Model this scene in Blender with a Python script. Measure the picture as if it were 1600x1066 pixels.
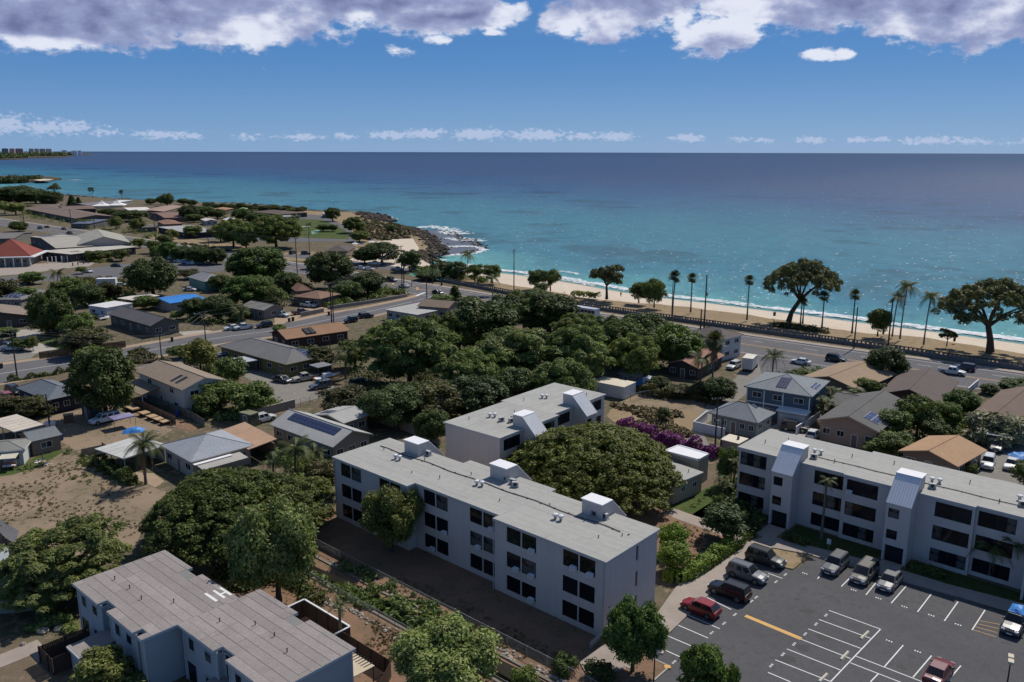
import bpy, bmesh, math, random
import numpy as np
from mathutils import Vector, Matrix

for _o in list(bpy.data.objects):
    bpy.data.objects.remove(_o)
SC = bpy.context.scene
COL = SC.collection
rad, deg = math.radians, math.degrees
rng = random.Random(7)

# ------------------------------------------------------------------ camera
CAM_H, FPX = 48.0, 1300.0
PITCH, ROLL = math.atan(296.5 / FPX), rad(0.13)
cam_d = bpy.data.cameras.new('camera')
cam = bpy.data.objects.new('camera', cam_d)
COL.objects.link(cam)
cam_d.sensor_width = 36.0
cam_d.lens = 36.0 * FPX / 1600.0
cam_d.clip_start, cam_d.clip_end = 1.0, 120000.0
cam.rotation_mode = 'QUATERNION'
cam.location = (0, 0, CAM_H)
CQ = (Matrix.Rotation(rad(90) - PITCH, 3, 'X') @ Matrix.Rotation(ROLL, 3, 'Z'))
cam.rotation_quaternion = CQ.to_quaternion()
SC.camera = cam

# ------------------------------------------------------------------ sun, exposure
SUN_EL, SUN_AZ = rad(50), math.atan2(0.61, 0.79)      # azimuth clockwise from +Y
SUN_DIR = Vector((math.sin(SUN_AZ) * math.cos(SUN_EL), math.cos(SUN_AZ) * math.cos(SUN_EL), math.sin(SUN_EL)))
sun_d = bpy.data.lights.new('sun', 'SUN')
sun_d.energy, sun_d.angle, sun_d.color = 4.2, rad(0.5), (1.0, 0.95, 0.87)
sun = bpy.data.objects.new('sun', sun_d)
COL.objects.link(sun)
sun.rotation_mode = 'QUATERNION'
sun.rotation_quaternion = (-SUN_DIR).to_track_quat('-Z', 'Y')
SC.view_settings.view_transform = 'Standard'
SC.view_settings.look = 'None'
SC.view_settings.exposure = 0.0
SC.view_settings.gamma = 1.0
SC.view_settings.use_curve_mapping = False
SC.cycles.use_denoising = True
SC.cycles.max_bounces = 6
SC.cycles.diffuse_bounces = 3
SC.cycles.glossy_bounces = 2
SC.cycles.transmission_bounces = 3
SC.cycles.transparent_max_bounces = 6
SC.cycles.sample_clamp_indirect = 4.0

# ------------------------------------------------------------------ survey: photograph pixel -> ground point
def ray(px, py):
    return CQ @ Vector(((px - 800) / FPX, (533 - py) / FPX, -1.0))
def G(px, py, z=0.0):
    d = ray(px, py)
    return Vector((0, 0, CAM_H)) + d * ((z - CAM_H) / d.z)
def project(p):
    v = CQ.transposed() @ (Vector(p) - Vector((0, 0, CAM_H)))
    return 800 + FPX * v.x / -v.z, 533 - FPX * v.y / -v.z, -v.z
def height_at(base, top_y):
    b = G(*base)
    lo, hi = 0.0, 60.0
    for _ in range(30):
        m = (lo + hi) / 2
        if project((b.x, b.y, m))[1] > top_y: lo = m
        else: hi = m
    return lo
def azel(px, py):
    d = ray(px, py).normalized()
    return deg(math.atan2(d.x, d.y)), deg(math.asin(d.z))

# ------------------------------------------------------------------ node expressions
class X:
    """a node socket with arithmetic"""
    def __init__(s, t, k): s.t, s.k = t, k
    def _m(s, op, *a):
        n = s.t.nodes.new('ShaderNodeMath'); n.operation = op
        for i, v in enumerate((s,) + a):
            if isinstance(v, X): s.t.links.new(v.k, n.inputs[i])
            else: n.inputs[i].default_value = v
        return X(s.t, n.outputs[0])
    def __add__(s, o): return s._m('ADD', o)
    def __sub__(s, o): return s._m('SUBTRACT', o)
    def __mul__(s, o): return s._m('MULTIPLY', o)
    def __truediv__(s, o): return s._m('DIVIDE', o)
    def max(s, o): return s._m('MAXIMUM', o)
    def min(s, o): return s._m('MINIMUM', o)
    def pow(s, o): return s._m('POWER', o)
    def sqrt(s): return s._m('SQRT')
    def abs(s): return s._m('ABSOLUTE')
    def step(s, a, b):
        n = s.t.nodes.new('ShaderNodeMapRange'); n.interpolation_type = 'SMOOTHSTEP'
        s.t.links.new(s.k, n.inputs[0])
        n.inputs[1].default_value, n.inputs[2].default_value = a, b
        return X(s.t, n.outputs[0])
def xval(t, v):
    n = t.nodes.new('ShaderNodeValue'); n.outputs[0].default_value = v
    return X(t, n.outputs[0])
def xyz(t, sock):
    n = t.nodes.new('ShaderNodeSeparateXYZ'); t.links.new(sock, n.inputs[0])
    return [X(t, n.outputs[i]) for i in range(3)]
def comb(t, *a):
    n = t.nodes.new('ShaderNodeCombineXYZ')
    for i, v in enumerate(a):
        if isinstance(v, X): t.links.new(v.k, n.inputs[i])
        else: n.inputs[i].default_value = v
    return n.outputs[0]
def noise(t, vec, scale, detail=3.0, rough=0.55, dist=0.0, color=False):
    n = t.nodes.new('ShaderNodeTexNoise')
    if vec is not None: t.links.new(vec, n.inputs['Vector'])
    n.inputs['Scale'].default_value = scale
    n.inputs['Detail'].default_value = detail
    n.inputs['Roughness'].default_value = rough
    n.inputs['Distortion'].default_value = dist
    return n.outputs[1] if color else X(t, n.outputs[0])
def rgb(c): return (c[0], c[1], c[2], 1.0)
def mixc(t, fac, a, b, mode='MIX'):
    n = t.nodes.new('ShaderNodeMix'); n.data_type = 'RGBA'; n.blend_type = mode
    if isinstance(fac, X): t.links.new(fac.k, n.inputs[0])
    else: n.inputs[0].default_value = fac
    for v, i in ((a, 6), (b, 7)):
        if isinstance(v, (tuple, list)): n.inputs[i].default_value = rgb(v)
        else: t.links.new(v, n.inputs[i])
    return n.outputs[2]

# ------------------------------------------------------------------ sky
world = bpy.data.worlds.new('World')
SC.world = world
world.use_nodes = True
wt = world.node_tree
wt.nodes.clear()
w_out = wt.nodes.new('ShaderNodeOutputWorld')
w_bg = wt.nodes.new('ShaderNodeBackground')
w_bg.inputs[1].default_value = 0.10
wt.links.new(w_bg.outputs[0], w_out.inputs[0])
w_sky = wt.nodes.new('ShaderNodeTexSky')
w_sky.sky_type = 'NISHITA'
w_sky.sun_disc = False
w_sky.sun_elevation, w_sky.sun_rotation = SUN_EL, SUN_AZ
w_sky.altitude, w_sky.air_density, w_sky.dust_density, w_sky.ozone_density = 20.0, 0.85, 0.05, 3.0
w_tc = wt.nodes.new('ShaderNodeTexCoord')
dx, dy, dz = xyz(wt, w_tc.outputs['Generated'])
AZ = dx._m('ARCTAN2', dy) * 57.29578
EL = dz._m('ARCSINE') * 57.29578
def blobs(lst):
    acc = None
    for px, py, rx, ry, w in lst:
        a, e = azel(px, py)
        ra, re = rx / 22.7, ry / 23.5
        q = (((AZ - a) * (1 / ra)).pow(2.0) + ((EL - e) * (1 / re)).pow(2.0)).sqrt()
        b = (q * -1.0 + 1.0) * w
        acc = b if acc is None else acc.max(b)
    return acc
CV = comb(wt, AZ * 0.10, EL * 0.17, 0.0)
n_big = noise(wt, CV, 2.6, 7.0, 0.60)
n_fine = noise(wt, CV, 9.0, 6.0, 0.62)
banks = blobs([(60, 22, 330, 58, 1.0), (320, 20, 260, 64, 1.0), (560, -8, 260, 60, 1.0), (700, 18, 150, 42, 1.0),
               (875, 30, 50, 34, .9), (990, 14, 150, 56, 1.0), (1120, 55, 90, 40, .9), (1210, 0, 130, 50, 1.0),
               (1330, 8, 150, 48, 1.0), (1480, 16, 170, 52, 1.0), (1600, 34, 120, 44, 1.0), (1290, 86, 36, 12, .62), (1318, 83, 30, 13, .66),
               (617, 80, 30, 14, .55), (687, 62, 26, 10, .6), (770, 52, 30, 9, .6), (60, 68, 80, 12, .7), (1700, 20, 120, 60, 1.0), (-160, 20, 200, 60, 1.0)])
low = blobs([(8, 193, 46, 19, .9), (60, 199, 44, 15, .8), (110, 199, 46, 15, .8), (160, 206, 40, 9, .7), (255, 211, 55, 9, .8), (305, 212, 26, 7, .7),
             (385, 214, 30, 7, .7), (470, 214, 50, 8, .8), (540, 213, 30, 7, .7), (610, 211, 50, 9, .9), (665, 209, 45, 11, 1.0), (750, 210, 66, 12, 1.0),
             (840, 211, 66, 12, 1.0), (910, 213, 40, 9, .9), (965, 213, 42, 10, 1.0), (1078, 216, 36, 8, .9), (1157, 218, 20, 6, .7),
             (1195, 219, 26, 6, .7), (1270, 219, 36, 7, .8), (1338, 219, 24, 7, .9), (1378, 217, 20, 6, .8), (1450, 220, 60, 8, .8), (1520, 221, 40, 7, .7),
             (1640, 220, 70, 9, .8), (-60, 200, 60, 18, .9)])
d_bank = banks + (n_big - 0.5) * 1.6 + (n_fine - 0.5) * 0.75 - 0.10
n_low = noise(wt, CV, 30.0, 5.0, 0.6)
d_low = low + (n_low - 0.5) * 2.0 + (n_fine - 0.5) * 1.2 - 0.10
field = (n_big - 0.56) * 5.0 + (n_fine - 0.5) * 0.8                    # broken clouds carry on above the frame
d_field = field.min((EL - 9.6) * 0.7)
dens = d_bank.max(d_field)
a_bank = dens.step(0.02, 0.30)
a_low = d_low.step(0.05, 0.55) * 0.85
bright = blobs([(395, 45, 70, 40, .9), (345, 58, 60, 20, .5), (565, 27, 26, 18, 1.0), (420, 32, 40, 26, .9), (690, 15, 80, 10, .5), (885, 40, 50, 30, .9),
                (960, 30, 60, 30, .7), (1110, 42, 120, 34, 1.0), (1170, 6, 90, 30, 1.0), (1302, 84, 60, 20, 1.0), (1420, 50, 50, 30, .5), (1560, 20, 60, 30, .6),
                (60, 68, 90, 12, .9), (617, 80, 40, 20, .7), (687, 62, 30, 12, .8), (770, 50, 60, 10, .7), (950, 38, 40, 20, .6), (790, 20, 40, 30, .6), (310, 15, 70, 18, .4)])
edge = dens.step(0.95, 0.08)
n_mid = noise(wt, CV, 5.0, 5.0, 0.55)
lit = bright.max(0.0) * 1.05 + edge * 0.55 + (n_fine - 0.5) * 0.6 + (n_mid - 0.5) * 1.4 + 0.02
clear = mixc(wt, EL.step(-1.0, 7.0), (1.45, 3.15, 6.0), (0.42, 1.90, 5.0))
clear = mixc(wt, EL.step(7.0, 60.0), clear, (0.62, 1.0, 1.85))
tint = mixc(wt, 0.85, w_sky.outputs[0], clear)
cl_col = mixc(wt, lit.step(-0.2, 0.5), (1.5, 1.78, 3.5), (3.1, 3.6, 5.8))
cl_col = mixc(wt, lit.step(0.35, 1.05), cl_col, (7.6, 8.0, 9.2))
c1 = mixc(wt, a_low, tint, (4.7, 5.6, 7.6))
c2 = mixc(wt, a_bank, c1, cl_col)
wt.links.new(c2, w_bg.inputs[0])

# ------------------------------------------------------------------ materials
MATS = {}
def new_mat(name):
    m = bpy.data.materials.new(name); m.use_nodes = True
    t = m.node_tree
    return m, t, t.nodes['Principled BSDF']
def mat(name, c, rough=0.85, var=0.18, scale=0.8, fine=0.12, bump=0.0, bscale=20.0, metal=0.0, spec=0.3, c2=None, objvar=0.0, emit=None):
    if name in MATS: return MATS[name]
    m, t, b = new_mat(name)
    tc = t.nodes.new('ShaderNodeTexCoord')
    co = tc.outputs['Object']
    n1 = noise(t, co, scale, 4.0, 0.6)
    n2 = noise(t, co, scale * 9.0, 3.0, 0.6)
    f = ((n1 - 0.5) * (2.6 * var) + (n2 - 0.5) * (2.6 * fine)) + 1.0
    if objvar:
        oi = t.nodes.new('ShaderNodeObjectInfo')
        f = f * ((X(t, oi.outputs['Random']) - 0.5) * (2 * objvar) + 1.0)
    base = tuple(c)
    if c2 is not None:
        base = mixc(t, n1.step(0.42, 0.6), c, c2)
    col = mixc(t, 1.0, base, comb(t, f, f, f), 'MULTIPLY')
    t.links.new(col, b.inputs['Base Color'])
    b.inputs['Roughness'].default_value = rough
    b.inputs['Metallic'].default_value = metal
    b.inputs['Specular IOR Level'].default_value = spec
    if bump:
        bn = t.nodes.new('ShaderNodeBump')
        bn.inputs['Strength'].default_value = bump
        bn.inputs['Distance'].default_value = 0.05
        t.links.new(noise(t, co, bscale, 3.0).k, bn.inputs['Height'])
        t.links.new(bn.outputs[0], b.inputs['Normal'])
    MATS[name] = m
    return m
def leaf_mat(name, dark, light, trans=0.22):
    if name in MATS: return MATS[name]
    m, t, b = new_mat(name)
    g = t.nodes.new('ShaderNodeNewGeometry')
    r = X(t, g.outputs['Random Per Island'])
    oi = t.nodes.new('ShaderNodeObjectInfo')
    col = mixc(t, r, dark, light)
    tc = t.nodes.new('ShaderNodeTexCoord')
    n1 = noise(t, tc.outputs['Object'], 0.35, 2.0)
    hv = X(t, oi.outputs['Random'])
    col = mixc(t, hv * .38, col, mixc(t, 1.0, col, (1.45, 1.05, .55), 'MULTIPLY'))
    f = (n1 - 0.5) * 1.3 + 1.0 + ((hv * 7.31)._m('FRACT') - 0.5) * 0.5
    col = mixc(t, 1.0, col, comb(t, f, f, f), 'MULTIPLY')
    t.links.new(col, b.inputs['Base Color'])
    b.inputs['Roughness'].default_value = 0.6
    b.inputs['Specular IOR Level'].default_value = 0.25
    tr = t.nodes.new('ShaderNodeBsdfTranslucent')
    t.links.new(mixc(t, 1.0, col, (1.1, 1.25, 0.5), 'MULTIPLY'), tr.inputs[0])
    ms = t.nodes.new('ShaderNodeMixShader'); ms.inputs[0].default_value = trans
    t.links.new(b.outputs[0], ms.inputs[1]); t.links.new(tr.outputs[0], ms.inputs[2])
    t.links.new(ms.outputs[0], t.nodes['Material Output'].inputs[0])
    MATS[name] = m
    return m
def paint(c):
    k = 'car_paint_%d_%d_%d' % tuple(int(v * 255) for v in c)
    if k in MATS: return MATS[k]
    m = mat(k, c, 0.32, 0.04, 0.5, 0.02, spec=0.5)
    m.node_tree.nodes['Principled BSDF'].inputs['Coat Weight'].default_value = 0.4
    m.node_tree.nodes['Principled BSDF'].inputs['Coat Roughness'].default_value = 0.08
    return m
def glass_mat(name, c=(0.012, 0.014, 0.018), rough=0.06):
    if name in MATS: return MATS[name]
    m, t, b = new_mat(name)
    oi = t.nodes.new('ShaderNodeObjectInfo')
    r = X(t, oi.outputs['Random'])
    tc = t.nodes.new('ShaderNodeTexCoord')
    n1 = noise(t, tc.outputs['Object'], 1.3, 2.0)
    f = r * 0.9 + n1 * 0.8 + 0.1
    gc_ = mixc(t, 1.0, tuple(c), comb(t, f, f, f), 'MULTIPLY')
    if 'car' not in name: gc_ = mixc(t, r.step(.74, .80) * n1.step(.40, .50) * .7, gc_, (.13, .12, .11))
    t.links.new(gc_, b.inputs['Base Color'])
    b.inputs['Roughness'].default_value = rough
    b.inputs['Specular IOR Level'].default_value = 0.5 if 'car' in name else 0.22
    MATS[name] = m
    return m
def roof_mat(c, shingle=True):
    k = 'roof_%d_%d_%d_%d' % (tuple(int(v * 255) for v in c) + (int(shingle),))
    if k in MATS: return MATS[k]
    return mat(k, c, 0.9, 0.16, 0.35, 0.22, bump=0.6 if shingle else 0.15, bscale=6.0)
def wall_mat(c):
    k = 'wall_%d_%d_%d' % tuple(int(v * 255) for v in c)
    return mat(k, c, 0.85, 0.10, 0.5, 0.05, bump=0.1, bscale=8.0)

CONC = mat('concrete', (0.36, 0.33, 0.29), 0.9, 0.18, 0.25, 0.12)
WHITE = mat('white_paint', (0.72, 0.72, 0.73), 0.6, 0.06, 0.5, 0.04)
TRIM = mat('white_trim', (0.66, 0.66, 0.66), 0.6, 0.06, 0.5, 0.03)
GLASS = glass_mat('window_glass')
CARGLASS = glass_mat('car_glass', (0.02, 0.022, 0.026), 0.04)
TYRE = mat('tyre_rubber', (0.015, 0.015, 0.016), 0.8, 0.05)
RIM = mat('wheel_rim', (0.35, 0.35, 0.36), 0.35, 0.05, metal=0.8)
CHROME = mat('lamp_lens', (0.65, 0.66, 0.68), 0.2, 0.03)
REDLENS = mat('tail_lens', (0.30, 0.012, 0.012), 0.25, 0.03)
BARK = mat('bark', (0.085, 0.062, 0.046), 0.95, 0.25, 1.2, 0.2, bump=0.5, bscale=6)
PALMBARK = mat('palm_bark', (0.14, 0.115, 0.09), 0.95, 0.2, 1.5, 0.2, bump=0.4, bscale=9)
POLEWOOD = mat('pole_wood', (0.055, 0.045, 0.038), 0.9, 0.2, 1.0, 0.1)
STEEL = mat('galvanised_steel', (0.33, 0.34, 0.35), 0.5, 0.08, metal=0.6)
WIRE = mat('wire', (0.05, 0.05, 0.055), 0.6, 0.02)
DARKMETAL = mat('dark_metal', (0.03, 0.03, 0.032), 0.5, 0.05)

# ------------------------------------------------------------------ mesh builder
class MB:
    def __init__(s): s.v, s.f, s.m, s.mats = [], [], [], []
    def mi(s, m):
        if m not in s.mats: s.mats.append(m)
        return s.mats.index(m)
    def poly(s, pts, m):
        b = len(s.v); s.v += [tuple(p) for p in pts]
        s.f.append(tuple(range(b, b + len(pts)))); s.m.append(s.mi(m)); return s
    def mesh(s, vs, fs, m):
        b = len(s.v); s.v += [tuple(p) for p in vs]; k = s.mi(m)
        for f in fs: s.f.append(tuple(b + i for i in f)); s.m.append(k)
        return s
    def hexa(s, lo, hi, m):
        """solid between two polygons with equal counts (bottom ccw, top ccw)"""
        n = len(lo)
        fs = [tuple(range(n))[::-1], tuple(range(n, 2 * n))] + [(i, (i + 1) % n, n + (i + 1) % n, n + i) for i in range(n)]
        return s.mesh(list(lo) + list(hi), fs, m)
    def box(s, x0, x1, y0, y1, z0, z1, m):
        q = [(x0, y0), (x1, y0), (x1, y1), (x0, y1)]
        return s.hexa([(x, y, z0) for x, y in q], [(x, y, z1) for x, y in q], m)
    def prism(s, pts, z0, z1, m):
        return s.hexa([(p[0], p[1], z0) for p in pts], [(p[0], p[1], z1) for p in pts], m)
    def tube(s, pts, rs, m, n=6, cap=True):
        pts = [Vector(p) for p in pts]
        if not isinstance(rs, (list, tuple)): rs = [rs] * len(pts)
        b = len(s.v); k = s.mi(m); N = len(pts)
        for i, p in enumerate(pts):
            d = (pts[min(i + 1, N - 1)] - pts[max(i - 1, 0)]).normalized()
            a = d.cross(Vector((0, 0, 1)))
            if a.length < 1e-3: a = Vector((1, 0, 0))
            a.normalize(); c = a.cross(d).normalized()
            for j in range(n):
                t = 2 * math.pi * j / n
                s.v.append(tuple(p + (a * math.cos(t) + c * math.sin(t)) * rs[i]))
        for i in range(N - 1):
            for j in range(n):
                j2 = (j + 1) % n
                s.f.append((b + i * n + j, b + (i + 1) * n + j, b + (i + 1) * n + j2, b + i * n + j2)); s.m.append(k)
        if cap:
            s.f.append(tuple(b + j for j in range(n))); s.m.append(k)
            s.f.append(tuple(b + (N - 1) * n + j for j in range(n))[::-1]); s.m.append(k)
        return s
    def cyl(s, x, y, z0, z1, r, m, n=10, r2=None):
        return s.tube([(x, y, z0), (x, y, z1)], [r, r if r2 is None else r2], m, n)
    def data(s, name):
        me = bpy.data.meshes.new(name)
        me.from_pydata(s.v, [], s.f)
        for m in s.mats: me.materials.append(m)
        if len(s.mats) > 1: me.polygons.foreach_set('material_index', s.m)
        me.update()
        return me

KIDS = {}
def link(name, data, parent=None, loc=(0, 0, 0), rz=0.0, scale=None):
    o = bpy.data.objects.new(name, data); COL.objects.link(o)
    if parent is not None:
        o.parent = parent; KIDS.setdefault(parent.name, []).append(o)
    o.location = loc
    if rz: o.rotation_euler = (0, 0, rz)
    if scale is not None: o.scale = scale
    return o
def obj(name, mb, parent=None, loc=(0, 0, 0), rz=0.0, scale=None):
    return link(name, mb.data(name) if isinstance(mb, MB) else mb, parent, loc, rz, scale)
def tag(o, label, cat, group=None):
    o['label'], o['category'] = label, cat
    if group: o['group'] = group
    return o
def thing(name, label, cat, loc=(0, 0, 0), rz=0.0, group=None):
    return tag(link(name, None, None, loc, rz), label, cat, group)
def struct(name, mb, parent=None):
    o = obj(name, mb, parent)
    if parent is None: o['kind'] = 'structure'
    return o
def copy_tree(o, parent=None):
    c = o.copy(); COL.objects.link(c)
    if parent is not None:
        c.parent = parent; KIDS.setdefault(parent.name, []).append(c)
    for ch in KIDS.get(o.name, ()): copy_tree(ch, c)
    return c
def ori(pa, pb):
    return math.atan2(pb.y - pa.y, pb.x - pa.x)

# ================================================================== SETTING
SITE = rad(-41.5)                                   # the apartment blocks share one grid
E1 = Vector((math.cos(SITE), math.sin(SITE), 0)); E2 = Vector((-E1.y, E1.x, 0))
OA, OCC, OD = Vector((-23.5, 103.8, 0)), Vector((31.0, 107.7, 0)), Vector((-43.9, 75.8, 0))
def site(o, a, b, z=0.0): return o + E1 * a + E2 * b + Vector((0, 0, z))

# ---- ground material
def ground_mat(name, a, b, c, s=0.12, bump=0.5):
    m, t, bs = new_mat(name)
    tc = t.nodes.new('ShaderNodeTexCoord'); co = tc.outputs['Object']
    n1, n2, n3 = noise(t, co, s, 5.0, .6), noise(t, co, s * 7, 4.0, .65), noise(t, co, s * 60, 2.0)
    col = mixc(t, n1.step(.38, .62), a, b)
    col = mixc(t, (n2 * .7 + n1 * .3).step(.50, .63), col, c)
    f = (n3 - .5) * .7 + (n2 - .5) * .5 + 1.0
    t.links.new(mixc(t, 1.0, col, comb(t, f, f, f), 'MULTIPLY'), bs.inputs['Base Color'])
    bs.inputs['Roughness'].default_value = 0.95
    bs.inputs['Specular IOR Level'].default_value = 0.1
    bn = t.nodes.new('ShaderNodeBump'); bn.inputs['Strength'].default_value = bump; bn.inputs['Distance'].default_value = .08
    t.links.new(n3.k, bn.inputs['Height']); t.links.new(bn.outputs[0], bs.inputs['Normal'])
    MATS[name] = m
    return m
TOWN = ground_mat('town_soil', (.15, .115, .08), (.09, .088, .048), (.21, .16, .115))
DIRT = ground_mat('bare_dirt', (.27, .20, .14), (.22, .17, .115), (.13, .11, .065), .14)
REDDIRT = ground_mat('reddish_dirt', (.25, .15, .10), (.21, .135, .09), (.13, .10, .058), .25)
DRYGRASS = ground_mat('dry_grass', (.26, .19, .115), (.31, .23, .145), (.16, .13, .07), .1)
LAWN = ground_mat('green_lawn', (.055, .085, .022), (.075, .10, .03), (.10, .10, .045), .2)
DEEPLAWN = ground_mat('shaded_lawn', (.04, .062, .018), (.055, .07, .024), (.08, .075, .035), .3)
SAND = ground_mat('beach_sand', (.56, .47, .37), (.60, .51, .41), (.50, .42, .33), .05, .25)
ASPHALT = ground_mat('asphalt', (.092, .091, .095), (.106, .104, .107), (.080, .079, .083), .15, .2)
OLDASPH = ground_mat('worn_asphalt', (.125, .122, .128), (.145, .14, .144), (.105, .102, .106), .08, .2)
GRAVEL = ground_mat('gravel', (.21, .195, .175), (.25, .23, .205), (.16, .145, .12), .2, .5)
LAVA = ground_mat('lava_rock', (.06, .048, .04), (.10, .08, .063), (.19, .145, .105), .12, .8)
WALK = mat('sidewalk', (.32, .27, .23), .9, .2, .3, .12)
LINEWHITE = mat('road_paint_white', (.70, .70, .68), .8, .12, 1.0, .15)
LINEYELLOW = mat('road_paint_yellow', (.62, .36, .12), .8, .12, 1.0, .15)

def sheet(name, pts, m, z=0.0, parent=None, kind='structure'):
    bm = bmesh.new()
    vs = [bm.verts.new((p[0], p[1], z)) for p in pts]
    es = [bm.edges.new((vs[i], vs[(i + 1) % len(vs)])) for i in range(len(vs))]
    bmesh.ops.triangle_fill(bm, use_beauty=True, edges=es)
    bmesh.ops.recalc_face_normals(bm, faces=bm.faces)
    for f in bm.faces:
        if f.normal.z < 0: f.normal_flip()
    me = bpy.data.meshes.new(name); bm.to_mesh(me); bm.free()
    me.materials.append(m)
    o = link(name, me, parent)
    if kind and parent is None: o['kind'] = kind
    return o
def gp(lst, z=0.0): return [G(x, y, z) for x, y in lst]
def sm(pts, n=4):
    """catmull-rom through world points"""
    P = [Vector(p) for p in pts]; out = []
    for i in range(len(P) - 1):
        a, b, c, d = P[max(i - 1, 0)], P[i], P[i + 1], P[min(i + 2, len(P) - 1)]
        for k in range(n):
            t = k / n
            out.append(.5 * ((2 * b) + (c - a) * t + (2 * a - 5 * b + 4 * c - d) * t * t + (3 * b - a - 3 * c + d) * t ** 3))
    return out + [P[-1]]

# ---- sea
def make_sea():
    m, t, b = new_mat('sea_water')
    tc = t.nodes.new('ShaderNodeTexCoord'); co = tc.outputs['Object']
    x, y, z = xyz(t, co)
    q = x * 0.73 + y * 0.68 - 238.0
    big = noise(t, co, 0.0035, 4.0, .6); mid = noise(t, co, 0.013, 4.0, .6)
    q2 = q + (big - .5) * 500.0 + (mid - .5) * 110.0
    c = mixc(t, q2.step(-20, 90), (.10, .31, .31), (.036, .160, .230))
    c = mixc(t, q2.step(130, 640), c, (.030, .092, .195))
    c = mixc(t, q2.step(380, 1150), c, (.043, .080, .165))
    c = mixc(t, (q * .001).step(2.2, 9.0), c, (.034, .072, .150))
    chop = noise(t, co, .16, 4.0, .7)
    c = mixc(t, 1.0, c, comb(t, *[(chop - .5) * 1.1 + 1.0] * 3), 'MULTIPLY')
    reef = ((mid * .65 + big * .45)).step(.585, .64) * (q.step(25, 110)) * (1.0 - 0.0) * (q * -1.0).step(-900, -500)
    c = mixc(t, reef * .42, c, (.012, .03, .045))
    # foam riding the chop; its fine flecks also paint in sun sparkle
    n = t.nodes.new('ShaderNodeMapping'); t.links.new(co, n.inputs[0]); n.inputs['Rotation'].default_value = (0, 0, rad(38)); n.inputs['Scale'].default_value = (1, .33, 1)
    w1 = noise(t, n.outputs[0], 0.24, 4.0, .66)
    w2 = noise(t, n.outputs[0], 0.012, 2.0)
    cap = (w1 + (w2 - .5) * .28).step(.715, .77)
    c = mixc(t, cap * .85, c, (.68, .72, .74))
    df = t.nodes.new('ShaderNodeBsdfDiffuse'); gl = t.nodes.new('ShaderNodeBsdfGlossy'); mx = t.nodes.new('ShaderNodeMixShader')
    mx.inputs[0].default_value = .10; gl.inputs['Roughness'].default_value = .22; t.links.new(c, df.inputs[0]); t.links.new(df.outputs[0], mx.inputs[1]); t.links.new(gl.outputs[0], mx.inputs[2]); t.links.new(mx.outputs[0], t.nodes['Material Output'].inputs[0])
    b.inputs['Roughness'].default_value = .10
    b.inputs['IOR'].default_value = 1.33
    b.inputs['Specular IOR Level'].default_value = .16
    h = noise(t, n.outputs[0], .30, 6.0, .75) * 1.0 + noise(t, n.outputs[0], .045, 2.0) * 1.6
    bn = t.nodes.new('ShaderNodeBump'); bn.inputs['Strength'].default_value = 1.0; bn.inputs['Distance'].default_value = 2.6
    t.links.new(h.k, bn.inputs['Height']); t.links.new(bn.outputs[0], gl.inputs['Normal'])
    mb = MB(); R = 42000
    rings = [0, 1500, 6000, 20000, R]
    k = 48
    for i in range(len(rings) - 1):
        for j in range(k):
            a0, a1 = 2 * math.pi * j / k, 2 * math.pi * (j + 1) / k
            r0, r1 = rings[i], rings[i + 1]
            p = [(r0 * math.cos(a0), r0 * math.sin(a0), -3), (r1 * math.cos(a0), r1 * math.sin(a0), -3), (r1 * math.cos(a1), r1 * math.sin(a1), -3), (r0 * math.cos(a1), r0 * math.sin(a1), -3)]
            mb.poly(p[1:] if r0 == 0 else p, m)
    struct('sea', mb)
make_sea()
def flecks():  # sun glitter modelled as added white flecks, denser on the sun's side
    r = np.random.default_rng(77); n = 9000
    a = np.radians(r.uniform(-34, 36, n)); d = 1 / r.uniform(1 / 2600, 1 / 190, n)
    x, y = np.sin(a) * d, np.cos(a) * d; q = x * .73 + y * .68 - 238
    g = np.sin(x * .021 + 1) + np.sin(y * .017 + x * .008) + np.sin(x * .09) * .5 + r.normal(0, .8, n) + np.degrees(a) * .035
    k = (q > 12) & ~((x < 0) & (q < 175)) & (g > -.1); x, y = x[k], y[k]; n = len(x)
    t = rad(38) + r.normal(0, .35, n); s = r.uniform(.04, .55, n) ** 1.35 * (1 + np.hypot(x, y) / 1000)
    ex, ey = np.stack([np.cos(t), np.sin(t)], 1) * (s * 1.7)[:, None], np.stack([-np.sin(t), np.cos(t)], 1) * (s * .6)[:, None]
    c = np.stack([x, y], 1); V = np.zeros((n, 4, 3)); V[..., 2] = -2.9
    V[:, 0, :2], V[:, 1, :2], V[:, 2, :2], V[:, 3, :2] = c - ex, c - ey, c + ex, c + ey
    m = bpy.data.meshes.new('sun_glitter'); m.from_pydata(V.reshape(-1, 3).tolist(), [], np.arange(n * 4).reshape(-1, 4).tolist()); m.materials.append(FOAM_GLITTER)
    o = link('sun_glitter', m); o['kind'] = 'stuff'

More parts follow.
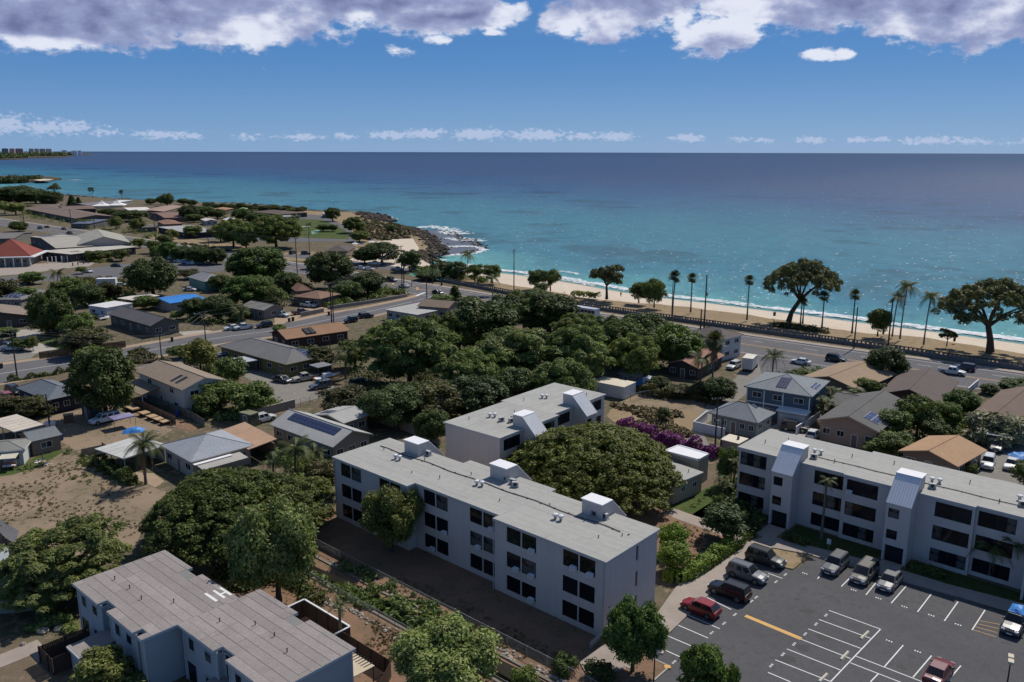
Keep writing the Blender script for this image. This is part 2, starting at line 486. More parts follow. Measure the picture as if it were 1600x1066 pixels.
# ---- land, with the drainage channel cut into it
WALLPX = [(1760, 602), (1600, 579.5), (1400, 549.5), (1200, 521.5), (1000, 493.5), (897, 478), (800, 461), (740, 449), (690, 440), (634, 430)]
wall_line = gp(WALLPX)
sea_n = Vector((.73, .68, 0)).normalized()
shore_px = [(628, 424), (646, 414), (668, 418), (684, 420), (668, 410), (650, 400), (662, 396), (678, 396), (687, 391), (682, 383), (675, 376), (668, 370), (660, 363.5), (652, 359), (642, 356), (622, 351),
            (602, 347), (596, 342), (600, 339), (588, 336), (574, 332), (560, 330.5), (536, 330), (513, 329.3), (475, 328), (440, 323), (400, 319), (345, 317), (290, 315.5), (235, 313), (185, 311),
            (150, 308), (125, 306.8), (100, 304.8), (60, 301), (20, 299), (-60, 297), (-300, 290)]
shore = gp(shore_px)
land = [p + sea_n * 1.2 for p in wall_line] + shore + [Vector((-2600, 1500, 0)), Vector((-2600, -400, 0)), Vector((700, -400, 0)), Vector((900, -150, 0))]
TR0, TR1, TRX0, TRX1 = 22.7, 25.7, -14.0, 64.0
trench = [site(OD, TRX0, TR0), site(OD, TRX1, TR0), site(OD, TRX1, TR1), site(OD, TRX0, TR1)]
def make_land():
    bm = bmesh.new()
    def loop(pts):
        vs = [bm.verts.new((p[0], p[1], 0)) for p in pts]
        return vs, [bm.edges.new((vs[i], vs[(i + 1) % len(vs)])) for i in range(len(vs))]
    vo, eo = loop(land); vi, ei = loop(trench)
    bmesh.ops.triangle_fill(bm, use_beauty=True, edges=eo + ei)
    for f in bm.faces:
        f.normal_update()
        if f.normal.z < 0: f.normal_flip()
    me = bpy.data.meshes.new('ground'); bm.to_mesh(me); bm.free()
    me.materials.append(TOWN)
    o = link('ground', me); o['kind'] = 'structure'
    mb = MB()
    n = len(land)
    for i in range(n):
        a, b = land[i], land[(i + 1) % n]
        oa = Vector((rng.uniform(.2, 2), rng.uniform(.2, 2), 0)) if i > 9 else Vector()
        mb.poly([(a.x, a.y, -.01), (b.x, b.y, -.01), (b.x, b.y, -6), (a.x, a.y, -6)], LAVA)
    struct('shore_cliff', mb)
    ch = MB(); q = trench
    fl = [(p.x, p.y, -1.9) for p in q]
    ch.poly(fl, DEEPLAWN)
    for i in range(4):
        a, b = q[i], q[(i + 1) % 4]
        ch.poly([(a.x, a.y, -1.9), (b.x, b.y, -1.9), (b.x, b.y, -.001), (a.x, a.y, -.001)][::-1], CONC)
    struct('drainage_channel', ch)
    for nm, y0, y1 in (('channel_kerb', TR1 - .02, TR1 + .28), ('channel_kerb', TR0 - .28, TR0 + .02)):
        k = MB(); k.prism([site(OD, TRX0, y0), site(OD, TRX1, y0), site(OD, TRX1, y1), site(OD, TRX0, y1)], -.3, .14, mat('old_concrete', (.19, .165, .14), .9, .3, .5, .2))
        struct(nm, k)
make_land()

# ---- beach: sand shelf from the wall down to the water
def strip(name, A, B, m, n=1):
    mb = MB()
    for i in range(len(A) - 1):
        mb.poly([A[i], B[i], B[i + 1], A[i + 1]], m)
    o = struct(name, mb); return o
bpx = [(1760, 575, 558), (1600, 553.5, 536.5), (1525, 541, 526.5), (1450, 529, 516.5), (1350, 520, 503.5), (1275, 510, 493.5), (1200, 498, 484.5), (1100, 483, 472), (1025, 475.5, 463.5), (950, 470, 451), (900, 463, 441.5), (845, 453, 433), (800, 446, 427), (760, 437, 423), (735, 431, 419), (715, 427, 415)]
b_in, b_mid, b_wet, b_out = [], [], [], []
wl = sm(wall_line, 8)
for x, ym, yw in bpx:
    pm, pw = G(x, ym, -.75), G(x, yw, -3.0)
    w = min(wl, key=lambda p: abs(project(p)[0] - x))
    w = Vector((w.x, w.y, -.012)) + sea_n * .4
    b_in.append(w); b_mid.append(pm); b_wet.append(pm.lerp(pw, .86)); b_out.append(pw + Vector((sea_n.x * 6, sea_n.y * 6, -.9)))
b_in, b_mid, b_wet, b_out = sm(b_in, 3), sm(b_mid, 3), sm(b_wet, 3), sm(b_out, 3)
rr = random.Random(3)
b_mid = [p + Vector((rr.uniform(-1, 1), rr.uniform(-1, 1), rr.uniform(-.1, .15))) for p in b_mid]
strip('backshore', [p for p in b_in], b_mid, DRYGRASS)
strip('beach_sand', b_mid, b_wet, SAND)
WET = ground_mat('wet_sand', (.27, .215, .155), (.30, .24, .18), (.25, .2, .15), .1, .1)
MATS['wet_sand'].node_tree.nodes['Principled BSDF'].inputs['Roughness'].default_value = .45
strip('wet_sand', b_wet, b_out, WET)
FOAM_GLITTER = mat('foam_and_glitter', (.74, .77, .78), .9, .12, .3, .15)  # white of the surf, shared with the added sun glitter flecks
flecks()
def foam_ribbon(pts, w, seed, z=-2.9, holes=.25):
    """broken white water along a line: many small overlapping flakes"""
    r = random.Random(seed); mb = MB(); L = sm(pts, 6)
    for i in range(len(L) - 1):
        a, b = L[i], L[i + 1]; d = b - a; n = Vector((-d.y, d.x, 0)).normalized()
        steps = max(2, int(d.length / .9))
        for k in range(steps):
            p = a.lerp(b, (k + r.random()) / steps)
            if math.sin(p.x * .21 + seed) + math.sin(p.y * .33 + p.x * .08) < -1.9 + holes: continue
            for q in range(3):
                c = p + n * r.gauss(0, w * .36); s = r.uniform(.35, 1.1) * min(1.5, .5 + w * .14)
                th = math.atan2(d.y, d.x) + r.gauss(0, .4)
                ex, ey = Vector((math.cos(th), math.sin(th), 0)) * s * 1.9, Vector((-math.sin(th), math.cos(th), 0)) * s * .6
                zz = z + r.random() * .12
                mb.poly([(v.x, v.y, zz) for v in (c - ex, c - ey, c + ex * .9, c + ey)], FOAM_GLITTER)
    return mb
fm = foam_ribbon([p + Vector((0, 0, 0)) + sea_n * -3.2 for p in b_out], 2.6, 1, -2.8, -.5)
fm2 = foam_ribbon([p + sea_n * -.5 for p in b_out], 1.6, 5, -2.85, .5)
o = obj('shore_break', fm2); o['kind'] = 'stuff'
o = obj('shore_break', fm); o['kind'] = 'stuff'
surf_px = [([(652, 356), (668, 354), (685, 355), (703, 359), (716, 364), (726, 366)], 9), ([(690, 362), (700, 366), (716, 366)], 5), ([(682, 380), (690, 384), (706, 386), (722, 385), (742, 386), (758, 391)], 5),
           ([(722, 372), (736, 374), (752, 377)], 6), ([(700, 372), (716, 376), (735, 376)], 4), ([(672, 400), (690, 401), (715, 398), (740, 396), (760, 390)], 3.5), ([(588, 345), (600, 342), (618, 343)], 6),
           ([(592, 336), (603, 338), (612, 341)], 4), ([(650, 399), (664, 404), (680, 408), (694, 406)], 2.5), ([(112, 281), (118, 281.5), (124, 281)], 14), ([(656, 362), (664, 366), (676, 372)], 3),
           ([(140, 240.8), (150, 241.2), (166, 241.4)], 60), ([(820, 430.5), (870, 436), (930, 447)], 2.0), ([(866, 424), (890, 426), (912, 430)], 2.0)]
for i, (l, w) in enumerate(surf_px):
    o = obj('breaking_surf', foam_ribbon(gp(l, -3.0), w, 11 + i, -2.92, .0 if w < 30 else -.5)); o['kind'] = 'stuff'
reef_px = [(655, 358), (700, 361), (730, 372), (755, 384), (757, 392), (730, 397), (695, 398), (660, 402), (655, 398), (685, 393), (672, 375)]
SHALLOW = ground_mat('reef_shelf', (.11, .105, .105), (.13, .12, .12), (.085, .08, .075), .08, .3)
MATS['reef_shelf'].node_tree.nodes['Principled BSDF'].inputs['Roughness'].default_value = .3
sheet('reef_shelf', gp(reef_px, -2.96), SHALLOW, -2.96)

# ---- sheets laid on the ground (each a few mm above the one below)
def flat(name, px, m, z, parent=None): return sheet(name, gp(px), m, z, parent)
flat('dry_slope', [(430, 325), (500, 331), (560, 332), (590, 337.5), (600, 347), (640, 357), (660, 365), (672, 376), (680, 389), (650, 398), (645, 414), (620, 423), (520, 408), (420, 407), (380, 398), (440, 395), (545, 392), (560, 375), (520, 350), (505, 340)], DRYGRASS, .010)
flat('cove_sand', [(588, 378), (620, 373), (645, 373), (655, 388), (648, 399), (664, 409), (683, 419.6), (665, 417.6), (640, 413), (632, 424), (600, 417), (560, 412), (545, 405), (600, 395)], SAND, .016)
flat('park_lawn', [(425, 341), (500, 341), (530, 350), (548, 368), (545, 374), (470, 372), (425, 370)], LAWN, .014)
flat('park_road', [(455, 333), (508, 337), (545, 356), (556, 368), (553, 377), (470, 378), (380, 376), (300, 372), (300, 366), (390, 368), (470, 371.5), (546, 374.5), (540, 360), (505, 344), (455, 341)], OLDASPH, .020)
flat('beach_car_park', [(470, 397), (520, 403), (545, 407), (600, 414), (640, 420), (700, 427), (700, 432), (655, 427), (600, 421), (545, 413), (480, 405), (430, 400)], OLDASPH, .024)
flat('dry_verge', [(230, 372), (330, 385), (420, 400), (470, 408), (440, 402), (400, 393), (380, 384), (320, 376), (240, 366)], DRYGRASS, .012)
# highway
HW_UP = [(-140, 318), (0, 342), (130, 361), (262, 380), (385, 400), (480, 415), (560, 428), (640, 441), (740, 457), (900, 485), (1000, 500), (1200, 529.5), (1400, 557), (1600, 585), (1800, 613)]
HW_LO = [(-140, 329), (0, 352.5), (130, 372), (262, 393), (385, 414), (480, 430), (560, 444), (640, 459), (740, 476), (900, 508), (1000, 527), (1200, 560), (1400, 592), (1600, 620), (1800, 648)]
up, lo = sm(gp(HW_UP), 6), sm(gp(HW_LO), 6)
def ribbon(name, A, B, m, z):
    mb = MB()
    for i in range(len(A) - 1):
        mb.poly([(A[i].x, A[i].y, z), (B[i].x, B[i].y, z), (B[i + 1].x, B[i + 1].y, z), (A[i + 1].x, A[i + 1].y, z)], m)
    return struct(name, mb)
ribbon('highway', lo, up, OLDASPH, .030)
def off(P, k):
    return [p + sea_n * k for p in P]
def lane(name, f, w, m, z, dash=None):
    C = [a.lerp(b, f) for a, b in zip(up, lo)]
    mb = MB(); acc = 0
    pts = []
    for i in range(len(C) - 1):
        d = (C[i + 1] - C[i]); n = max(1, int(d.length / 1.5))
        for k in range(n): pts.append((C[i].lerp(C[i + 1], k / n), d.normalized()))
    for i in range(len(pts) - 1):
        if dash and (i % dash[1]) >= dash[0]: continue
        (p, d), (q, e) = pts[i], pts[i + 1]
        nn = Vector((-d.y, d.x, 0)) * (w / 2)
        mb.poly([(v.x, v.y, z) for v in (p - nn, q - nn, q + nn, p + nn)], m)
    return struct(name, mb)
lane('centre_line', .47, .16, LINEYELLOW, .036); lane('centre_line', .50, .16, LINEYELLOW, .036)
lane('lane_line', .25, .14, LINEWHITE, .036, (2, 8)); lane('lane_line', .75, .14, LINEWHITE, .036, (2, 8))
lane('edge_line', .06, .14, LINEWHITE, .036); lane('edge_line', .93, .14, LINEWHITE, .036)
mb = MB()
for i in range(len(up) - 1):
    a, b = up[i], up[i + 1]
    mb.hexa([a, b, b + sea_n * 2.2, a + sea_n * 2.2], [v + Vector((0, 0, .14)) for v in (a, b, b + sea_n * 2.2, a + sea_n * 2.2)], WALK)
struct('highway_sidewalk', mb)
# crosswalk bar, stop line
xw = flat('stop_line', [(649, 462), (663, 457), (665.5, 457.5), (651.5, 462.8)], LINEWHITE, .040)
for i, (x, y) in enumerate(((612, 443.5), (650, 449.5), (650.5, 452))):
    flat('lane_mark', [(x, y), (x + 3, y - 1), (x + 4, y + .3), (x + 1, y + 1.5)], LINEYELLOW, .040)
# side street
SS_UP = [(-120, 590), (0, 571), (120, 555), (195, 544.5), (285, 528.5), (345, 519), (442, 506), (515, 491), (575, 480.5), (640, 467), (662, 460)]
SS_LO = [(-120, 620), (0, 599), (112, 579), (195, 566), (275, 551), (345, 537), (442, 523), (520, 507), (600, 489), (662, 473), (690, 467)]
su, sl = sm(gp(SS_UP), 5), sm(gp(SS_LO), 5)
ribbon('side_street', sl, su, OLDASPH, .034)
mb = MB()
for i in range(len(su) - 1):
    a, b = su[i].lerp(sl[i], .5), su[i + 1].lerp(sl[i + 1], .5); d = (b - a).normalized(); n = Vector((-d.y, d.x, 0)) * .08
    mb.poly([(v.x, v.y, .040) for v in (a - n, b - n, b + n, a + n)], LINEWHITE)
struct('street_centre_line', mb)
verge = ground_mat('pale_verge', (.34, .25, .175), (.38, .29, .21), (.27, .2, .14), .15)
sn = Vector((-.35, .94, 0))
ribbon('street_verge', su, [p + (su[min(i + 1, len(su) - 1)] - su[max(i - 1, 0)]).normalized().cross(Vector((0, 0, -1))) * 2.6 for i, p in enumerate(su)], verge, .028)
ribbon('street_verge', [p - (sl[min(i + 1, len(sl) - 1)] - sl[max(i - 1, 0)]).normalized().cross(Vector((0, 0, -1))) * 1.8 for i, p in enumerate(sl)], sl, verge, .028)
flat('shoulder', [(150, 425), (110, 430), (60, 428), (0, 434), (0, 446), (120, 436), (240, 418)], OLDASPH, .018)
flat('school_car_park', [(110, 428), (150, 418), (235, 408), (245, 398), (262, 396), (330, 408), (352, 412), (350, 424), (300, 428), (240, 432), (180, 434), (120, 436)], OLDASPH, .022)
flat('school_plaza', [(20, 416), (62, 412), (115, 407), (150, 410), (140, 416), (100, 420), (40, 428), (-40, 434), (-40, 424)], WALK, .026)
flat('dry_lot', [(20, 440), (50, 434), (75, 437), (40, 448), (5, 450)], DRYGRASS, .016)
# yards of the left houses
flat('house_lawn', [(54, 530), (106, 524), (150, 532), (120, 545), (92, 546)], LAWN, .018)
flat('driveway', [(15, 519), (50, 513), (68, 515), (60, 524), (42, 530), (92, 546.4), (78, 552), (50, 552), (42, 535), (30, 530)], CONC, .022)
flat('gravel_yard', [(-60, 540), (38, 534), (60, 551), (48, 560), (-60, 575)], GRAVEL, .014)
flat('driveway', [(210, 545), (236, 538), (250, 540), (222, 546)], CONC, .022)
flat('driveway', [(278, 519), (320, 516), (345, 519), (330, 527), (290, 526)], CONC, .022)
flat('front_yard', [(210, 575), (256, 562), (300, 555), (330, 560), (318, 574), (280, 572), (240, 580)], GRAVEL, .014)
flat('driveway', [(325, 553), (350, 549), (440, 585), (500, 600), (540, 608), (500, 622), (460, 632), (425, 630), (400, 600), (360, 575)], GRAVEL, .018)
flat('front_yard', [(428, 495), (470, 482), (508, 480), (520, 486), (470, 495), (446, 506), (400, 513), (430, 505)], verge, .016)
flat('dirt_yard', [(55, 652), (130, 640), (165, 630), (200, 640), (270, 672), (240, 690), (160, 700), (130, 712), (95, 690)], DIRT, .012)
flat('dirt_field', [(-60, 742), (30, 735), (95, 708), (140, 715), (160, 730), (215, 752), (262, 770), (230, 800), (215, 850), (160, 872), (30, 868), (-60, 850)], DIRT, .014)
flat('grassy_corner', [(-60, 728), (40, 722), (85, 700), (100, 706), (60, 730), (20, 742), (-60, 752)], LAWN, .018)
flat('dirt_alley', [(190, 628), (215, 625), (260, 645), (310, 668), (300, 676), (262, 664), (225, 642)], REDDIRT, .016)
flat('patio_slab', [(212, 738), (240, 740), (257, 752), (243, 762), (215, 750)], verge, .020)
flat('dark_track', [(-60, 850), (0, 812), (30, 830), (20, 860), (-60, 900)], OLDASPH, .018)
# vacant lot, lane to the highway
flat('vacant_lot', [(948, 650), (960, 632), (1010, 612), (1060, 612), (1100, 628), (1098, 648), (1080, 672), (1082, 690), (1000, 668), (960, 660)], DRYGRASS, .012)
flat('dirt_patch', [(975, 632), (1010, 614), (1058, 614), (1098, 630), (1096, 644), (1050, 640), (1010, 644)], DIRT, .016)
flat('access_lane', [(1055, 712), (1082, 672), (1095, 645), (1120, 618), (1150, 590), (1165, 568), (1180, 545), (1225, 556), (1195, 590), (1170, 612), (1130, 645), (1095, 668), (1105, 690), (1120, 712)], GRAVEL, .018)
flat('roadside_apron', [(1180, 548), (1260, 560), (1370, 580), (1360, 590), (1260, 585), (1190, 586)], OLDASPH, .020)
flat('garage_drive', [(1180, 678), (1215, 662), (1275, 680), (1240, 706), (1190, 690)], CONC, .020)
flat('side_yard', [(1490, 770), (1510, 735), (1535, 700), (1600, 690), (1640, 760), (1600, 790)], GRAVEL, .018)
# apartment grounds
flat('reddish_dirt', [(505, 858), (640, 905), (800, 985), (900, 1040), (860, 1070), (700, 990), (560, 915), (480, 880)], REDDIRT, .012)
sheet('shaded_yard', [site(OD, -6, TR1 + .3), site(OD, 56, TR1 + .3), site(OD, 56, 36), site(OD, -6, 36)], REDDIRT, .008)
sheet('bank_dirt', [site(OD, -2, 12.5), site(OD, 56, 12.5), site(OD, 56, TR0 - .3), site(OD, -2, TR0 - .3)], REDDIRT, .008)
flat('court_dirt', [(950, 760), (1000, 775), (1090, 810), (1105, 850), (1060, 905), (1035, 880), (1000, 850), (940, 790)], REDDIRT, .014)
flat('court_lawn', [(1040, 795), (1075, 778), (1110, 760), (1150, 745), (1190, 790), (1180, 850), (1150, 828), (1090, 815)], LAWN, .018)
flat('court_path', [(1035, 803), (1055, 795), (1085, 806), (1120, 818), (1200, 850), (1185, 862), (1110, 830)], WALK, .024)
flat('courtyard', [(1105, 835), (1130, 826), (1185, 845), (1178, 868), (1165, 850), (1130, 842)], REDDIRT, .020)

# ================================================================== APARTMENT BLOCKS
def block_wall(name, c):
    """painted concrete block: fine course relief"""
    if name in MATS: return MATS[name]
    m = mat(name, c, .8, .07, .25, .04)
    t = m.node_tree; b = t.nodes['Principled BSDF']
    tc = t.nodes.new('ShaderNodeTexCoord'); x, y, z = xyz(t, tc.outputs['Object'])
    br = t.nodes.new('ShaderNodeTexBrick'); br.inputs['Scale'].default_value = 1.0
    br.inputs['Brick Width'].default_value, br.inputs['Row Height'].default_value, br.inputs['Mortar Size'].default_value = .4, .2, .012
    t.links.new(comb(t, x + y, z, 0.0), br.inputs['Vector'])
    st_ = noise(t, comb(t, x * 1.6, y * 1.6, z * .12), 1.0, 4.0, .65)
    k_ = st_.step(.35, .75) * .07 + .93
    lk = b.inputs['Base Color'].links[0].from_socket
    t.links.new(mixc(t, 1.0, lk, comb(t, k_, k_, k_), 'MULTIPLY'), b.inputs['Base Color'])
    bn = t.nodes.new('ShaderNodeBump'); bn.inputs['Strength'].default_value = .6; bn.inputs['Distance'].default_value = .02; bn.invert = True
    t.links.new(br.outputs['Fac'], bn.inputs['Height']); t.links.new(bn.outputs[0], b.inputs['Normal'])
    return m
APTWALL = block_wall('block_wall_lilac', (.56, .50, .465))
APTTRIM = mat('fascia', (.46, .44, .44), .8, .08)
ROOFGREY = mat('roof_membrane', (.345, .337, .312), .85, .17, .16, .10, objvar=.03)
ROOFSTAIN = mat('roof_joint', (.20, .195, .185), .9, .15)
RIBWHITE = mat('white_metal_roof', (.74, .73, .74), .6, .05, spec=.15)
DARKVOID = mat('dark_interior', (.02, .02, .022), .9, .1)

def wall(mb, p0, p1, z0, z1, m, holes=(), depth=.16):
    p0, p1 = Vector((p0[0], p0[1], 0)), Vector((p1[0], p1[1], 0))
    L = (p1 - p0).length; d = (p1 - p0) / L; inn = Vector((-d.y, d.x, 0))
    xs = sorted({0, L} | {h[0] for h in holes} | {h[1] for h in holes})
    zs = sorted({z0, z1} | {h[2] for h in holes} | {h[3] for h in holes})
    P = lambda s, z, k=0: p0 + d * s + inn * k + Vector((0, 0, z))
    for i in range(len(xs) - 1):
        for j in range(len(zs) - 1):
            cx, cz = (xs[i] + xs[i + 1]) / 2, (zs[j] + zs[j + 1]) / 2
            if any(h[0] < cx < h[1] and h[2] < cz < h[3] for h in holes): continue
            mb.poly([P(xs[i], zs[j]), P(xs[i + 1], zs[j]), P(xs[i + 1], zs[j + 1]), P(xs[i], zs[j + 1])], m)
    for a, b, c, e in holes:
        mb.poly([P(a, c), P(b, c), P(b, c, depth), P(a, c, depth)][::-1], m)
        mb.poly([P(a, e), P(b, e), P(b, e, depth), P(a, e, depth)], m)
        mb.poly([P(a, c), P(a, e), P(a, e, depth), P(a, c, depth)], m)
        mb.poly([P(b, c), P(b, e), P(b, e, depth), P(b, c, depth)][::-1], m)
WIN = {}
def window(root, p0, p1, hole, depth=.10, n=1, frame=None, fw=.06, pane=None, proud=0.0, name='window'):
    """frame with its pane(s); local x along the wall, -y outward"""
    frame, pane = frame or TRIM, pane or GLASS
    p0, p1 = Vector((p0[0], p0[1], 0)), Vector((p1[0], p1[1], 0)); d = (p1 - p0).normalized()
    a, b, c, e = hole; w, h = round(b - a, 2), round(e - c, 2)
    key = (w, h, n, frame.name, pane.name, fw)
    if key not in WIN:
        f = MB(); t = .05
        f.box(-w / 2, w / 2, -t, t, -h / 2, -h / 2 + fw, frame); f.box(-w / 2, w / 2, -t, t, h / 2 - fw, h / 2, frame)
        f.box(-w / 2, -w / 2 + fw, -t, t, -h / 2 + fw, h / 2 - fw, frame); f.box(w / 2 - fw, w / 2, -t, t, -h / 2 + fw, h / 2 - fw, frame)
        for k in range(1, n):
            x = -w / 2 + w * k / n; f.box(x - fw * .4, x + fw * .4, -t * .9, t * .9, -h / 2 + fw, h / 2 - fw, frame)
        pw = (w - 2 * fw) / n
        g = MB(); g.box(-pw / 2 + .02, pw / 2 - .02, -.012, .012, -h / 2 + fw, h / 2 - fw, pane)
        WIN[key] = (f.data('window'), g.data('pane'), pw)
    fm, gm, pw = WIN[key]
    inn = Vector((-d.y, d.x, 0))
    o = link(name, fm, root, p0 + d * (a + b) / 2 + inn * (depth - proud) + Vector((0, 0, (c + e) / 2)), math.atan2(d.y, d.x))
    for k in range(n):
        link('pane', gm, o, (-w / 2 + fw + pw * (k + .5), 0, 0))
    return o
_ac = MB(); _ac.box(-.33, .33, -.42, .0, -.2, .2, WHITE); _ac.box(-.28, .28, -.425, -.42, -.15, .15, mat('ac_grille', (.3, .3, .3)))
for _k in range(5): _ac.box(-.28, .28, -.432, -.425, -.14 + _k * .06, -.12 + _k * .06, WHITE)
AC = _ac.data('air_conditioner')
def ac_unit(root, p0, p1, s, z):
    p0, p1 = Vector((p0[0], p0[1], 0)), Vector((p1[0], p1[1], 0)); d = (p1 - p0).normalized()
    link('air_conditioner', AC, root, p0 + d * s + Vector((0, 0, z)), math.atan2(d.y, d.x))
_v = MB(); _v.cyl(0, 0, 0, .35, .16, STEEL, 10); _v.tube([(0, 0, .35), (0, 0, .45), (0, 0, .62), (0, 0, .72)], [.18, .30, .30, .1], WHITE, 12)
for _k in range(10):
    _a = math.tau * _k / 10; _v.box(.29 * math.cos(_a) - .02, .29 * math.cos(_a) + .02, .29 * math.sin(_a) - .02, .29 * math.sin(_a) + .02, .43, .64, STEEL)
VENT = _v.data('roof_vent')
_p = MB(); _p.cyl(0, 0, 0, .42, .05, DARKMETAL, 8); _p.cyl(0, 0, .42, .48, .08, DARKMETAL, 8)
PIPE = _p.data('vent_pipe')
STRIP_CACHE = {}
def roof_slab(root, x0, x1, y0, y1, z, pitch=1.0, along='x', m=None, oh=.22, trim=None, wd=.25):
    m, trim = m or ROOFGREY, trim or APTTRIM
    s = MB(); s.box(x0 - oh, x1 + oh, y0 - oh, y1 + oh, z - wd, z, trim)
    ro = obj('roof', s, root)
    lo, hi = (y0 - oh, y1 + oh) if along == 'x' else (x0 - oh, x1 + oh)
    n = max(1, round((hi - lo) / pitch)); w = (hi - lo) / n
    a0, a1 = (x0 - oh, x1 + oh) if along == 'x' else (y0 - oh, y1 + oh)
    for i in range(n):
        cuts = [a0 + .02, a1 - .02]
        if (a1 - a0) > 8: cuts = [a0 + .02, a0 + (a1 - a0) * rng.uniform(.25, .75), a1 - .02]
        for c0, c1 in zip(cuts, cuts[1:]):
            k = (round(c1 - c0 - .02, 2), round(w - .012, 3), m.name, along)
            if k not in STRIP_CACHE:
                b = MB(); X2, Y2 = (k[0] / 2, k[1] / 2) if along == 'x' else (k[1] / 2, k[0] / 2)
                b.box(-X2, X2, -Y2, Y2, 0, .03, m); STRIP_CACHE[k] = b.data('roof_strip')
            mid = (c0 + c1) / 2; u = lo + w * (i + .5)
            p = (mid, u) if along == 'x' else (u, mid)
            link('roof_strip', STRIP_CACHE[k], ro, (p[0], p[1], z - .012 + rng.uniform(0, .012)))
    return ro
def stair_tower(root, M4, w=2.75, low=7.5, cap=10.25, windows=True):
    """M4 maps tower space (x along facade, -y outward, facade plane y=0) to building space"""
    T = lambda *p: tuple(M4 @ Vector(p))
    mb = MB(); yo, yi, yc = -2.5, 2.1, .3
    def prof(x): return [(x, yo, 0), (x, yi, 0), (x, yi, cap), (x, yc, cap), (x, yo, low)]
    A, B = prof(0), prof(w)
    mb.poly([T(*p) for p in A][::-1], APTWALL); mb.poly([T(*p) for p in B], APTWALL)
    fr = MB()
    wall(fr, (0, yo), (w, yo), 0, low, APTWALL, [(.25, w - .35, 0, 2.1)] + ([(.25, 1.5, 2.9, 4.1), (.25, 1.5, 5.6, 6.8)] if windows else []), .5)
    for f, k in zip(fr.f, fr.m): mb.poly([T(*fr.v[i]) for i in f], fr.mats[k])
    mb.poly([T(w, yi, 0), T(0, yi, 0), T(0, yi, cap), T(w, yi, cap)], APTWALL)
    mb.poly([T(.26, yo + .5, 0), T(w - .36, yo + .5, 0), T(w - .36, yo + .5, 2.09), T(.26, yo + .5, 2.09)], DARKVOID)
    mb.poly([T(0, yc, cap - .03), T(w, yc, cap - .03), T(w, yi, cap - .03), T(0, yi, cap - .03)], RIBWHITE)
    o = obj('stair_tower', mb, root)
    rb = MB(); n = 9                                     # ribbed sloping metal roof
    v = Vector((0, yc - yo, cap - low)); nn = Vector((0, -(cap - low), yc - yo)).normalized()
    def sl(x, t, h): return T(*(Vector((x, yo - .12, low - .12)) + v * (t * 1.04) + nn * h))
    rb.hexa([sl(-.08, 0, .02), sl(w + .08, 0, .02), sl(w + .08, 1, .02), sl(-.08, 1, .02)], [sl(-.08, 0, .08), sl(w + .08, 0, .08), sl(w + .08, 1, .08), sl(-.08, 1, .08)], RIBWHITE)
    for i in range(n + 1):
        x = -.04 + (w + .08) * i / n
        rb.hexa([sl(x - .025, 0, .08), sl(x + .025, 0, .08), sl(x + .025, 1, .08), sl(x - .025, 1, .08)], [sl(x - .02, 0, .14), sl(x + .02, 0, .14), sl(x + .02, 1, .14), sl(x - .02, 1, .14)], RIBWHITE)
    obj('tower_roof', rb, o)
    cp = MB(); q = [(-.1, yc - .12), (w + .1, yc - .12), (w + .1, yi + .1), (-.1, yi + .1)]
    cp.hexa([T(x, y, cap) for x, y in q], [T(x, y, cap + .12) for x, y in q], RIBWHITE)
    obj('tower_cap', cp, o)
    if windows:
        p0, p1 = T(0, yo, 0), T(w, yo, 0)
        for z in (2.9, 5.6): window(o, p0, p1, (.25, 1.5, z, z + 1.2), .2, 1, DARKMETAL, .05)
    return o

HZ = 8.6
ROWS = [(.62, 2.42), (3.42, 5.25), (6.35, 8.15)]
def poly_walls(pts, holes, z1=HZ - .2):
    mb = MB()
    for i in range(len(pts)):
        wall(mb, pts[i], pts[(i + 1) % len(pts)], -.2, z1, APTWALL, holes.get(i, ()))
    return mb
# --- block A: the long one across the middle
ra = thing('apartment_building', 'long three storey white apartment block with paired dark windows, beside the drainage channel', 'apartment building', OA, SITE)
fa = [(0, 0), (14.5, 0), (14.5, 1.3), (28.6, 1.3), (28.6, .3), (43.5, .3), (43.5, 9.9), (28.7, 9.9), (28.7, 10.8), (14.4, 10.8), (14.4, 9.5), (0, 9.5)]
pairs = {0: [(1.4, 5.6), (9.25, 13.2)], 2: [(16.0 - 14.5, 20.15 - 14.5), (23.8 - 14.5, 27.85 - 14.5)], 4: [(30.4 - 28.6, 34.6 - 28.6), (38.2 - 28.6, 42.3 - 28.6)]}
holes = {}
for k, l in pairs.items():
    holes[k] = []
    for a, b in l:
        m_ = (a + b) / 2
        for z0, z1 in ROWS: holes[k] += [(a, m_ - .08, z0, z1), (m_ + .08, b, z0, z1)]
holes[5] = [(5.55, 6.05, z0 + .02, z1 - .05) for z0, z1 in ROWS]
obj('wall', poly_walls(fa, holes), ra)
acs = {(2, 0), (2, 8), (2, 11), (4, 2), (4, 3), (4, 5), (4, 1), (4, 11), (4, 10), (0, 9), (2, 3)}
for k, l in holes.items():
    for i, h in enumerate(l):
        window(ra, fa[k], fa[(k + 1) % len(fa)], h, .12, 1, DARKMETAL if k != 5 else TRIM, .05)
        if (k, i) in acs: ac_unit(ra, fa[k], fa[(k + 1) % len(fa)], h[1] - .5, h[2] + .24)
roof_slab(ra, 0, 14.5, 0, 9.5, HZ); roof_slab(ra, 14.6, 28.5, 1.3, 10.8, HZ + .012); roof_slab(ra, 28.7, 43.5, .3, 9.9, HZ)
for x, y in ((5.6, 9.5), (20.1, 10.8), (34.95, 9.9)):
    stair_tower(ra, Matrix.Translation((x + 2.75, y, 0)) @ Matrix.Rotation(math.pi, 4, 'Z'), windows=False)
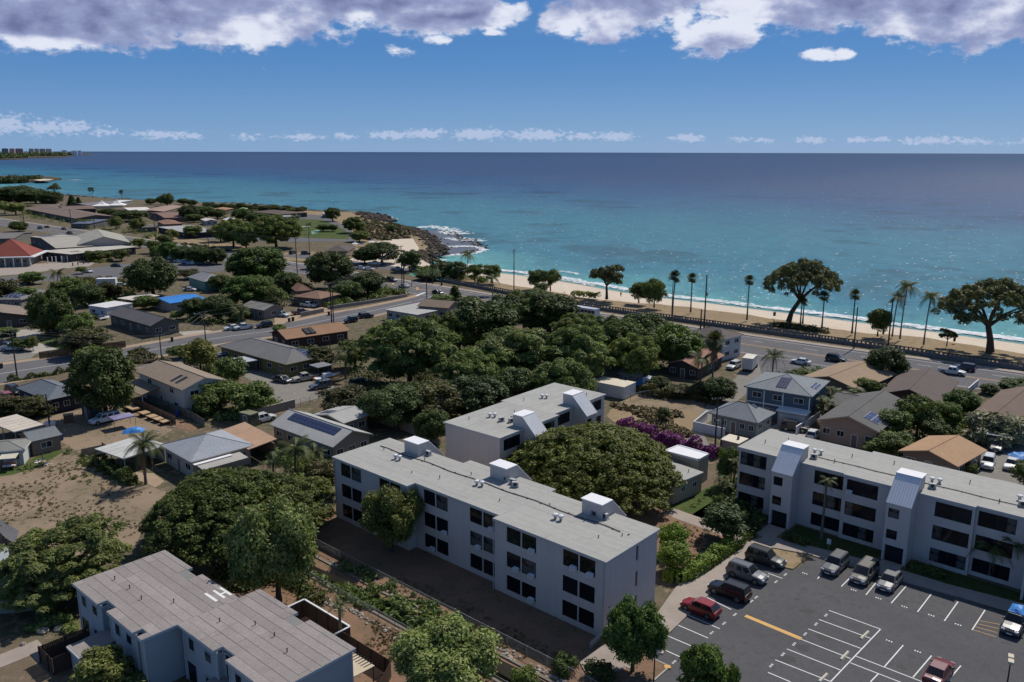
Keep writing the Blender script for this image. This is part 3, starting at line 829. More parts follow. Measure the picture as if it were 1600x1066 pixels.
for i, (x, y) in enumerate(((6.8, 4.8), (7.5, 4.9), (20.8, 5.6), (21.5, 5.8), (33.8, 4.5), (34.5, 4.6))):
    link('roof_vent', VENT, ra, (x, y, HZ + .01))
for x, y in ((3, 6), (10, 7), (12, 3), (18, 7.5), (26, 4), (31, 7), (38, 7.3), (40, 4), (41.6, 6), (24, 8.8), (16, 4), (36.5, 6.2)):
    link('vent_pipe', PIPE, ra, (x, y, HZ + .01), 0, (1, 1, rng.uniform(.4, 1)))
for x_, y_ in ((14.62, 1.2), (28.5, .2), (43.35, .22), (.12, -.08)):
    b = MB(); b.cyl(x_, y_, 0, HZ - .3, .05, APTTRIM, 6); obj('downpipe', b, ra)
cd = MB(); pts = [(1.5, 6.6, HZ + .1)] + [(x, 6.6 + .15 * math.sin(x * .7), HZ + .1) for x in range(3, 43, 2)]
cd.tube(pts, .05, DARKMETAL, 5)
for x in range(2, 43, 2): cd.box(x - .06, x + .06, 6.45, 6.75, HZ, HZ + .1, DARKMETAL)
obj('roof_conduit', cd, ra)
def condenser(root, x, y, z, k=0):
    b = MB(); b.box(-.4, .4, -.2, .2, .08, .66, mat('unit_grey', (.42, .42, .41), .6, .1)); b.tube([(0, -.212, .38), (0, -.2, .38)], [.22, .22], DARKMETAL, 12); b.box(-.5, .5, -.3, .3, 0, .08, CONC)
    obj('condenser', b, root, (x, y, z), k)
for x, y, k in ((9.0, 8.6, 0), (22.6, 8.9, .2), (23.8, 8.8, .1), (36.6, 8.0, 0), (37.8, 8.2, 0), (24.6, 8.3, .6)): condenser(ra, x, y, HZ + .02, k)
# --- block C: by the car park
rc = thing('apartment_building', 'white three storey apartment building with sloped stair tower roofs, facing the car park', 'apartment building', OCC, SITE)
fc = [(0, .3), (14.35, .3), (14.35, 0), (29.3, 0), (29.3, .55), (43.9, .55), (43.9, 10.6), (29.4, 10.6), (29.4, 10.5), (14.8, 10.5), (14.8, 9.9), (0, 9.9)]
hc = {0: [], 2: [], 4: []}
for z0, z1 in ((.5, 2.2), (3.3, 5.1), (6.2, 8.05)):
    hc[0] += [(.25, 4.0, z0, z1), (10.55, 14.3, z0, z1)]
    hc[2] += [(14.8 - 14.35, 18.6 - 14.35, z0, z1), (25.1 - 14.35, 29.0 - 14.35, z0, z1)]
    hc[4] += [(29.55 - 29.3, 33.4 - 29.3, z0, z1), (39.7 - 29.3, 43.5 - 29.3, z0, z1)]
obj('wall', poly_walls(fc, hc), rc)
for k, l in hc.items():
    for h in l: window(rc, fc[k], fc[k + 1], h, .12, 4, DARKMETAL, .05)
ac_unit(rc, fc[2], fc[3], .9, 6.5)
roof_slab(rc, 0, 14.35, .3, 9.9, HZ); roof_slab(rc, 14.55, 29.1, 0, 10.5, HZ + .012); roof_slab(rc, 29.4, 43.9, .55, 10.6, HZ)
for x, y in ((5.95, .3), (20.45, 0), (35.05, .55)):
    stair_tower(rc, Matrix.Translation((x, y, 0)))
for x, y in ((8.7, 4.6), (9.5, 4.8), (23.4, 4.4), (24.2, 4.6), (37.4, 4.5), (32.6, 5.4)): link('roof_vent', VENT, rc, (x, y, HZ + .01))
for x, y in ((2, 4), (4, 7), (12, 3), (13, 6.5), (18, 7.5), (27, 7), (31, 3), (33, 7)): link('vent_pipe', PIPE, rc, (x, y, HZ + .01))
cd = MB(); cd.tube([(x, 3.4 + .1 * math.sin(x), HZ + .1) for x in range(9, 43, 2)], .045, DARKMETAL, 5)
for x in range(9, 43, 2): cd.box(x - .05, x + .05, 3.25, 3.55, HZ, HZ + .1, DARKMETAL)
obj('roof_conduit', cd, rc)
for x, y in ((9.4, 2.6), (24.0, 2.3), (33.2, 3.6), (33.9, 4.2)): condenser(rc, x, y, HZ + .02, .3)
# --- block B: behind the umbrella tree
OB = Vector((-9.9, 118.3, 0)); BR = rad(-40.2)
rb_ = thing('apartment_building', 'grey roofed apartment block half hidden behind the big umbrella shaped tree', 'apartment building', OB, BR)
fb = [(0, 0), (10.7, 0), (10.7, 13.6), (9.8, 13.6), (9.8, 27.6), (-.6, 27.6), (-.6, 13.6), (0, 13.6)]
hb = {1: [], 3: []}
for z0, z1 in ((.6, 2.3), (3.4, 5.2), (6.3, 8.0)):
    hb[1] += [(.9, 4.6, z0, z1), (9.2, 12.8, z0, z1)]; hb[3] += [(.8, 4.4, z0, z1), (9.4, 13.2, z0, z1)]
obj('wall', poly_walls(fb, hb), rb_)
for k, l in hb.items():
    for h in l: window(rb_, fb[k], fb[k + 1], h, .12, 4, DARKMETAL, .05)
roof_slab(rb_, 0, 10.7, 0, 13.5, HZ, along='y'); roof_slab(rb_, -.6, 9.8, 13.75, 27.6, HZ + .012, along='y')
for y, x in ((5.4, 10.7), (18.9, 9.8)):
    stair_tower(rb_, Matrix.Translation((x, y, 0)) @ Matrix.Rotation(math.pi / 2, 4, 'Z'))
for x, y in ((3.5, 6), (4.1, 6.5), (3.4, 19), (4.0, 19.4)): link('roof_vent', VENT, rb_, (x, y, HZ + .01))
for x, y, k in ((7.6, 6.2, 1.2), (7.0, 7.4, 1.4), (7.7, 8.4, 1.5), (7.2, 21, 1.5), (6.2, 5.6, 1.2)): condenser(rb_, x, y, HZ + .02, k)
for x, y in ((2, 3), (5, 10), (8, 11), (2, 16), (6, 24), (8, 25)): link('vent_pipe', PIPE, rb_, (x, y, HZ + .01))

# --- block D: pale blue townhouses at the bottom
HD = 5.6
SIDING = mat('blue_siding', (.36, .385, .395), .75, .06, .4, .05)
DTRIM = mat('townhouse_trim', (.44, .47, .48), .7, .06)
DROOF = mat('roof_felt', (.27, .235, .22), .9, .14, .5, .24, objvar=.10)
def siding(mb, p0, p1, z0, z1, m, step=.22, holes=()):
    p0, p1 = Vector((p0[0], p0[1], 0)), Vector((p1[0], p1[1], 0)); L = (p1 - p0).length; d = (p1 - p0) / L; o = Vector((d.y, -d.x, 0))
    n = int((z1 - z0) / step)
    for i in range(n):
        za, zb = z0 + i * step, min(z1, z0 + (i + 1) * step)
        segs = [(0, L)]
        for a, b, c, e in holes:
            if c < (za + zb) / 2 < e:
                segs = [s for u, v in segs for s in ((u, min(v, a)), (max(u, b), v)) if s[1] - s[0] > .01]
        for u, v in segs:
            q = [p0 + d * u, p0 + d * v]
            mb.poly([q[0] + o * .03 + Vector((0, 0, za)), q[1] + o * .03 + Vector((0, 0, za)), q[1] + Vector((0, 0, zb)), q[0] + Vector((0, 0, zb))], m)
            mb.poly([q[0] + Vector((0, 0, za)), q[1] + Vector((0, 0, za)), q[1] + o * .03 + Vector((0, 0, za)), q[0] + o * .03 + Vector((0, 0, za))], m)
rd = thing('townhouse_row', 'pale blue two storey townhouses with flat brown felt roof, below the brown lot', 'townhouse', OD, SITE)
def town_unit(x0, y0, depth, L, notches, back):
    pts = [(x0, y0)]
    for a, b in notches: pts += [(a, y0), (a, y0 + .6), (b, y0 + .6), (b, y0)]
    pts += [(x0 + L, y0), (x0 + L, y0 + depth), (x0, y0 + depth)]
    mb = MB(); n = len(pts); wins = []
    for i in range(n):
        a, b = pts[i], pts[(i + 1) % n]
        hs = []
        LL = math.dist(a, b)
        if i < n - 3 and abs(a[1] - b[1]) < .01 and a[0] < b[0]:
            if a[1] > y0 + .1: hs = [(.35, LL - .35, 2.6, 5.2), (.5, LL - .5, .1, 2.1)]
            elif LL > 3: hs = [(.9, 2.0, 3.5, 4.8), (.5, 1.9, .1, 2.1), (LL - 2.2, LL - 1.0, 3.6, 4.7), (LL - 2.4, LL - .8, .9, 2.0)]
        elif i == n - 2 - 0 and False: pass
        (siding)(mb, a, b, -.1, HD - .2, SIDING, .22, hs)
        for h in hs: wins.append((a, b, h))
    obj('wall', mb, rd)
    for a, b, h in wins: window(rd, a, b, h, -.02, 1, DTRIM if h[2] > .5 else DARKMETAL, .07)
    tr = MB(); tr.box(-.08, .08, -.08, .08, 0, HD - .28, DTRIM); tr = tr.data('corner_trim')
    for p in pts: link('corner_trim', tr, rd, (p[0], p[1], 0))
    fp = [(x0 - .3, y0 - .35)]
    for a, b in notches: fp += [(a, y0 - .35), (a, y0 + .6), (b, y0 + .6), (b, y0 - .35)]
    fp += [(x0 + L + .3, y0 - .35), (x0 + L + .3, y0 + depth + .3)]
    for a, b in back: fp += [(b, y0 + depth + .3), (b, y0 + depth - .3), (a, y0 + depth - .3), (a, y0 + depth + .3)]
    fp += [(x0 - .3, y0 + depth + .3)]
    bmr = bmesh.new()
    vv = [bmr.verts.new((p[0], p[1], HD - .26)) for p in fp]
    bmesh.ops.triangle_fill(bmr, use_beauty=True, edges=[bmr.edges.new((vv[i], vv[(i + 1) % len(vv)])) for i in range(len(vv))])
    for v_ in bmesh.ops.extrude_face_region(bmr, geom=bmr.faces[:])['geom']:
        if isinstance(v_, bmesh.types.BMVert): v_.co.z = HD
    bmesh.ops.recalc_face_normals(bmr, faces=bmr.faces)
    rme = bpy.data.meshes.new('roof'); bmr.to_mesh(rme); bmr.free(); rme.materials.append(DTRIM)
    ro = link('roof', rme, rd)
    # felt laid in strips along the row, each in lengths
    u_ = MB(); u_.box(x0 - .25, x0 + L + .25, y0 + .62, y0 + depth - .32, HD, HD + .006, ROOFSTAIN); obj('underlay', u_, ro)
    nn_ = int(depth - .9); ed = [y0 - .35] + [y0 + .6 + (depth - .9) * i / nn_ for i in range(nn_ + 1)] + [y0 + depth + .28]
    for j in range(len(ed) - 1):
        ya, yb = ed[j], ed[j + 1]
        xa, xb = x0 - .28, x0 + L + .28
        cuts = sorted([xa] + [xa + (xb - xa) * rng.random() for _ in range(2)] + [xb])
        spans = list(zip(cuts, cuts[1:]))
        out = []
        for u, v in spans:
            segs = [(u, v)]
            if j == 0:
                for a, b in notches: segs = [s_ for p, q in segs for s_ in ((p, min(q, a)), (max(p, b), q)) if s_[1] - s_[0] > .05]
            if yb > y0 + depth - .35:
                for a, b in back: segs = [s_ for p, q in segs for s_ in ((p, min(q, a)), (max(p, b), q)) if s_[1] - s_[0] > .05]
            out += segs
        for u, v in out:
            if v - u < .1: continue
            b = MB(); zt = rng.uniform(.02, .035)
            b.box(u + .012, v - .012, ya + .028, yb - .028, HD - .01, HD + zt, DROOF); obj('roof_strip', b, ro)
    for k in range(4):
        link('vent_pipe', PIPE, rd, (x0 + L * (.15 + .2 * k), y0 + depth * rng.uniform(.3, .6), HD + .02), 0, (1, 1, .8))
town_unit(0, .35, 9.0, 14.4, [(5.6, 7.6), (13.0, 13.9)], [(5.7, 7.7)])
town_unit(15.0, 3.75, 7.9, 14.6, [(21.0, 23.0)], [(21.2, 23.1)])
mk = MB()   # white letters painted on the roof: I H
Z = HD + .040
mk.poly([(11.5, 7.75, Z), (13.7, 7.75, Z), (13.7, 8.05, Z), (11.5, 8.05, Z)], LINEWHITE)
for q in ((11.6, 13.7, 8.6, 8.85), (11.6, 13.7, 9.3, 9.55), (12.65, 12.9, 8.85, 9.3)): mk.poly([(q[0], q[2], Z), (q[1], q[2], Z), (q[1], q[3], Z), (q[0], q[3], Z)], LINEWHITE)
obj('roof_lettering', mk, rd)
# patio enclosures, lean-to roofs
BROWNFENCE = mat('brown_fence', (.075, .048, .036), .85, .15, .6, .12)
def board_fence(name, label, pts, h, m, cap=None, post=2.0, bw=.15, cat='fence', z=0, group=None):
    r = thing(name, label, cat, pts[0], 0, group)
    o0 = Vector(pts[0])
    bd, pm, cm = MB(), MB(), MB()
    cache = {}
    for a, b in zip(pts, pts[1:]):
        a, b = Vector(a) - o0, Vector(b) - o0; a.z = b.z = 0; L = (b - a).length; d = (b - a) / L; n = Vector((-d.y, d.x, 0)); k = max(1, int(L / bw))
        for i in range(k):
            p, q = a + d * (L * i / k + .008), a + d * (L * (i + 1) / k - .008); hh = h + rng.uniform(-.015, .015); oo = n * rng.uniform(0, .012)
            bd.hexa([p + oo, q + oo, q + oo + n * .025, p + oo + n * .025], [v + Vector((0, 0, hh)) for v in (p + oo, q + oo, q + oo + n * .025, p + oo + n * .025)], m)
        for i in range(int(L / post) + 1):
            p = a + d * min(L, i * post) - n * .06
            link('post', POSTM(m, h), r, p)
        if cap:
            cm.hexa([a - n * .08 + Vector((0, 0, h + .02)), b - n * .08 + Vector((0, 0, h + .02)), b + n * .1 + Vector((0, 0, h + .02)), a + n * .1 + Vector((0, 0, h + .02))],
                    [a - n * .08 + Vector((0, 0, h + .1)), b - n * .08 + Vector((0, 0, h + .1)), b + n * .1 + Vector((0, 0, h + .1)), a + n * .1 + Vector((0, 0, h + .1))], cap)
    o = obj('boards', bd, r); o['kind'] = 'stuff'
    if cap: obj('cap_rail', cm, r)
    return r
_PM = {}
def POSTM(m, h):
    k = (m.name, round(h, 2))
    if k not in _PM:
        b = MB(); b.box(-.05, .05, -.05, .05, 0, h + .05, m); _PM[k] = b.data('post')
    return _PM[k]
D_ = lambda a, b, z=0: site(OD, a, b, z)
board_fence('patio_fence', 'dark brown board patio fence beside the small lean-to of the blue townhouses', [D_(2.2, -.05), D_(2.2, -4.4), D_(5.2, -4.4), D_(5.2, -2.4)], 1.75, BROWNFENCE)
board_fence('patio_fence', 'brown board patio fence with white top rail behind the felt roof', [D_(14.2, 12.6), D_(14.2, 17.3), D_(21.9, 17.3), D_(21.9, 14)], 1.9, BROWNFENCE, WHITE)
board_fence('patio_fence', 'low dark patio fence among the shrubs below the blue townhouses', [D_(9.6, -.1), D_(9.6, -2.6), D_(12.2, -2.6)], 1.5, BROWNFENCE)
board_fence('patio_fence', 'long dark brown board fence below the pale lean-to deck', [D_(22.1, 16.5), D_(29, 16.5), D_(31.5, 12.5), D_(31.5, 2)], 1.7, BROWNFENCE)
def leanto(a0, a1, b0, b1, z0, z1, m, nm='lean_to'):
    s = MB(); s.hexa([(a0, b0, z0), (a1, b0, z0), (a1, b1, z1), (a0, b1, z1)], [(a0, b0, z0 + .1), (a1, b0, z0 + .1), (a1, b1, z1 + .1), (a0, b1, z1 + .1)], m)
    o = obj(nm, s, rd)
    f = MB(); f.box(a0 - .05, a1 + .05, b0 - .06, b0, z0 - .12, z0 + .12, DTRIM); f.box(a0 - .06, a0, b0, b1, z0 - .1, z0 + .14, DTRIM); obj('fascia', f, o)
    w = MB(); w.box(a0 + .15, a1 - .15, b0 + .2, max(b1, b0 + .3) - .1, 0, z0 - .02, SIDING); obj('lean_to_wall', w, o)
leanto(5.4, 8.2, -3.0, .9, 2.3, 2.6, DROOF)
leanto(20.3, 23.4, 1.2, 4.2, 2.3, 2.6, DROOF)
dk = thing('patio_deck', 'pale timber patio awning with dark battens at the corner of the blue townhouses', 'awning', D_(26.1, 12.0), SITE)
b = MB(); b.hexa([(0, 0, 2.4), (3.2, 0, 2.4), (3.2, 2.4, 2.3), (0, 2.4, 2.3)], [(0, 0, 2.48), (3.2, 0, 2.48), (3.2, 2.4, 2.38), (0, 2.4, 2.38)], mat('pale_ply', (.50, .42, .31), .85, .15, .6)); obj('roof', b, dk)
for i in range(7): b = MB(); b.box(.3 + .4 * i, .36 + .4 * i, 1.5, 2.6, 2.40, 2.46, DARKMETAL); obj('batten', b, dk)
for p in ((.1, 2.3), (3.1, 2.3)): b = MB(); b.cyl(p[0], p[1], 0, 2.35, .05, DARKMETAL, 6); obj('post', b, dk)
sheet('garden_path', [D_(-2.2, -3.2, 0), D_(1.9, -3.2), D_(1.9, -4.6), D_(.2, -4.6), D_(.2, -12), D_(-2.2, -12)], WALK, .022)

# --- laundry block beside the courtyard
lx = gp([(1026, 795), (1047, 795), (1096, 768)], 0)
LA, LB, LC = G(1040, 764, 3.0), G(1054, 756.5, 3.0), G(1097, 738.5, 3.0)
dl = (LC - LB).normalized(); ll = thing('laundry_block', 'low cream block hut with grey flat roof and raised white roof by the umbrella tree', 'utility building', (LB.x, LB.y, 0), math.atan2(dl.y, dl.x))
CREAM = block_wall('block_wall_cream', (.40, .35, .28)); LW = (LC - LB).length
b = MB(); b.box(0, LW, 0, 9.0, -.1, 2.85, CREAM); obj('wall', b, ll)
roof_slab(ll, 0, LW, 0, 9.0, 3.05, oh=.2)
ui = ll.matrix_basis.inverted()
uq = [ui @ v for v in (G(1037, 703.5, 4.2), G(1092, 717.5, 4.2), G(1108.5, 708.5, 4.2), G(1060.5, 694.5, 4.2))]
ctr = sum(uq, Vector()) / 4
b = MB(); lo_ = [Vector((v.x, v.y, 0)).lerp(Vector((ctr.x, ctr.y, 0)), .03) for v in uq]; b.hexa([v + Vector((0, 0, -.1)) for v in lo_], [v + Vector((0, 0, 3.9)) for v in lo_], CREAM); obj('upper_wall', b, ll)
b = MB(); b.hexa([v - Vector((0, 0, .3)) for v in uq], [v - Vector((0, 0, .08)) for v in uq], RIBWHITE)
for k_ in range(4):
    a_, c_ = uq[k_], uq[(k_ + 1) % 4]; n_ = (ctr - (a_ + c_) / 2).normalized() * .22
    b.hexa([a_ - Vector((0, 0, .08)), c_ - Vector((0, 0, .08)), c_ + n_ - Vector((0, 0, .08)), a_ + n_ - Vector((0, 0, .08))], [a_, c_, c_ + n_, a_ + n_], WHITE)
obj('parapet_roof', b, ll)
b = MB(); b.box(-.05, 0.0, 1.0, 1.9, 0, 2.05, mat('brown_door', (.10, .07, .05))); b.box(-.08, -.05, 1.05, 1.1, .95, 1.05, STEEL); obj('door', b, ll)
for u in (2.2, 5.0): window(ll, (0, 9), (0, 0), (u, u + 1.3, 1.1, 2.1), -.02, 2)
for u in (1.5, 4.2): window(ll, (0, 0), (LW, 0), (u, u + 1.0, 1.3, 2.1), -.02, 2)
link('roof_vent', VENT, ll, (LW * .55, 5.5, 3.06)); link('vent_pipe', PIPE, ll, (LW * .75, 1.2, 3.06))

# ================================================================== CAR PARK
LOT = 'car_park'
lot = flat(LOT, [(985, 1066), (1014, 1022), (1102, 937), (1180, 861), (1206, 860), (1216, 887), (1240, 892), (1270, 871), (1400, 908), (1500, 936), (1600, 966), (1800, 1030), (1800, 1300), (900, 1300)], ASPHALT, .030)
MK = .036
def mark(a, b, w=.11, m=None, z=MK, name='parking_line'):
    a, b = G(*a), G(*b); d = (b - a).normalized(); n = Vector((-d.y, d.x, 0)) * w / 2
    mb = MB(); mb.poly([(v.x, v.y, z) for v in (a - n, b - n, b + n, a + n)], m or LINEWHITE)
    return obj(name, mb, lot)
Zq = lambda x, y: (1200 + x / 4, 800 + y / 4)
Z7 = lambda x, y: (800 + x / 4, 800 + y / 4)
for a, b in (((838, 812), (1055, 910)), ((915, 752), (1140, 848)), ((998, 692), (1225, 790)), ((1068, 632), (1298, 732)), ((1170, 512), (1370, 675)), ((1170, 512), (1370, 612))):
    if a == (1170, 512) and b == (1370, 675): continue
    mark(Z7(*a), Z7(*b))
for a, b in (((0, 385), (90, 417)), ((-110, 300), (32, 466)), ((520, 405), (458, 468)), ((690, 425), (612, 520)), ((865, 463), (770, 572)), ((1022, 512), (934, 627)), ((1187, 563), (1102, 683)), ((1356, 615), (1275, 740)), ((335, 385), (310, 420)),
             ((380, 617), (705, 735)), ((318, 674), (640, 792)), ((252, 733), (580, 855)), ((205, 797), (515, 918)), ((118, 858), (452, 990)), ((45, 926), (390, 1062)), ((0, 1005), (140, 1064)), ((705, 733), (390, 1064)),
             ((845, 835), (727, 970)), ((1022, 900), (906, 1036)), ((1205, 963), (1120, 1062)), ((548, 903), (965, 1064)), ((515, 945), (850, 1075)), ((688, 1015), (640, 1064))):
    if a == (-110, 300): continue
    mark(Zq(*a), Zq(*b))
for i in range(4): mark(Zq(1325 - 14 * i, 682 + 19 * i), Zq(1450 - 8 * i, 705 + 26 * i), .07, LINEYELLOW)
mark(Z7(1458, 650), Zq(208, 795), .55, LINEYELLOW, MK, 'yellow_line')
def stall_number(px, heading):
    c = G(*px); d = Vector((math.cos(heading), math.sin(heading), 0)); n = Vector((-d.y, d.x, 0)); mb = MB()
    for k in (-1, 0, 1):
        p = c + d * (k * .24)
        q = [p - d * .06 - n * .11, p + d * .06 - n * .11, p + d * .06 + n * .11, p - d * .06 + n * .11]
        mb.poly([(v.x, v.y, MK) for v in q], LINEWHITE)
    obj('stall_number', mb, lot)
hd1 = math.atan2(E2.y, E2.x)
for x, y in ((1013, 940), (1100, 880), (1248, 757), (1325, 698), (1393, 643), (1497, 560), (1526, 535)): stall_number(Z7(x, y), hd1)
for x, y in ((362, 647), (300, 703), (232, 765), (163, 828), (93, 892), (20, 962), (108, 393), (50, 438)): stall_number(Zq(x, y), hd1)
for x, y in ((230, 386), (535, 490), (690, 541), (852, 594), (1020, 648), (1188, 706), (757, 808), (935, 874)): stall_number(Zq(x, y), SITE)
sb = 0
for (a, b), lab in zip((((628, 750), (578, 798)), ((502, 876), (453, 928)), ((370, 1015), (318, 1066))), ('pale concrete wheel stop nearest the corner of the white bay lines', 'pale concrete wheel stop in the middle of the row of white bays', 'pale concrete wheel stop at the bottom edge of the car park')):
    p, q = G(*Zq(*a)), G(*Zq(*b)); d = (q - p); L = d.length
    mb = MB(); mb.hexa([(0, -.14, 0), (L, -.14, 0), (L, .14, 0), (0, .14, 0)], [(.05, -.08, .13), (L - .05, -.08, .13), (L - .05, .08, .13), (.05, .08, .13)], mat('wheel_stop', (.55, .50, .40), .9, .1))
    tag(obj('wheel_stop', mb, None, (p.x, p.y, .037), math.atan2(d.y, d.x)), lab, 'wheel stop', 'wheel stops in the car park')
# oil stains
STAIN = mat('oil_stain', (.028, .028, .030), .7, .3, 1.5)
for x, y, s in ((240, 620, .8), (210, 845, 1.0), (120, 925, .9), (350, 785, .9), (897, 903, .5), (830, 970, .5), (760, 805, .4), (180, 545, .4), (525, 580, .3), (1000, 800, .0)):
    if not s: continue
    c = G(*Zq(x, y)); mb = MB(); r = random.Random(x)
    mb.poly([(c.x + math.cos(t * math.tau / 12) * s * r.uniform(.5, 1.2), c.y + math.sin(t * math.tau / 12) * s * r.uniform(.4, .9), MK - .002) for t in range(12)], STAIN)
    obj('oil_stain', mb, lot)
# sidewalks with kerbs
def raised(name, px, m, h=.13):
    mb = MB(); p = gp(px)
    a = sum(p[i].x * p[(i + 1) % len(p)].y - p[(i + 1) % len(p)].x * p[i].y for i in range(len(p)))
    if a < 0: p = p[::-1]
    mb.prism(p, -.05, h, m); return struct(name, mb)
raised('sidewalk', [(1014, 1021), (1024, 964), (1054, 921), (1064, 912), (1154, 846), (1172, 848), (1180, 860), (1102, 936)], WALK)
raised('sidewalk', [(1180, 859), (1172, 847), (1200, 838), (1280, 858), (1375, 882), (1480, 914), (1600, 945), (1800, 1000), (1800, 1028), (1600, 964), (1500, 934.5), (1400, 906.5), (1270, 869.5), (1268, 868), (1207, 857), (1196, 862)], WALK, .125)
raised('planter', [(1207, 858.5), (1266, 869.5), (1239, 890.5), (1218, 886)], DRYGRASS, .12)
raised('sidewalk', [(905, 1035), (945, 1008), (1000, 1020), (985, 1045), (920, 1062)], WALK, .12)
raised('planter', [(948, 1036), (998, 1022), (1044, 1043), (1018, 1066), (1005, 1085), (930, 1085)], REDDIRT, .11)
kb = MB()
for a, b, m in (((998, 1021), (1046, 1043), CONC), ((1046, 1043), (1016, 1070), CONC)):
    a, b = G(*a), G(*b); d = (b - a).normalized(); n = Vector((-d.y, d.x, 0)) * .08
    kb.hexa([a - n, b - n, b + n, a + n], [v + Vector((0, 0, .15)) for v in (a - n, b - n, b + n, a + n)], m)
a = G(1040, 1041); b = G(1046, 1043.3); kb.box(b.x - .5, b.x + .1, b.y - .3, b.y + .2, 0, .155, LINEYELLOW)
struct('kerb', kb)
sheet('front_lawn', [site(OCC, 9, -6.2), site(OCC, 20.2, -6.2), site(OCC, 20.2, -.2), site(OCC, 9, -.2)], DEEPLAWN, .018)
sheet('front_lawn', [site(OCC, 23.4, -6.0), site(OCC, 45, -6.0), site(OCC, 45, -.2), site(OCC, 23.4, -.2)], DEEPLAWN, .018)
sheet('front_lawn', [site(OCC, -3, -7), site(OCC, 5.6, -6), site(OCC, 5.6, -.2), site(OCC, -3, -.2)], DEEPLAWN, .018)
for xx in (6.1, 20.6):
    sheet('entry_path', [site(OCC, xx, -6.4), site(OCC, xx + 2.4, -6.4), site(OCC, xx + 2.4, -2.3), site(OCC, xx, -2.3)], WALK, .022)

# ================================================================== HOUSES
SOLAR = mat('solar_cells', (.035, .045, .105), .22, .1, .8, .05, spec=.6)
SOLARF = mat('solar_frame', (.45, .46, .48), .4, .03)
SOLARF2 = mat('solar_frame_dark', (.06, .062, .07), .4, .03)
_sp = {}
def solar_mesh(w, h, fr):
    k = (round(w, 2), round(h, 2), fr.name)
    if k not in _sp:
        b = MB(); b.box(0, w, 0, h, .05, .09, fr)
        b.poly([(.05, .05, .105), (w - .05, .05, .105), (w - .05, h - .05, .105), (.05, h - .05, .105)], SOLAR)
        _sp[k] = b.data('solar_panel')
    return _sp[k]
_dm = MB(); _dm.box(-.45, .45, -.05, .03, 0, 2.05, mat('house_door', (.16, .12, .10), .6, .1)); _dm.box(-.53, -.45, -.07, .03, 0, 2.1, TRIM); _dm.box(.45, .53, -.07, .03, 0, 2.1, TRIM); _dm.box(-.45, .45, -.07, .03, 2.05, 2.13, TRIM)
DOOR = _dm.data('door')
_dh = MB(); _dh.tube([(.34, -.1, 1.0), (.34, -.04, 1.0)], .035, STEEL, 8); HANDLE = _dh.data('handle')

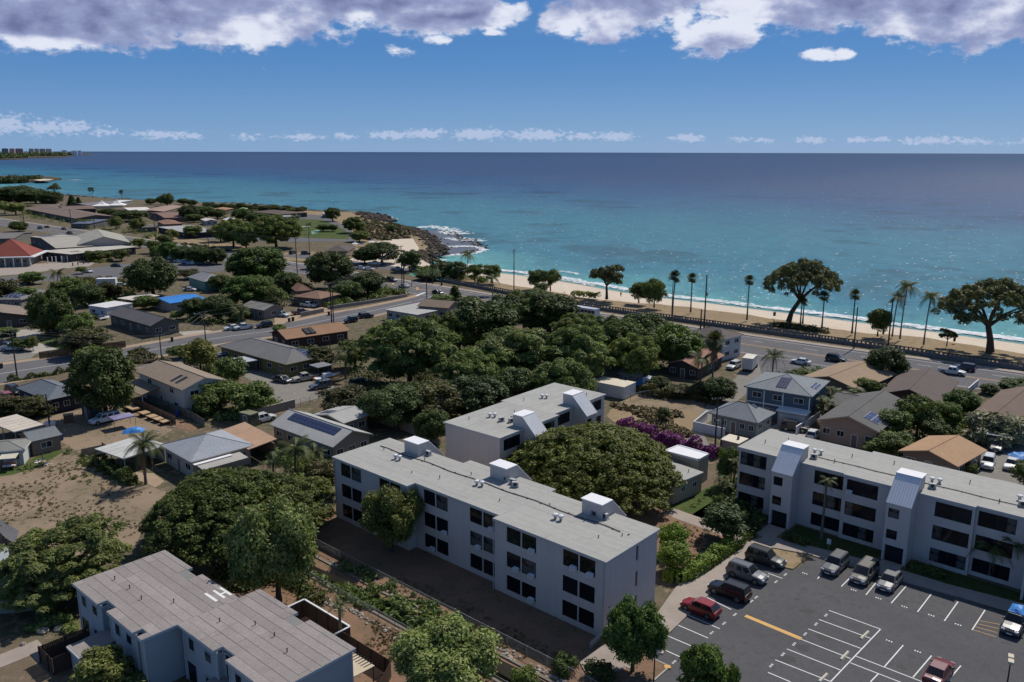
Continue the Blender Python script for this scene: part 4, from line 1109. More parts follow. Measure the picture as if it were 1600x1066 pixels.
def house(name, label, A, B, C, eave=2.7, rise=1.2, roof='hip', axis=0, wall=(.4, .36, .3), rc=(.2, .19, .18), oh=.45, wins=(2, 2, 0, 1), door=0,
          cat='house', group=None, floors=1, solar=None, shingle=True, open_sides=False, base=0.0, wh=1.05, roofs=None, chim=False):
    """A left, B nearest, C right eave corner in the photograph"""
    pa, pb, pc = G(A[0], A[1], eave), G(B[0], B[1], eave), G(C[0], C[1], eave)
    # squared up: average the two edge directions
    d1 = (pb - pa); d2 = (pc - pb)
    a1 = math.atan2(d1.y, d1.x); a2 = math.atan2(d2.y, d2.x) - math.pi / 2
    df = (a2 - a1 + math.pi) % math.tau - math.pi
    l1, l2 = d1.length, d2.length
    a = a1 + df * (l2 / (l1 + l2))
    if abs(df) > .5: a = a1 if l1 > l2 else a2
    ex = Vector((math.cos(a), math.sin(a), 0)); ey = Vector((-ex.y, ex.x, 0))
    W, D = max(2.0, d1.dot(ex)), max(2.0, d2.dot(ey))
    o = pb - ex * W
    root = thing(name, label, cat, (o.x, o.y, 0), a, group)
    root['W'], root['D'] = W, D
    wm, rm = wall_mat(wall), roof_mat(rc, shingle)
    x0, x1, y0, y1 = oh, W - oh, oh, D - oh
    fp = [(x0, y0), (x1, y0), (x1, y1), (x0, y1)]
    w = MB()
    if open_sides:
        w.box(x0, x1, y1 - .12, y1, 0, eave, wm)
        obj('wall', w, root)
        for p in fp[:2] + [((x0 + x1) / 2, y0)]:
            q = MB(); q.box(p[0] - .06, p[0] + .06, p[1] - .06, p[1] + .06, 0, eave, wm); obj('post', q, root)
    else:
        w.prism(fp, -.1, eave, wm)
    t = .14
    rmb = MB()
    fas = MB()
    if roof == 'flat':
        rmb.box(0, W, 0, D, eave, eave + .18, rm)
        obj('roof', rmb, root)
        n = max(2, int(W / 1.4))
        if W < 40:
            sm_ = MB()
            for i in range(1, n): sm_.box(W * i / n - .03, W * i / n + .03, .02, D - .02, eave + .18, eave + .215, rm)
            obj('roof_seam', sm_, root)
    elif roof == 'shed':
        rmb.hexa([(0, 0, eave), (W, 0, eave), (W, D, eave + rise), (0, D, eave + rise)], [(0, 0, eave + t), (W, 0, eave + t), (W, D, eave + rise + t), (0, D, eave + rise + t)], rm)
        obj('roof', rmb, root)
        w.hexa([(x0, y0, eave), (x1, y0, eave), (x1, y1, eave), (x0, y1, eave)], [(x0, y0, eave + rise * y0 / D), (x1, y0, eave + rise * y0 / D), (x1, y1, eave + rise * y1 / D), (x0, y1, eave + rise * y1 / D)], wm)
    elif roof == 'gable':
        if axis == 0:
            P = lambda u, v, z: (u, v, z); LU, LV = W, D
        else:
            P = lambda u, v, z: (v, u, z); LU, LV = D, W
        q = [(0, 0), (LU, 0)]
        for s in (0, 1):
            va, vb = (0, LV / 2) if s == 0 else (LV, LV / 2)
            za, zb = eave, eave + rise
            lo = [P(0, va, za), P(LU, va, za), P(LU, vb, zb), P(0, vb, zb)]
            rmb.hexa(lo, [(p[0], p[1], p[2] + t) for p in lo], rm)
        r_ = obj('roof', rmb, root)
        rg = MB(); rg.tube([P(-.02, LV / 2, eave + rise + t), P(LU + .02, LV / 2, eave + rise + t)], .09, rm, 6); obj('ridge_cap', rg, r_)
        if not open_sides:
            k = oh / (LV / 2) * rise
            for u in ((oh, LU - oh)):
                pts = [P(u, oh, eave), P(u, LV - oh, eave), P(u, LV / 2, eave + rise - .01)]
                w.poly(pts, wm)
            w.poly([P(oh, oh, eave), P(LU - oh, oh, eave), P(LU - oh, oh, eave + k), P(oh, oh, eave + k)], wm)
            w.poly([P(oh, LV - oh, eave), P(LU - oh, LV - oh, eave), P(LU - oh, LV - oh, eave + k), P(oh, LV - oh, eave + k)], wm)
        fm = MB()                                   # barge and fascia boards
        for u in (0, LU):
            for va in (0, LV):
                a_, b_ = P(u, va, eave), P(u, LV / 2, eave + rise)
                du = .03 if u else -.03
                e = P(du, 0, 0)
                fm.hexa([(a_[0], a_[1], a_[2] - .1), (b_[0], b_[1], b_[2] - .1), (b_[0] + e[0], b_[1] + e[1], b_[2] - .1), (a_[0] + e[0], a_[1] + e[1], a_[2] - .1)],
                        [(a_[0], a_[1], a_[2] + t - .03), (b_[0], b_[1], b_[2] + t - .03), (b_[0] + e[0], b_[1] + e[1], b_[2] + t - .03), (a_[0] + e[0], a_[1] + e[1], a_[2] + t - .03)], wall_mat(tuple(min(.7, c * 1.15) for c in wall)))
        obj('bargeboard', fm, r_)
    else:                                           # hip
        if W >= D: r0, r1 = (D / 2, D / 2), (W - D / 2, D / 2)
        else: r0, r1 = (W / 2, W / 2), (W / 2, D - W / 2)
        z = eave + t; zr = eave + rise + t
        vs = [(0, 0, eave), (W, 0, eave), (W, D, eave), (0, D, eave), (0, 0, z), (W, 0, z), (W, D, z), (0, D, z), (r0[0], r0[1], zr), (r1[0], r1[1], zr)]
        fs = [(3, 2, 1, 0), (0, 1, 5, 4), (1, 2, 6, 5), (2, 3, 7, 6), (3, 0, 4, 7)]
        fs += [(4, 5, 9, 8), (5, 6, 9), (6, 7, 8, 9), (7, 4, 8)] if W >= D else [(4, 5, 8), (5, 6, 9, 8), (6, 7, 9), (7, 4, 8, 9)]
        rmb.mesh(vs, fs, rm); r_ = obj('roof', rmb, root)
        rg = MB()
        cn = [vs[4], vs[5], vs[6], vs[7]]
        ap = [8, 9, 9, 8] if W >= D else [8, 8, 9, 9]
        for c, k in zip(cn, ap): rg.tube([c, vs[k]], .07, rm, 5)
        rg.tube([vs[8], (vs[9][0] + .01, vs[9][1], vs[9][2])], .08, rm, 5); obj('ridge_cap', rg, r_)
        fm = MB()
        for (p, q, ox, oy) in ((vs[0], vs[1], 0, -.03), (vs[1], vs[2], .03, 0), (vs[3], vs[0], -.03, 0)):
            fm.hexa([(p[0], p[1], eave - .06), (q[0], q[1], eave - .06), (q[0] + ox, q[1] + oy, eave - .06), (p[0] + ox, p[1] + oy, eave - .06)],
                    [(p[0], p[1], eave + t - .02), (q[0], q[1], eave + t - .02), (q[0] + ox, q[1] + oy, eave + t - .02), (p[0] + ox, p[1] + oy, eave + t - .02)], wall_mat(tuple(min(.7, c * 1.15) for c in wall)))
        obj('fascia', fm, r_)
    if not open_sides:
        obj('wall', w, root)
        sides = [(fp[0], fp[1]), (fp[1], fp[2]), (fp[2], fp[3]), (fp[3], fp[0])]
        fh = eave / floors
        for si, n in enumerate(wins):
            p, q = sides[si]; L = math.dist(p, q)
            for fl in range(floors):
                has_door = (si == door and fl == 0)
                m = n + (1 if has_door else 0)
                if not m: continue
                for i in range(m):
                    s = L * (i + .5) / m
                    if has_door and i == m // 2:
                        d = (Vector(q) - Vector(p)) / L
                        dd = link('door', DOOR, root, (p[0] + d.x * s, p[1] + d.y * s, 0), math.atan2(d.y, d.x)); link('handle', HANDLE, dd)
                        continue
                    ww = min(1.7, L / m * .55); zc = fl * fh + fh * .38
                    window(root, p, q, (s - ww / 2, s + ww / 2, zc, zc + wh), -.02, 2)
    if solar:
        for (u0, u1, v0, v1, nx, ny, fr) in solar:       # on the slope, fractions of W and D
            for i in range(nx):
                for j in range(ny):
                    xa, xb = (u0 + (u1 - u0) * i / nx) * W, (u0 + (u1 - u0) * (i + 1) / nx) * W
                    ya, yb = (v0 + (v1 - v0) * j / ny) * D, (v0 + (v1 - v0) * (j + 1) / ny) * D
                    xc, yc = (xa + xb) / 2, (ya + yb) / 2
                    def zr_(x, y):
                        if roof == 'flat': return eave + .18
                        if roof == 'shed': return eave + rise * y / D + t
                        if roof == 'gable': return eave + t + rise * (1 - abs(2 * (y / D if axis == 0 else x / W) - 1))
                        h = min(W, D) / 2
                        return eave + t + rise * min(1, min(x, W - x, y, D - y) / h)
                    e = .1; gx, gy = (zr_(xc + e, yc) - zr_(xc - e, yc)) / (2 * e), (zr_(xc, yc + e) - zr_(xc, yc - e)) / (2 * e)
                    sx, sy = math.hypot(1, gx), math.hypot(1, gy)
                    me = solar_mesh((xb - xa) * sx - .05, (yb - ya) * sy - .05, fr)
                    ob = link('solar_panel', me, root, (xa, ya, zr_(xc, yc) - gx * (xc - xa) - gy * (yc - ya)))
                    X_ = Vector((1, 0, gx)).normalized(); Z_ = Vector((-gx, -gy, 1)).normalized(); Y_ = Z_.cross(X_)
                    ob.rotation_euler = Matrix((X_, Y_, Z_)).transposed().to_euler()
    return root
SF, SD = SOLARF, SOLARF2
hs = {}
hs['navy'] = house('house', 'navy blue walled house under a blue grey roof, beside the red jeep', (28, 606), (74, 627), (133, 613), 2.9, 1.5, 'hip', 0, (.028, .034, .052), (.135, .15, .175), wins=(1, 3, 0, 0))
hs['cream'] = house('house', 'two storey cream house with a rusty tan gable roof and skylights', (214, 581), (284, 611), (356, 595), 5.0, 1.5, 'gable', 0, (.52, .48, .41), (.25, .195, .145), .5, (2, 2, 0, 1), floors=2)
w_, d_ = hs['cream']['W'], hs['cream']['D']
for u in (.66, .76):
    b = MB(); z0 = 5.0 + 1.5 * .3; b.hexa([(w_ * u, d_ * .1, 5.25), (w_ * u + .9, d_ * .1, 5.25), (w_ * u + .9, d_ * .34, 5.25 + .78), (w_ * u, d_ * .34, 5.25 + .78)], [(w_ * u, d_ * .1, 5.48), (w_ * u + .9, d_ * .1, 5.48), (w_ * u + .9, d_ * .34, 5.48 + .8), (w_ * u, d_ * .34, 5.48 + .8)], DARKMETAL); obj('skylight', b, hs['cream'])
b = MB(); b.hexa([(-2, -3.2, 2.7), (w_ * .48, -3.2, 2.7), (w_ * .48, .4, 3.5), (-2, .4, 3.5)], [(-2, -3.2, 2.84), (w_ * .48, -3.2, 2.84), (w_ * .48, .4, 3.64), (-2, .4, 3.64)], roof_mat((.25, .195, .145))); obj('porch_roof', b, hs['cream'])
for i in range(3): b = MB(); b.box(-1.8 + i * (w_ * .48 + 1.5) / 2, -1.68 + i * (w_ * .48 + 1.5) / 2, -3.0, -2.88, 0, 2.7, TRIM); obj('porch_post', b, hs['cream'])
hs['slate'] = house('house', 'green grey house with a long charcoal gable roof on the corner of the side street', (168, 491.5), (235, 510.5), (283, 503), 3.0, 1.7, 'gable', 0, (.10, .105, .095), (.105, .10, .105), .5, (4, 2, 0, 0))
house('storage_shed', 'long white flat roofed shed behind the charcoal gable house', (138, 478), (166, 482), (207, 474.5), 3.0, .3, 'flat', 0, (.55, .53, .52), (.62, .60, .59), .15, (1, 1, 0, 0), cat='shed', shingle=False)
hs['brown'] = house('house', 'brown roofed house with a dark open garage behind the mango tree', (-45, 506), (50, 494), (44, 478), 2.8, 1.8, 'gable', 1, (.09, .075, .065), (.22, .175, .14), .6, (3, 1, 0, 0))
house('house', 'low grey hip roofed house with solar panels near the edge of the school lot', (10, 463), (33, 469), (80, 455), 2.7, 1.4, 'hip', 0, (.22, .2, .18), (.17, .165, .165), .5, (2, 2, 0, 0), solar=[(.15, .85, .08, .30, 5, 2, SF)])
house('house', 'house covered by a bright blue tarpaulin roof', (243, 466.5), (266, 475), (317, 466), 2.6, .7, 'gable', 1, (.3, .28, .25), (.035, .19, .52), .3, (1, 2, 0, 0), shingle=False)
house('shade_roof', 'flat white patio roof left of the blue tarpaulin, among shrubs', (188, 466), (206, 470), (246, 462), 2.4, .3, 'flat', 0, (.4, .38, .35), (.58, .52, .47), .2, (0, 0, 0, 0), door=9, cat='shed', shingle=False, open_sides=True)
house('house', 'small teal walled house with grey hip roof beside the big round tree', (293, 433), (319, 441), (357, 437), 3.2, 2.0, 'hip', 0, (.16, .31, .28), (.24, .24, .25), .45, (2, 2, 0, 0))
hs['olive'] = house('house', 'olive walled house with long grey roof and a bright solar array', (341, 541), (447, 571), (512, 556), 3.0, 1.7, 'hip', 0, (.19, .155, .06), (.155, .15, .15), .6, (5, 3, 0, 0), solar=[(.72, .96, .56, .86, 6, 2, SF)])
hs['brownroof'] = house('house', 'dark walled house under a ginger brown roof with two black roof panels', (417, 521), (447, 531.5), (549, 518), 2.8, 1.5, 'gable', 1, (.06, .035, .028), (.27, .155, .09), .5, (1, 4, 0, 1))
w_, d_ = hs['brownroof']['W'], hs['brownroof']['D']
for v in (.34, .42): b = MB(); b.hexa([(w_ * .62, d_ * v, 3.95), (w_ * .92, d_ * v, 3.2), (w_ * .92, d_ * (v + .065), 3.2), (w_ * .62, d_ * (v + .065), 3.95)], [(w_ * .62, d_ * v, 4.35), (w_ * .92, d_ * v, 3.55), (w_ * .92, d_ * (v + .065), 3.55), (w_ * .62, d_ * (v + .065), 4.35)], DARKMETAL); obj('solar_heater', b, hs['brownroof'])
house('house', 'reddish brown hip roofed house across the side street behind parked cars', (463, 462), (500, 468), (524, 459), 2.7, 1.5, 'hip', 0, (.12, .09, .075), (.21, .125, .085), .5, (3, 1, 0, 0))
house('house', 'reddish roofed house half hidden between two dark mango trees', (440, 441), (462, 456), (480, 449), 2.7, 1.6, 'hip', 0, (.1, .07, .06), (.19, .105, .075), .5, (2, 1, 0, 0))
house('house', 'small grey roofed house under the trees at the side street', (383, 478), (412, 486), (440, 479), 2.7, 1.2, 'gable', 0, (.2, .18, .16), (.20, .19, .175), .4, (2, 1, 0, 0))
house('house', 'long low house with a pale grey flat roof near the street corner', (604, 484), (652, 493), (712, 479), 2.8, .3, 'flat', 0, (.35, .33, .3), (.40, .385, .36), .4, (3, 2, 0, 0), shingle=False)
house('house', 'brown gable roof rising behind the pale flat roof by the highway', (656, 477), (700, 482.5), (713, 474), 3.6, 1.4, 'gable', 0, (.25, .2, .17), (.20, .145, .11), .4, (2, 1, 0, 0))
hs['solarrow'] = house('house', 'light grey gable house with a long row of blue solar panels, beside the white suv', (420, 664.5), (520, 700.5), (584, 680), 2.8, 1.7, 'gable', 0, (.22, .205, .165), (.35, .345, .33), .5, (4, 3, 0, 0), solar=[(.13, .87, .26, .46, 12, 2, SD)])
house('house', 'light grey roofed wing with a small solar array, behind the long solar roof', (486, 649.5), (537, 663), (581, 649), 2.8, .8, 'gable', 1, (.22, .205, .165), (.36, .355, .34), .5, (1, 2, 0, 0), solar=[(.12, .46, .12, .42, 4, 2, SF)])
hs['white2'] = house('house', 'two storey white house with a dark brown hip roof at the highway edge', (1077, 519.5), (1131, 531.5), (1158.5, 523), 5.2, 1.6, 'hip', 0, (.52, .50, .48), (.12, .098, .09), .5, (2, 2, 0, 1), floors=2)
house('house', 'low dark house under a rust red roof behind the fan palm', (1040, 569), (1092, 577.5), (1132, 556), 2.6, 1.3, 'gable', 1, (.06, .05, .045), (.27, .145, .10), .5, (2, 1, 0, 0))
house('shed', 'old grey roofed shed among trees behind the white container', (964, 584.5), (990, 588.5), (1009, 580), 2.4, .8, 'gable', 0, (.2, .18, .16), (.30, .29, .28), .3, (0, 1, 0, 0))
house('shed', 'small white utility shed beside the blue sheet', (1008, 592.3), (1017, 594.3), (1025.5, 590.5), 2.3, .25, 'flat', 0, (.56, .58, .6), (.45, .5, .54), .1, (0, 0, 0, 0), cat='shed', shingle=False)
hs['blue2'] = house('house', 'two storey slate blue house with white trim and dark solar panels', (1161, 605.5), (1269, 621.5), (1301, 597), 5.5, 1.9, 'hip', 0, (.085, .115, .14), (.21, .225, .235), .5, (3, 1, 0, 1), floors=2, solar=[(.44, .60, .10, .38, 4, 2, SD), (.87, .97, .36, .64, 2, 3, SF)])
w_, d_ = hs['blue2']['W'], hs['blue2']['D']
b = MB(); b.box(w_ * .58, w_ * .97, -2.2, .5, 0, 2.7, wall_mat((.30, .30, .31))); b.box(w_ * .55, w_ * .99, -2.35, .5, 2.7, 2.85, TRIM)
g = obj('garage', b, hs['blue2'])
for k in range(4): b = MB(); b.box(w_ * .6, w_ * .95, -2.25, -2.2, .12 + k * .55, .62 + k * .55, wall_mat((.42, .42, .43))); obj('garage_panel', b, g)
tr = MB()
for u in (.5 / w_, .3, .58, 1 - .5 / w_): tr.box(w_ * u - .09, w_ * u + .09, .4, .5, 0, 5.4, TRIM)
tr.box(.5, w_ - .5, .42, .5, 2.72, 2.95, TRIM); obj('trim_board', tr, hs['blue2'])
house('house', 'low grey hip roofed house with white windows behind the white fence', (1103, 647.5), (1184, 662.5), (1219.5, 647.5), 2.8, 1.9, 'hip', 0, (.20, .205, .205), (.20, .215, .23), .5, (4, 2, 0, 0), solar=[(.56, .76, .55, .78, 4, 2, SD)])
house('house', 'long tan brown gable roof beside the highway, behind the slate blue house', (1255, 588.5), (1343, 611.5), (1387, 582), 2.7, 1.6, 'gable', 1, (.16, .12, .09), (.29, .205, .135), .5, (2, 2, 0, 0))
house('house', 'house with a broad chocolate brown gable roof by the highway', (1366, 620), (1470, 633), (1514, 599), 2.8, 1.9, 'gable', 1, (.055, .042, .036), (.115, .09, .08), .6, (2, 2, 0, 0))
hs['tan'] = house('house', 'tan walled house with charcoal gable roof and one solar array', (1279, 655), (1374, 677), (1417, 631.5), 3.4, 1.7, 'gable', 1, (.34, .235, .17), (.12, .115, .11), .5, (3, 1, 0, 1), solar=[(.66, .90, .14, .34, 2, 2, SF)])
house('house', 'small charcoal roofed wing behind the tan walled house', (1290, 633), (1334, 641.5), (1366, 620), 2.8, 1.1, 'gable', 0, (.2, .15, .11), (.12, .115, .11), .4, (1, 0, 0, 0))
house('house', 'dark brown roofed house behind the silvery shrub', (1510, 652.5), (1603, 671), (1650, 625), 2.8, 1.9, 'gable', 1, (.08, .06, .05), (.165, .115, .088), .5, (1, 0, 0, 1))
house('house', 'low house under a bright tan orange roof, behind the apartment roof', (1408, 703), (1497, 731), (1531, 702), 2.6, 1.3, 'gable', 1, (.18, .14, .11), (.38, .235, .135), .6, (2, 2, 0, 0))
house('shed', 'open shed with a pale flat roof at the left edge of the brown field', (-25, 661), (22, 676.5), (71, 665.5), 2.6, .3, 'flat', 0, (.35, .3, .26), (.52, .455, .385), .3, (0, 0, 0, 0), cat='shed', shingle=False, open_sides=True)
house('shed', 'small brown walled shed with blue grey gable roof beside a pile of scrap', (29, 679), (47.5, 692), (96.5, 680.5), 2.4, .9, 'gable', 1, (.24, .165, .12), (.17, .18, .19), .25, (0, 1, 0, 0), cat='shed')
house('shed', 'white walled shed with low grey roof behind the canopy swing', (-45, 711), (38.5, 703.5), (16, 688), 2.5, .7, 'hip', 0, (.5, .5, .48), (.22, .215, .195), .4, (2, 0, 0, 0), cat='shed')
house('carport', 'flat pale grey carport roof behind the coconut palm', (159, 699.5), (193, 718.5), (254, 694.5), 2.6, .3, 'flat', 0, (.3, .28, .25), (.46, .455, .43), .3, (0, 0, 0, 0), cat='carport', shingle=False, open_sides=True)
hs['hipgrey'] = house('house', 'grey hip roofed house with a white roof strip beside the coconut palm', (245, 698), (298, 723.5), (400, 698), 2.9, 1.8, 'hip', 0, (.40, .36, .30), (.29, .31, .34), .5, (2, 3, 0, 0))
w_, d_ = hs['hipgrey']['W'], hs['hipgrey']['D']
b = MB(); b.hexa([(w_ + .1, d_ * .05, 2.5), (w_ + 2.8, d_ * .05, 2.3), (w_ + 2.8, d_ * .75, 2.3), (w_ + .1, d_ * .75, 2.5)], [(w_ + .1, d_ * .05, 2.62), (w_ + 2.8, d_ * .05, 2.42), (w_ + 2.8, d_ * .75, 2.42), (w_ + .1, d_ * .75, 2.62)], roof_mat((.36, .34, .31), False)); b.box(w_ + .15, w_ + .9, d_ * .02, d_ * .6, 2.66, 2.72, RIBWHITE); obj('porch_roof', b, hs['hipgrey'])
house('carport', 'orange tan sheet roof carport between the grey hip roof and the solar house', (338, 676), (388, 704), (434, 693), 2.7, .6, 'shed', 0, (.3, .22, .16), (.40, .255, .165), .3, (0, 0, 0, 0), cat='carport', shingle=False, open_sides=True)
house('shed', 'green metal storage shed beside the garden wall', (375, 645), (391, 650), (403, 645), 2.3, .25, 'flat', 0, (.075, .085, .05), (.19, .19, .12), .08, (0, 0, 0, 0), cat='shed', shingle=False)
house('shed', 'small dark gambrel garden shed beside the white camper pickup', (127, 632), (139, 641), (161, 636), 2.2, 1.0, 'gable', 1, (.06, .055, .06), (.05, .052, .06), .15, (0, 0, 0, 0), cat='shed')
# school and park buildings, and the far roofs
hs['red'] = house('school_hall', 'school hall with a steep red pyramid roof and white eaves', (-30, 402), (47.5, 400.5), (64, 392), 4.2, 6.4, 'hip', 0, (.27, .23, .19), (.22, .060, .044), 1.2, (5, 2, 0, 0), cat='school')
w_, d_ = hs['red']['W'], hs['red']['D']; b = MB(); b.box(-1.6, w_ + 1.6, -1.6, d_ + 1.6, 3.75, 4.18, TRIM); obj('eaves_band', b, hs['red'])
for i in range(7): b = MB(); b.box(w_ * i / 6 - .2, w_ * i / 6 + .2, -1.3, -.9, 0, 3.75, TRIM); obj('column', b, hs['red'])
hs['sch2'] = house('school_building', 'beige roofed school building with rooftop solar panels behind the red roof', (45, 370), (87, 388.5), (119, 375), 4.0, 2.0, 'gable', 1, (.10, .085, .08), (.35, .32, .275), .6, (3, 3, 0, 0), cat='school', solar=[(.05, .3, .2, .6, 4, 2, SF)])
hs['sch3'] = house('school_building', 'school building with a wide pale gable and tall dark glass front', (122, 384), (204, 379.5), (196, 366.5), 4.6, 3.4, 'gable', 1, (.33, .31, .28), (.31, .295, .25), .6, (6, 1, 0, 0), cat='school', wh=2.2)
house('school_gallery', 'low school gallery with flat pale roof and dark wall, in front of the glazed gable', (76, 392), (110, 398), (205, 385.5), 3.4, .3, 'flat', 0, (.055, .048, .055), (.50, .46, .40), .5, (1, 5, 0, 0), cat='school', shingle=False)
FAR = [
 ('long brown school roof beside the highway near the far bay', (37, 326), (118, 342), (160, 335), 3.0, 1.8, 'gable', 0, (.12, .09, .08), (.17, .125, .10)),
 ('dark brown low roof in the row behind the long brown school roof', (66, 322), (92, 326), (98, 319), 3.0, 1.6, 'gable', 0, (.1, .08, .07), (.17, .12, .10)),
 ('dark walled brown roofed hall left of the white tents', (95, 323), (100, 328), (149, 326), 3.4, 1.4, 'gable', 1, (.03, .028, .03), (.16, .11, .09)),
 ('wide bluish grey roof behind the white tents', (128, 319), (142, 322), (192, 317.5), 3.4, 1.6, 'gable', 1, (.1, .1, .1), (.17, .16, .18)),
 ('long flat white roof to the right of the white tents', (193, 325), (202, 330), (233, 326), 3.2, .3, 'flat', 0, (.12, .11, .1), (.62, .58, .54)),
 ('white flat roof beyond the tents close to the shore', (182, 314), (190, 316), (208, 313), 3.2, .3, 'flat', 0, (.2, .2, .2), (.60, .60, .60)),
 ('reddish brown low roofs between the white roof and the round trees', (233, 333), (257, 341), (287, 333), 3.0, 1.4, 'gable', 1, (.14, .10, .085), (.21, .13, .10)),
 ('tan brown roof behind the reddish brown roof', (233, 327), (256, 331), (288, 322.5), 3.4, 1.0, 'gable', 1, (.2, .15, .12), (.30, .21, .165)),
 ('orange brown pavilion roof standing among trees near the shore', (328, 328), (338, 331), (366, 326), 3.2, 1.4, 'hip', 0, (.12, .1, .08), (.30, .17, .095)),
 ('ginger roofed cottage next to the yellow green tree', (245, 346), (256, 351), (276, 346), 2.8, 1.4, 'hip', 0, (.14, .1, .08), (.25, .14, .09)),
 ('long black walled building with white roof edges behind the pale shrub', (246, 355), (292, 365), (322, 357), 3.0, .3, 'flat', 0, (.022, .022, .026), (.34, .33, .32)),
 ('white roofed cottage among trees beyond the black walled building', (313, 343), (321, 346), (334, 343), 2.8, .9, 'gable', 0, (.35, .33, .3), (.56, .50, .45)),
 ('white gable roof standing beside the park trees', (348, 343), (356, 347), (370, 343), 2.8, 1.2, 'gable', 0, (.35, .33, .3), (.58, .57, .56)),
 ('dark brown park pavilion at the end of the park lawn', (390, 331.5), (437, 335.5), (447, 330), 3.0, 1.6, 'hip', 0, (.06, .05, .045), (.115, .085, .07)),
 ('small grey shade roof beside the dark park pavilion', (434, 337), (441, 339.5), (457, 337), 2.6, .3, 'flat', 0, (.2, .2, .2), (.36, .35, .37)),
 ('beach restroom building with dark hip roof next to the beach car park', (515, 389), (543, 393), (556, 385.5), 3.0, 1.6, 'hip', 0, (.20, .155, .12), (.10, .08, .07)),
 ('grey roof at the highway behind the red pyramid roof', (-25, 369), (22, 373), (52, 363), 3.0, 1.3, 'gable', 0, (.14, .13, .12), (.16, .15, .14)),
 ('blue grey solar roof below the long brown school roof', (128, 347), (140, 350), (172, 345), 3.0, .8, 'shed', 0, (.1, .1, .1), (.10, .115, .17)),
 ('small dark roof among trees along the highway, right of the yellow trees', (215, 352), (222, 356), (240, 352), 2.8, 1.0, 'hip', 0, (.1, .09, .08), (.14, .12, .11)),
 ('brown roof beneath the far row of ironwoods', (285, 331), (296, 334), (318, 330), 2.8, 1.2, 'hip', 0, (.12, .1, .08), (.20, .14, .11)),
 ('pale green roofed hut near the shore trees', (372, 327), (378, 329), (388, 326), 2.8, 1.0, 'hip', 0, (.2, .22, .16), (.20, .32, .12)),
 ('small hut with a white roof on the park point', (503, 333), (506, 335), (510, 333), 2.6, .3, 'flat', 0, (.15, .14, .13), (.6, .6, .6)),
]
for l, A, B, C, ev, ri, ty, ax, wc, rcol in FAR:
    house('building', l, A, B, C, ev, ri, ty, ax, wc, rcol, .4, (3, 2, 0, 0), cat='building', shingle=ty != 'flat')
def tent(label, px, r, h, m, cat='tent'):
    c = G(*px); t = thing('tent', label, cat, c, .3)
    b = MB(); k = 4; ring = [(r * math.cos(math.tau * (i + .5) / k), r * math.sin(math.tau * (i + .5) / k)) for i in range(k)]
    prev = [(x, y, h * .48) for x, y in ring]
    for s, z in ((.45, .62), (.16, .82), (.02, 1.0)):
        cur = [(x * s, y * s, h * z) for x, y in ring]
        for i in range(k): b.poly([prev[i], prev[(i + 1) % k], cur[(i + 1) % k], cur[i]], m)
        prev = cur
    obj('canopy', b, t)
    for x, y in ring: q = MB(); q.cyl(x, y, 0, h * .48, .06 * r / 4, STEEL, 6); obj('pole', q, t)
TENTW = mat('tent_fabric', (.74, .71, .68), .8, .04)
tent('white peaked tent next to the dark walled hall, the one with a lower left peak', (160, 329), 9.5, 8.4, TENTW)
tent('white peaked tent next to the long flat white roof', (184, 328.5), 9.5, 9.0, TENTW)
tent('small white beach tent beside the restroom building', (555, 386), 2.2, 3.4, TENTW)
tent('small white beach tent on the sand right of the blue one', (581, 383), 2.4, 3.4, TENTW)
tent('small blue beach tent between two white ones', (565, 386), 2.2, 3.0, mat('tent_blue', (.04, .06, .16), .8))

# ---- white container, tarpaulin
pa, pb, pc = G(948, 602, 2.6), G(975.3, 605.5, 2.6), G(993.5, 597.5, 2.6)
an = ori(pb, pc) - math.pi / 2
ct = thing('shipping_container', 'white shipping container at the edge of the vacant lot', 'container', (pb.x, pb.y, 0), an)
b = MB(); L_, W_ = 7.5, (pc - pb).length; cw = mat('container_white', (.60, .60, .59), .6, .08); b.box(-L_, 0, 0, W_, .1, 2.55, cw)
for i in range(24): b.box(-L_ + .1 + i * .31, -L_ + .25 + i * .31, -.03, 0, .2, 2.45, cw)
for i in range(6): b.box(0, .03, .1 + i * W_ / 6, .22 + i * W_ / 6, .2, 2.45, cw)
obj('body', b, ct)
b = MB(); b.box(-L_ - .05, .05, -.05, W_ + .05, 2.55, 2.66, mat('cream_metal', (.60, .53, .42), .6)); obj('roof', b, ct)
b = MB(); b.box(-1.2, -.2, -.05, -.03, .2, 2.3, cw); b.tube([(-.7, -.07, .3), (-.7, -.07, 2.3)], .02, STEEL, 5); obj('door', b, ct)
TARP = mat('blue_tarp', (.05, .22, .55), .5, .12, 1.5, .1)
def tarp(label, px, w, d, h, m=None, cat='tarpaulin', rz=0.3):
    c = G(*px); r = random.Random(int(px[0])); b = MB(); n = 7
    g = [[Vector(((i / (n - 1) - .5) * w, (j / (n - 1) - .5) * d, max(.03, h * (1 - (2 * abs(i / (n - 1) - .5)) ** 3) * (1 - (2 * abs(j / (n - 1) - .5)) ** 3) * r.uniform(.6, 1.1)))) for j in range(n)] for i in range(n)]
    for i in range(n - 1):
        for j in range(n - 1): b.poly([g[i][j], g[i + 1][j], g[i + 1][j + 1], g[i][j + 1]], m or TARP)
    o = obj('tarpaulin', b, None, c, rz); tag(o, label, cat); return o
tarp('blue sheet over a heap beside the white container', (1000, 599), 4.5, 3.0, 1.1)
tarp('blue plastic sheet bundled on the ground beside the violet canopy', (209, 674), 3.6, 2.4, .8)
tarp('blue sheet on the ground behind the covered car', (1597, 712), 4, 3, .6)

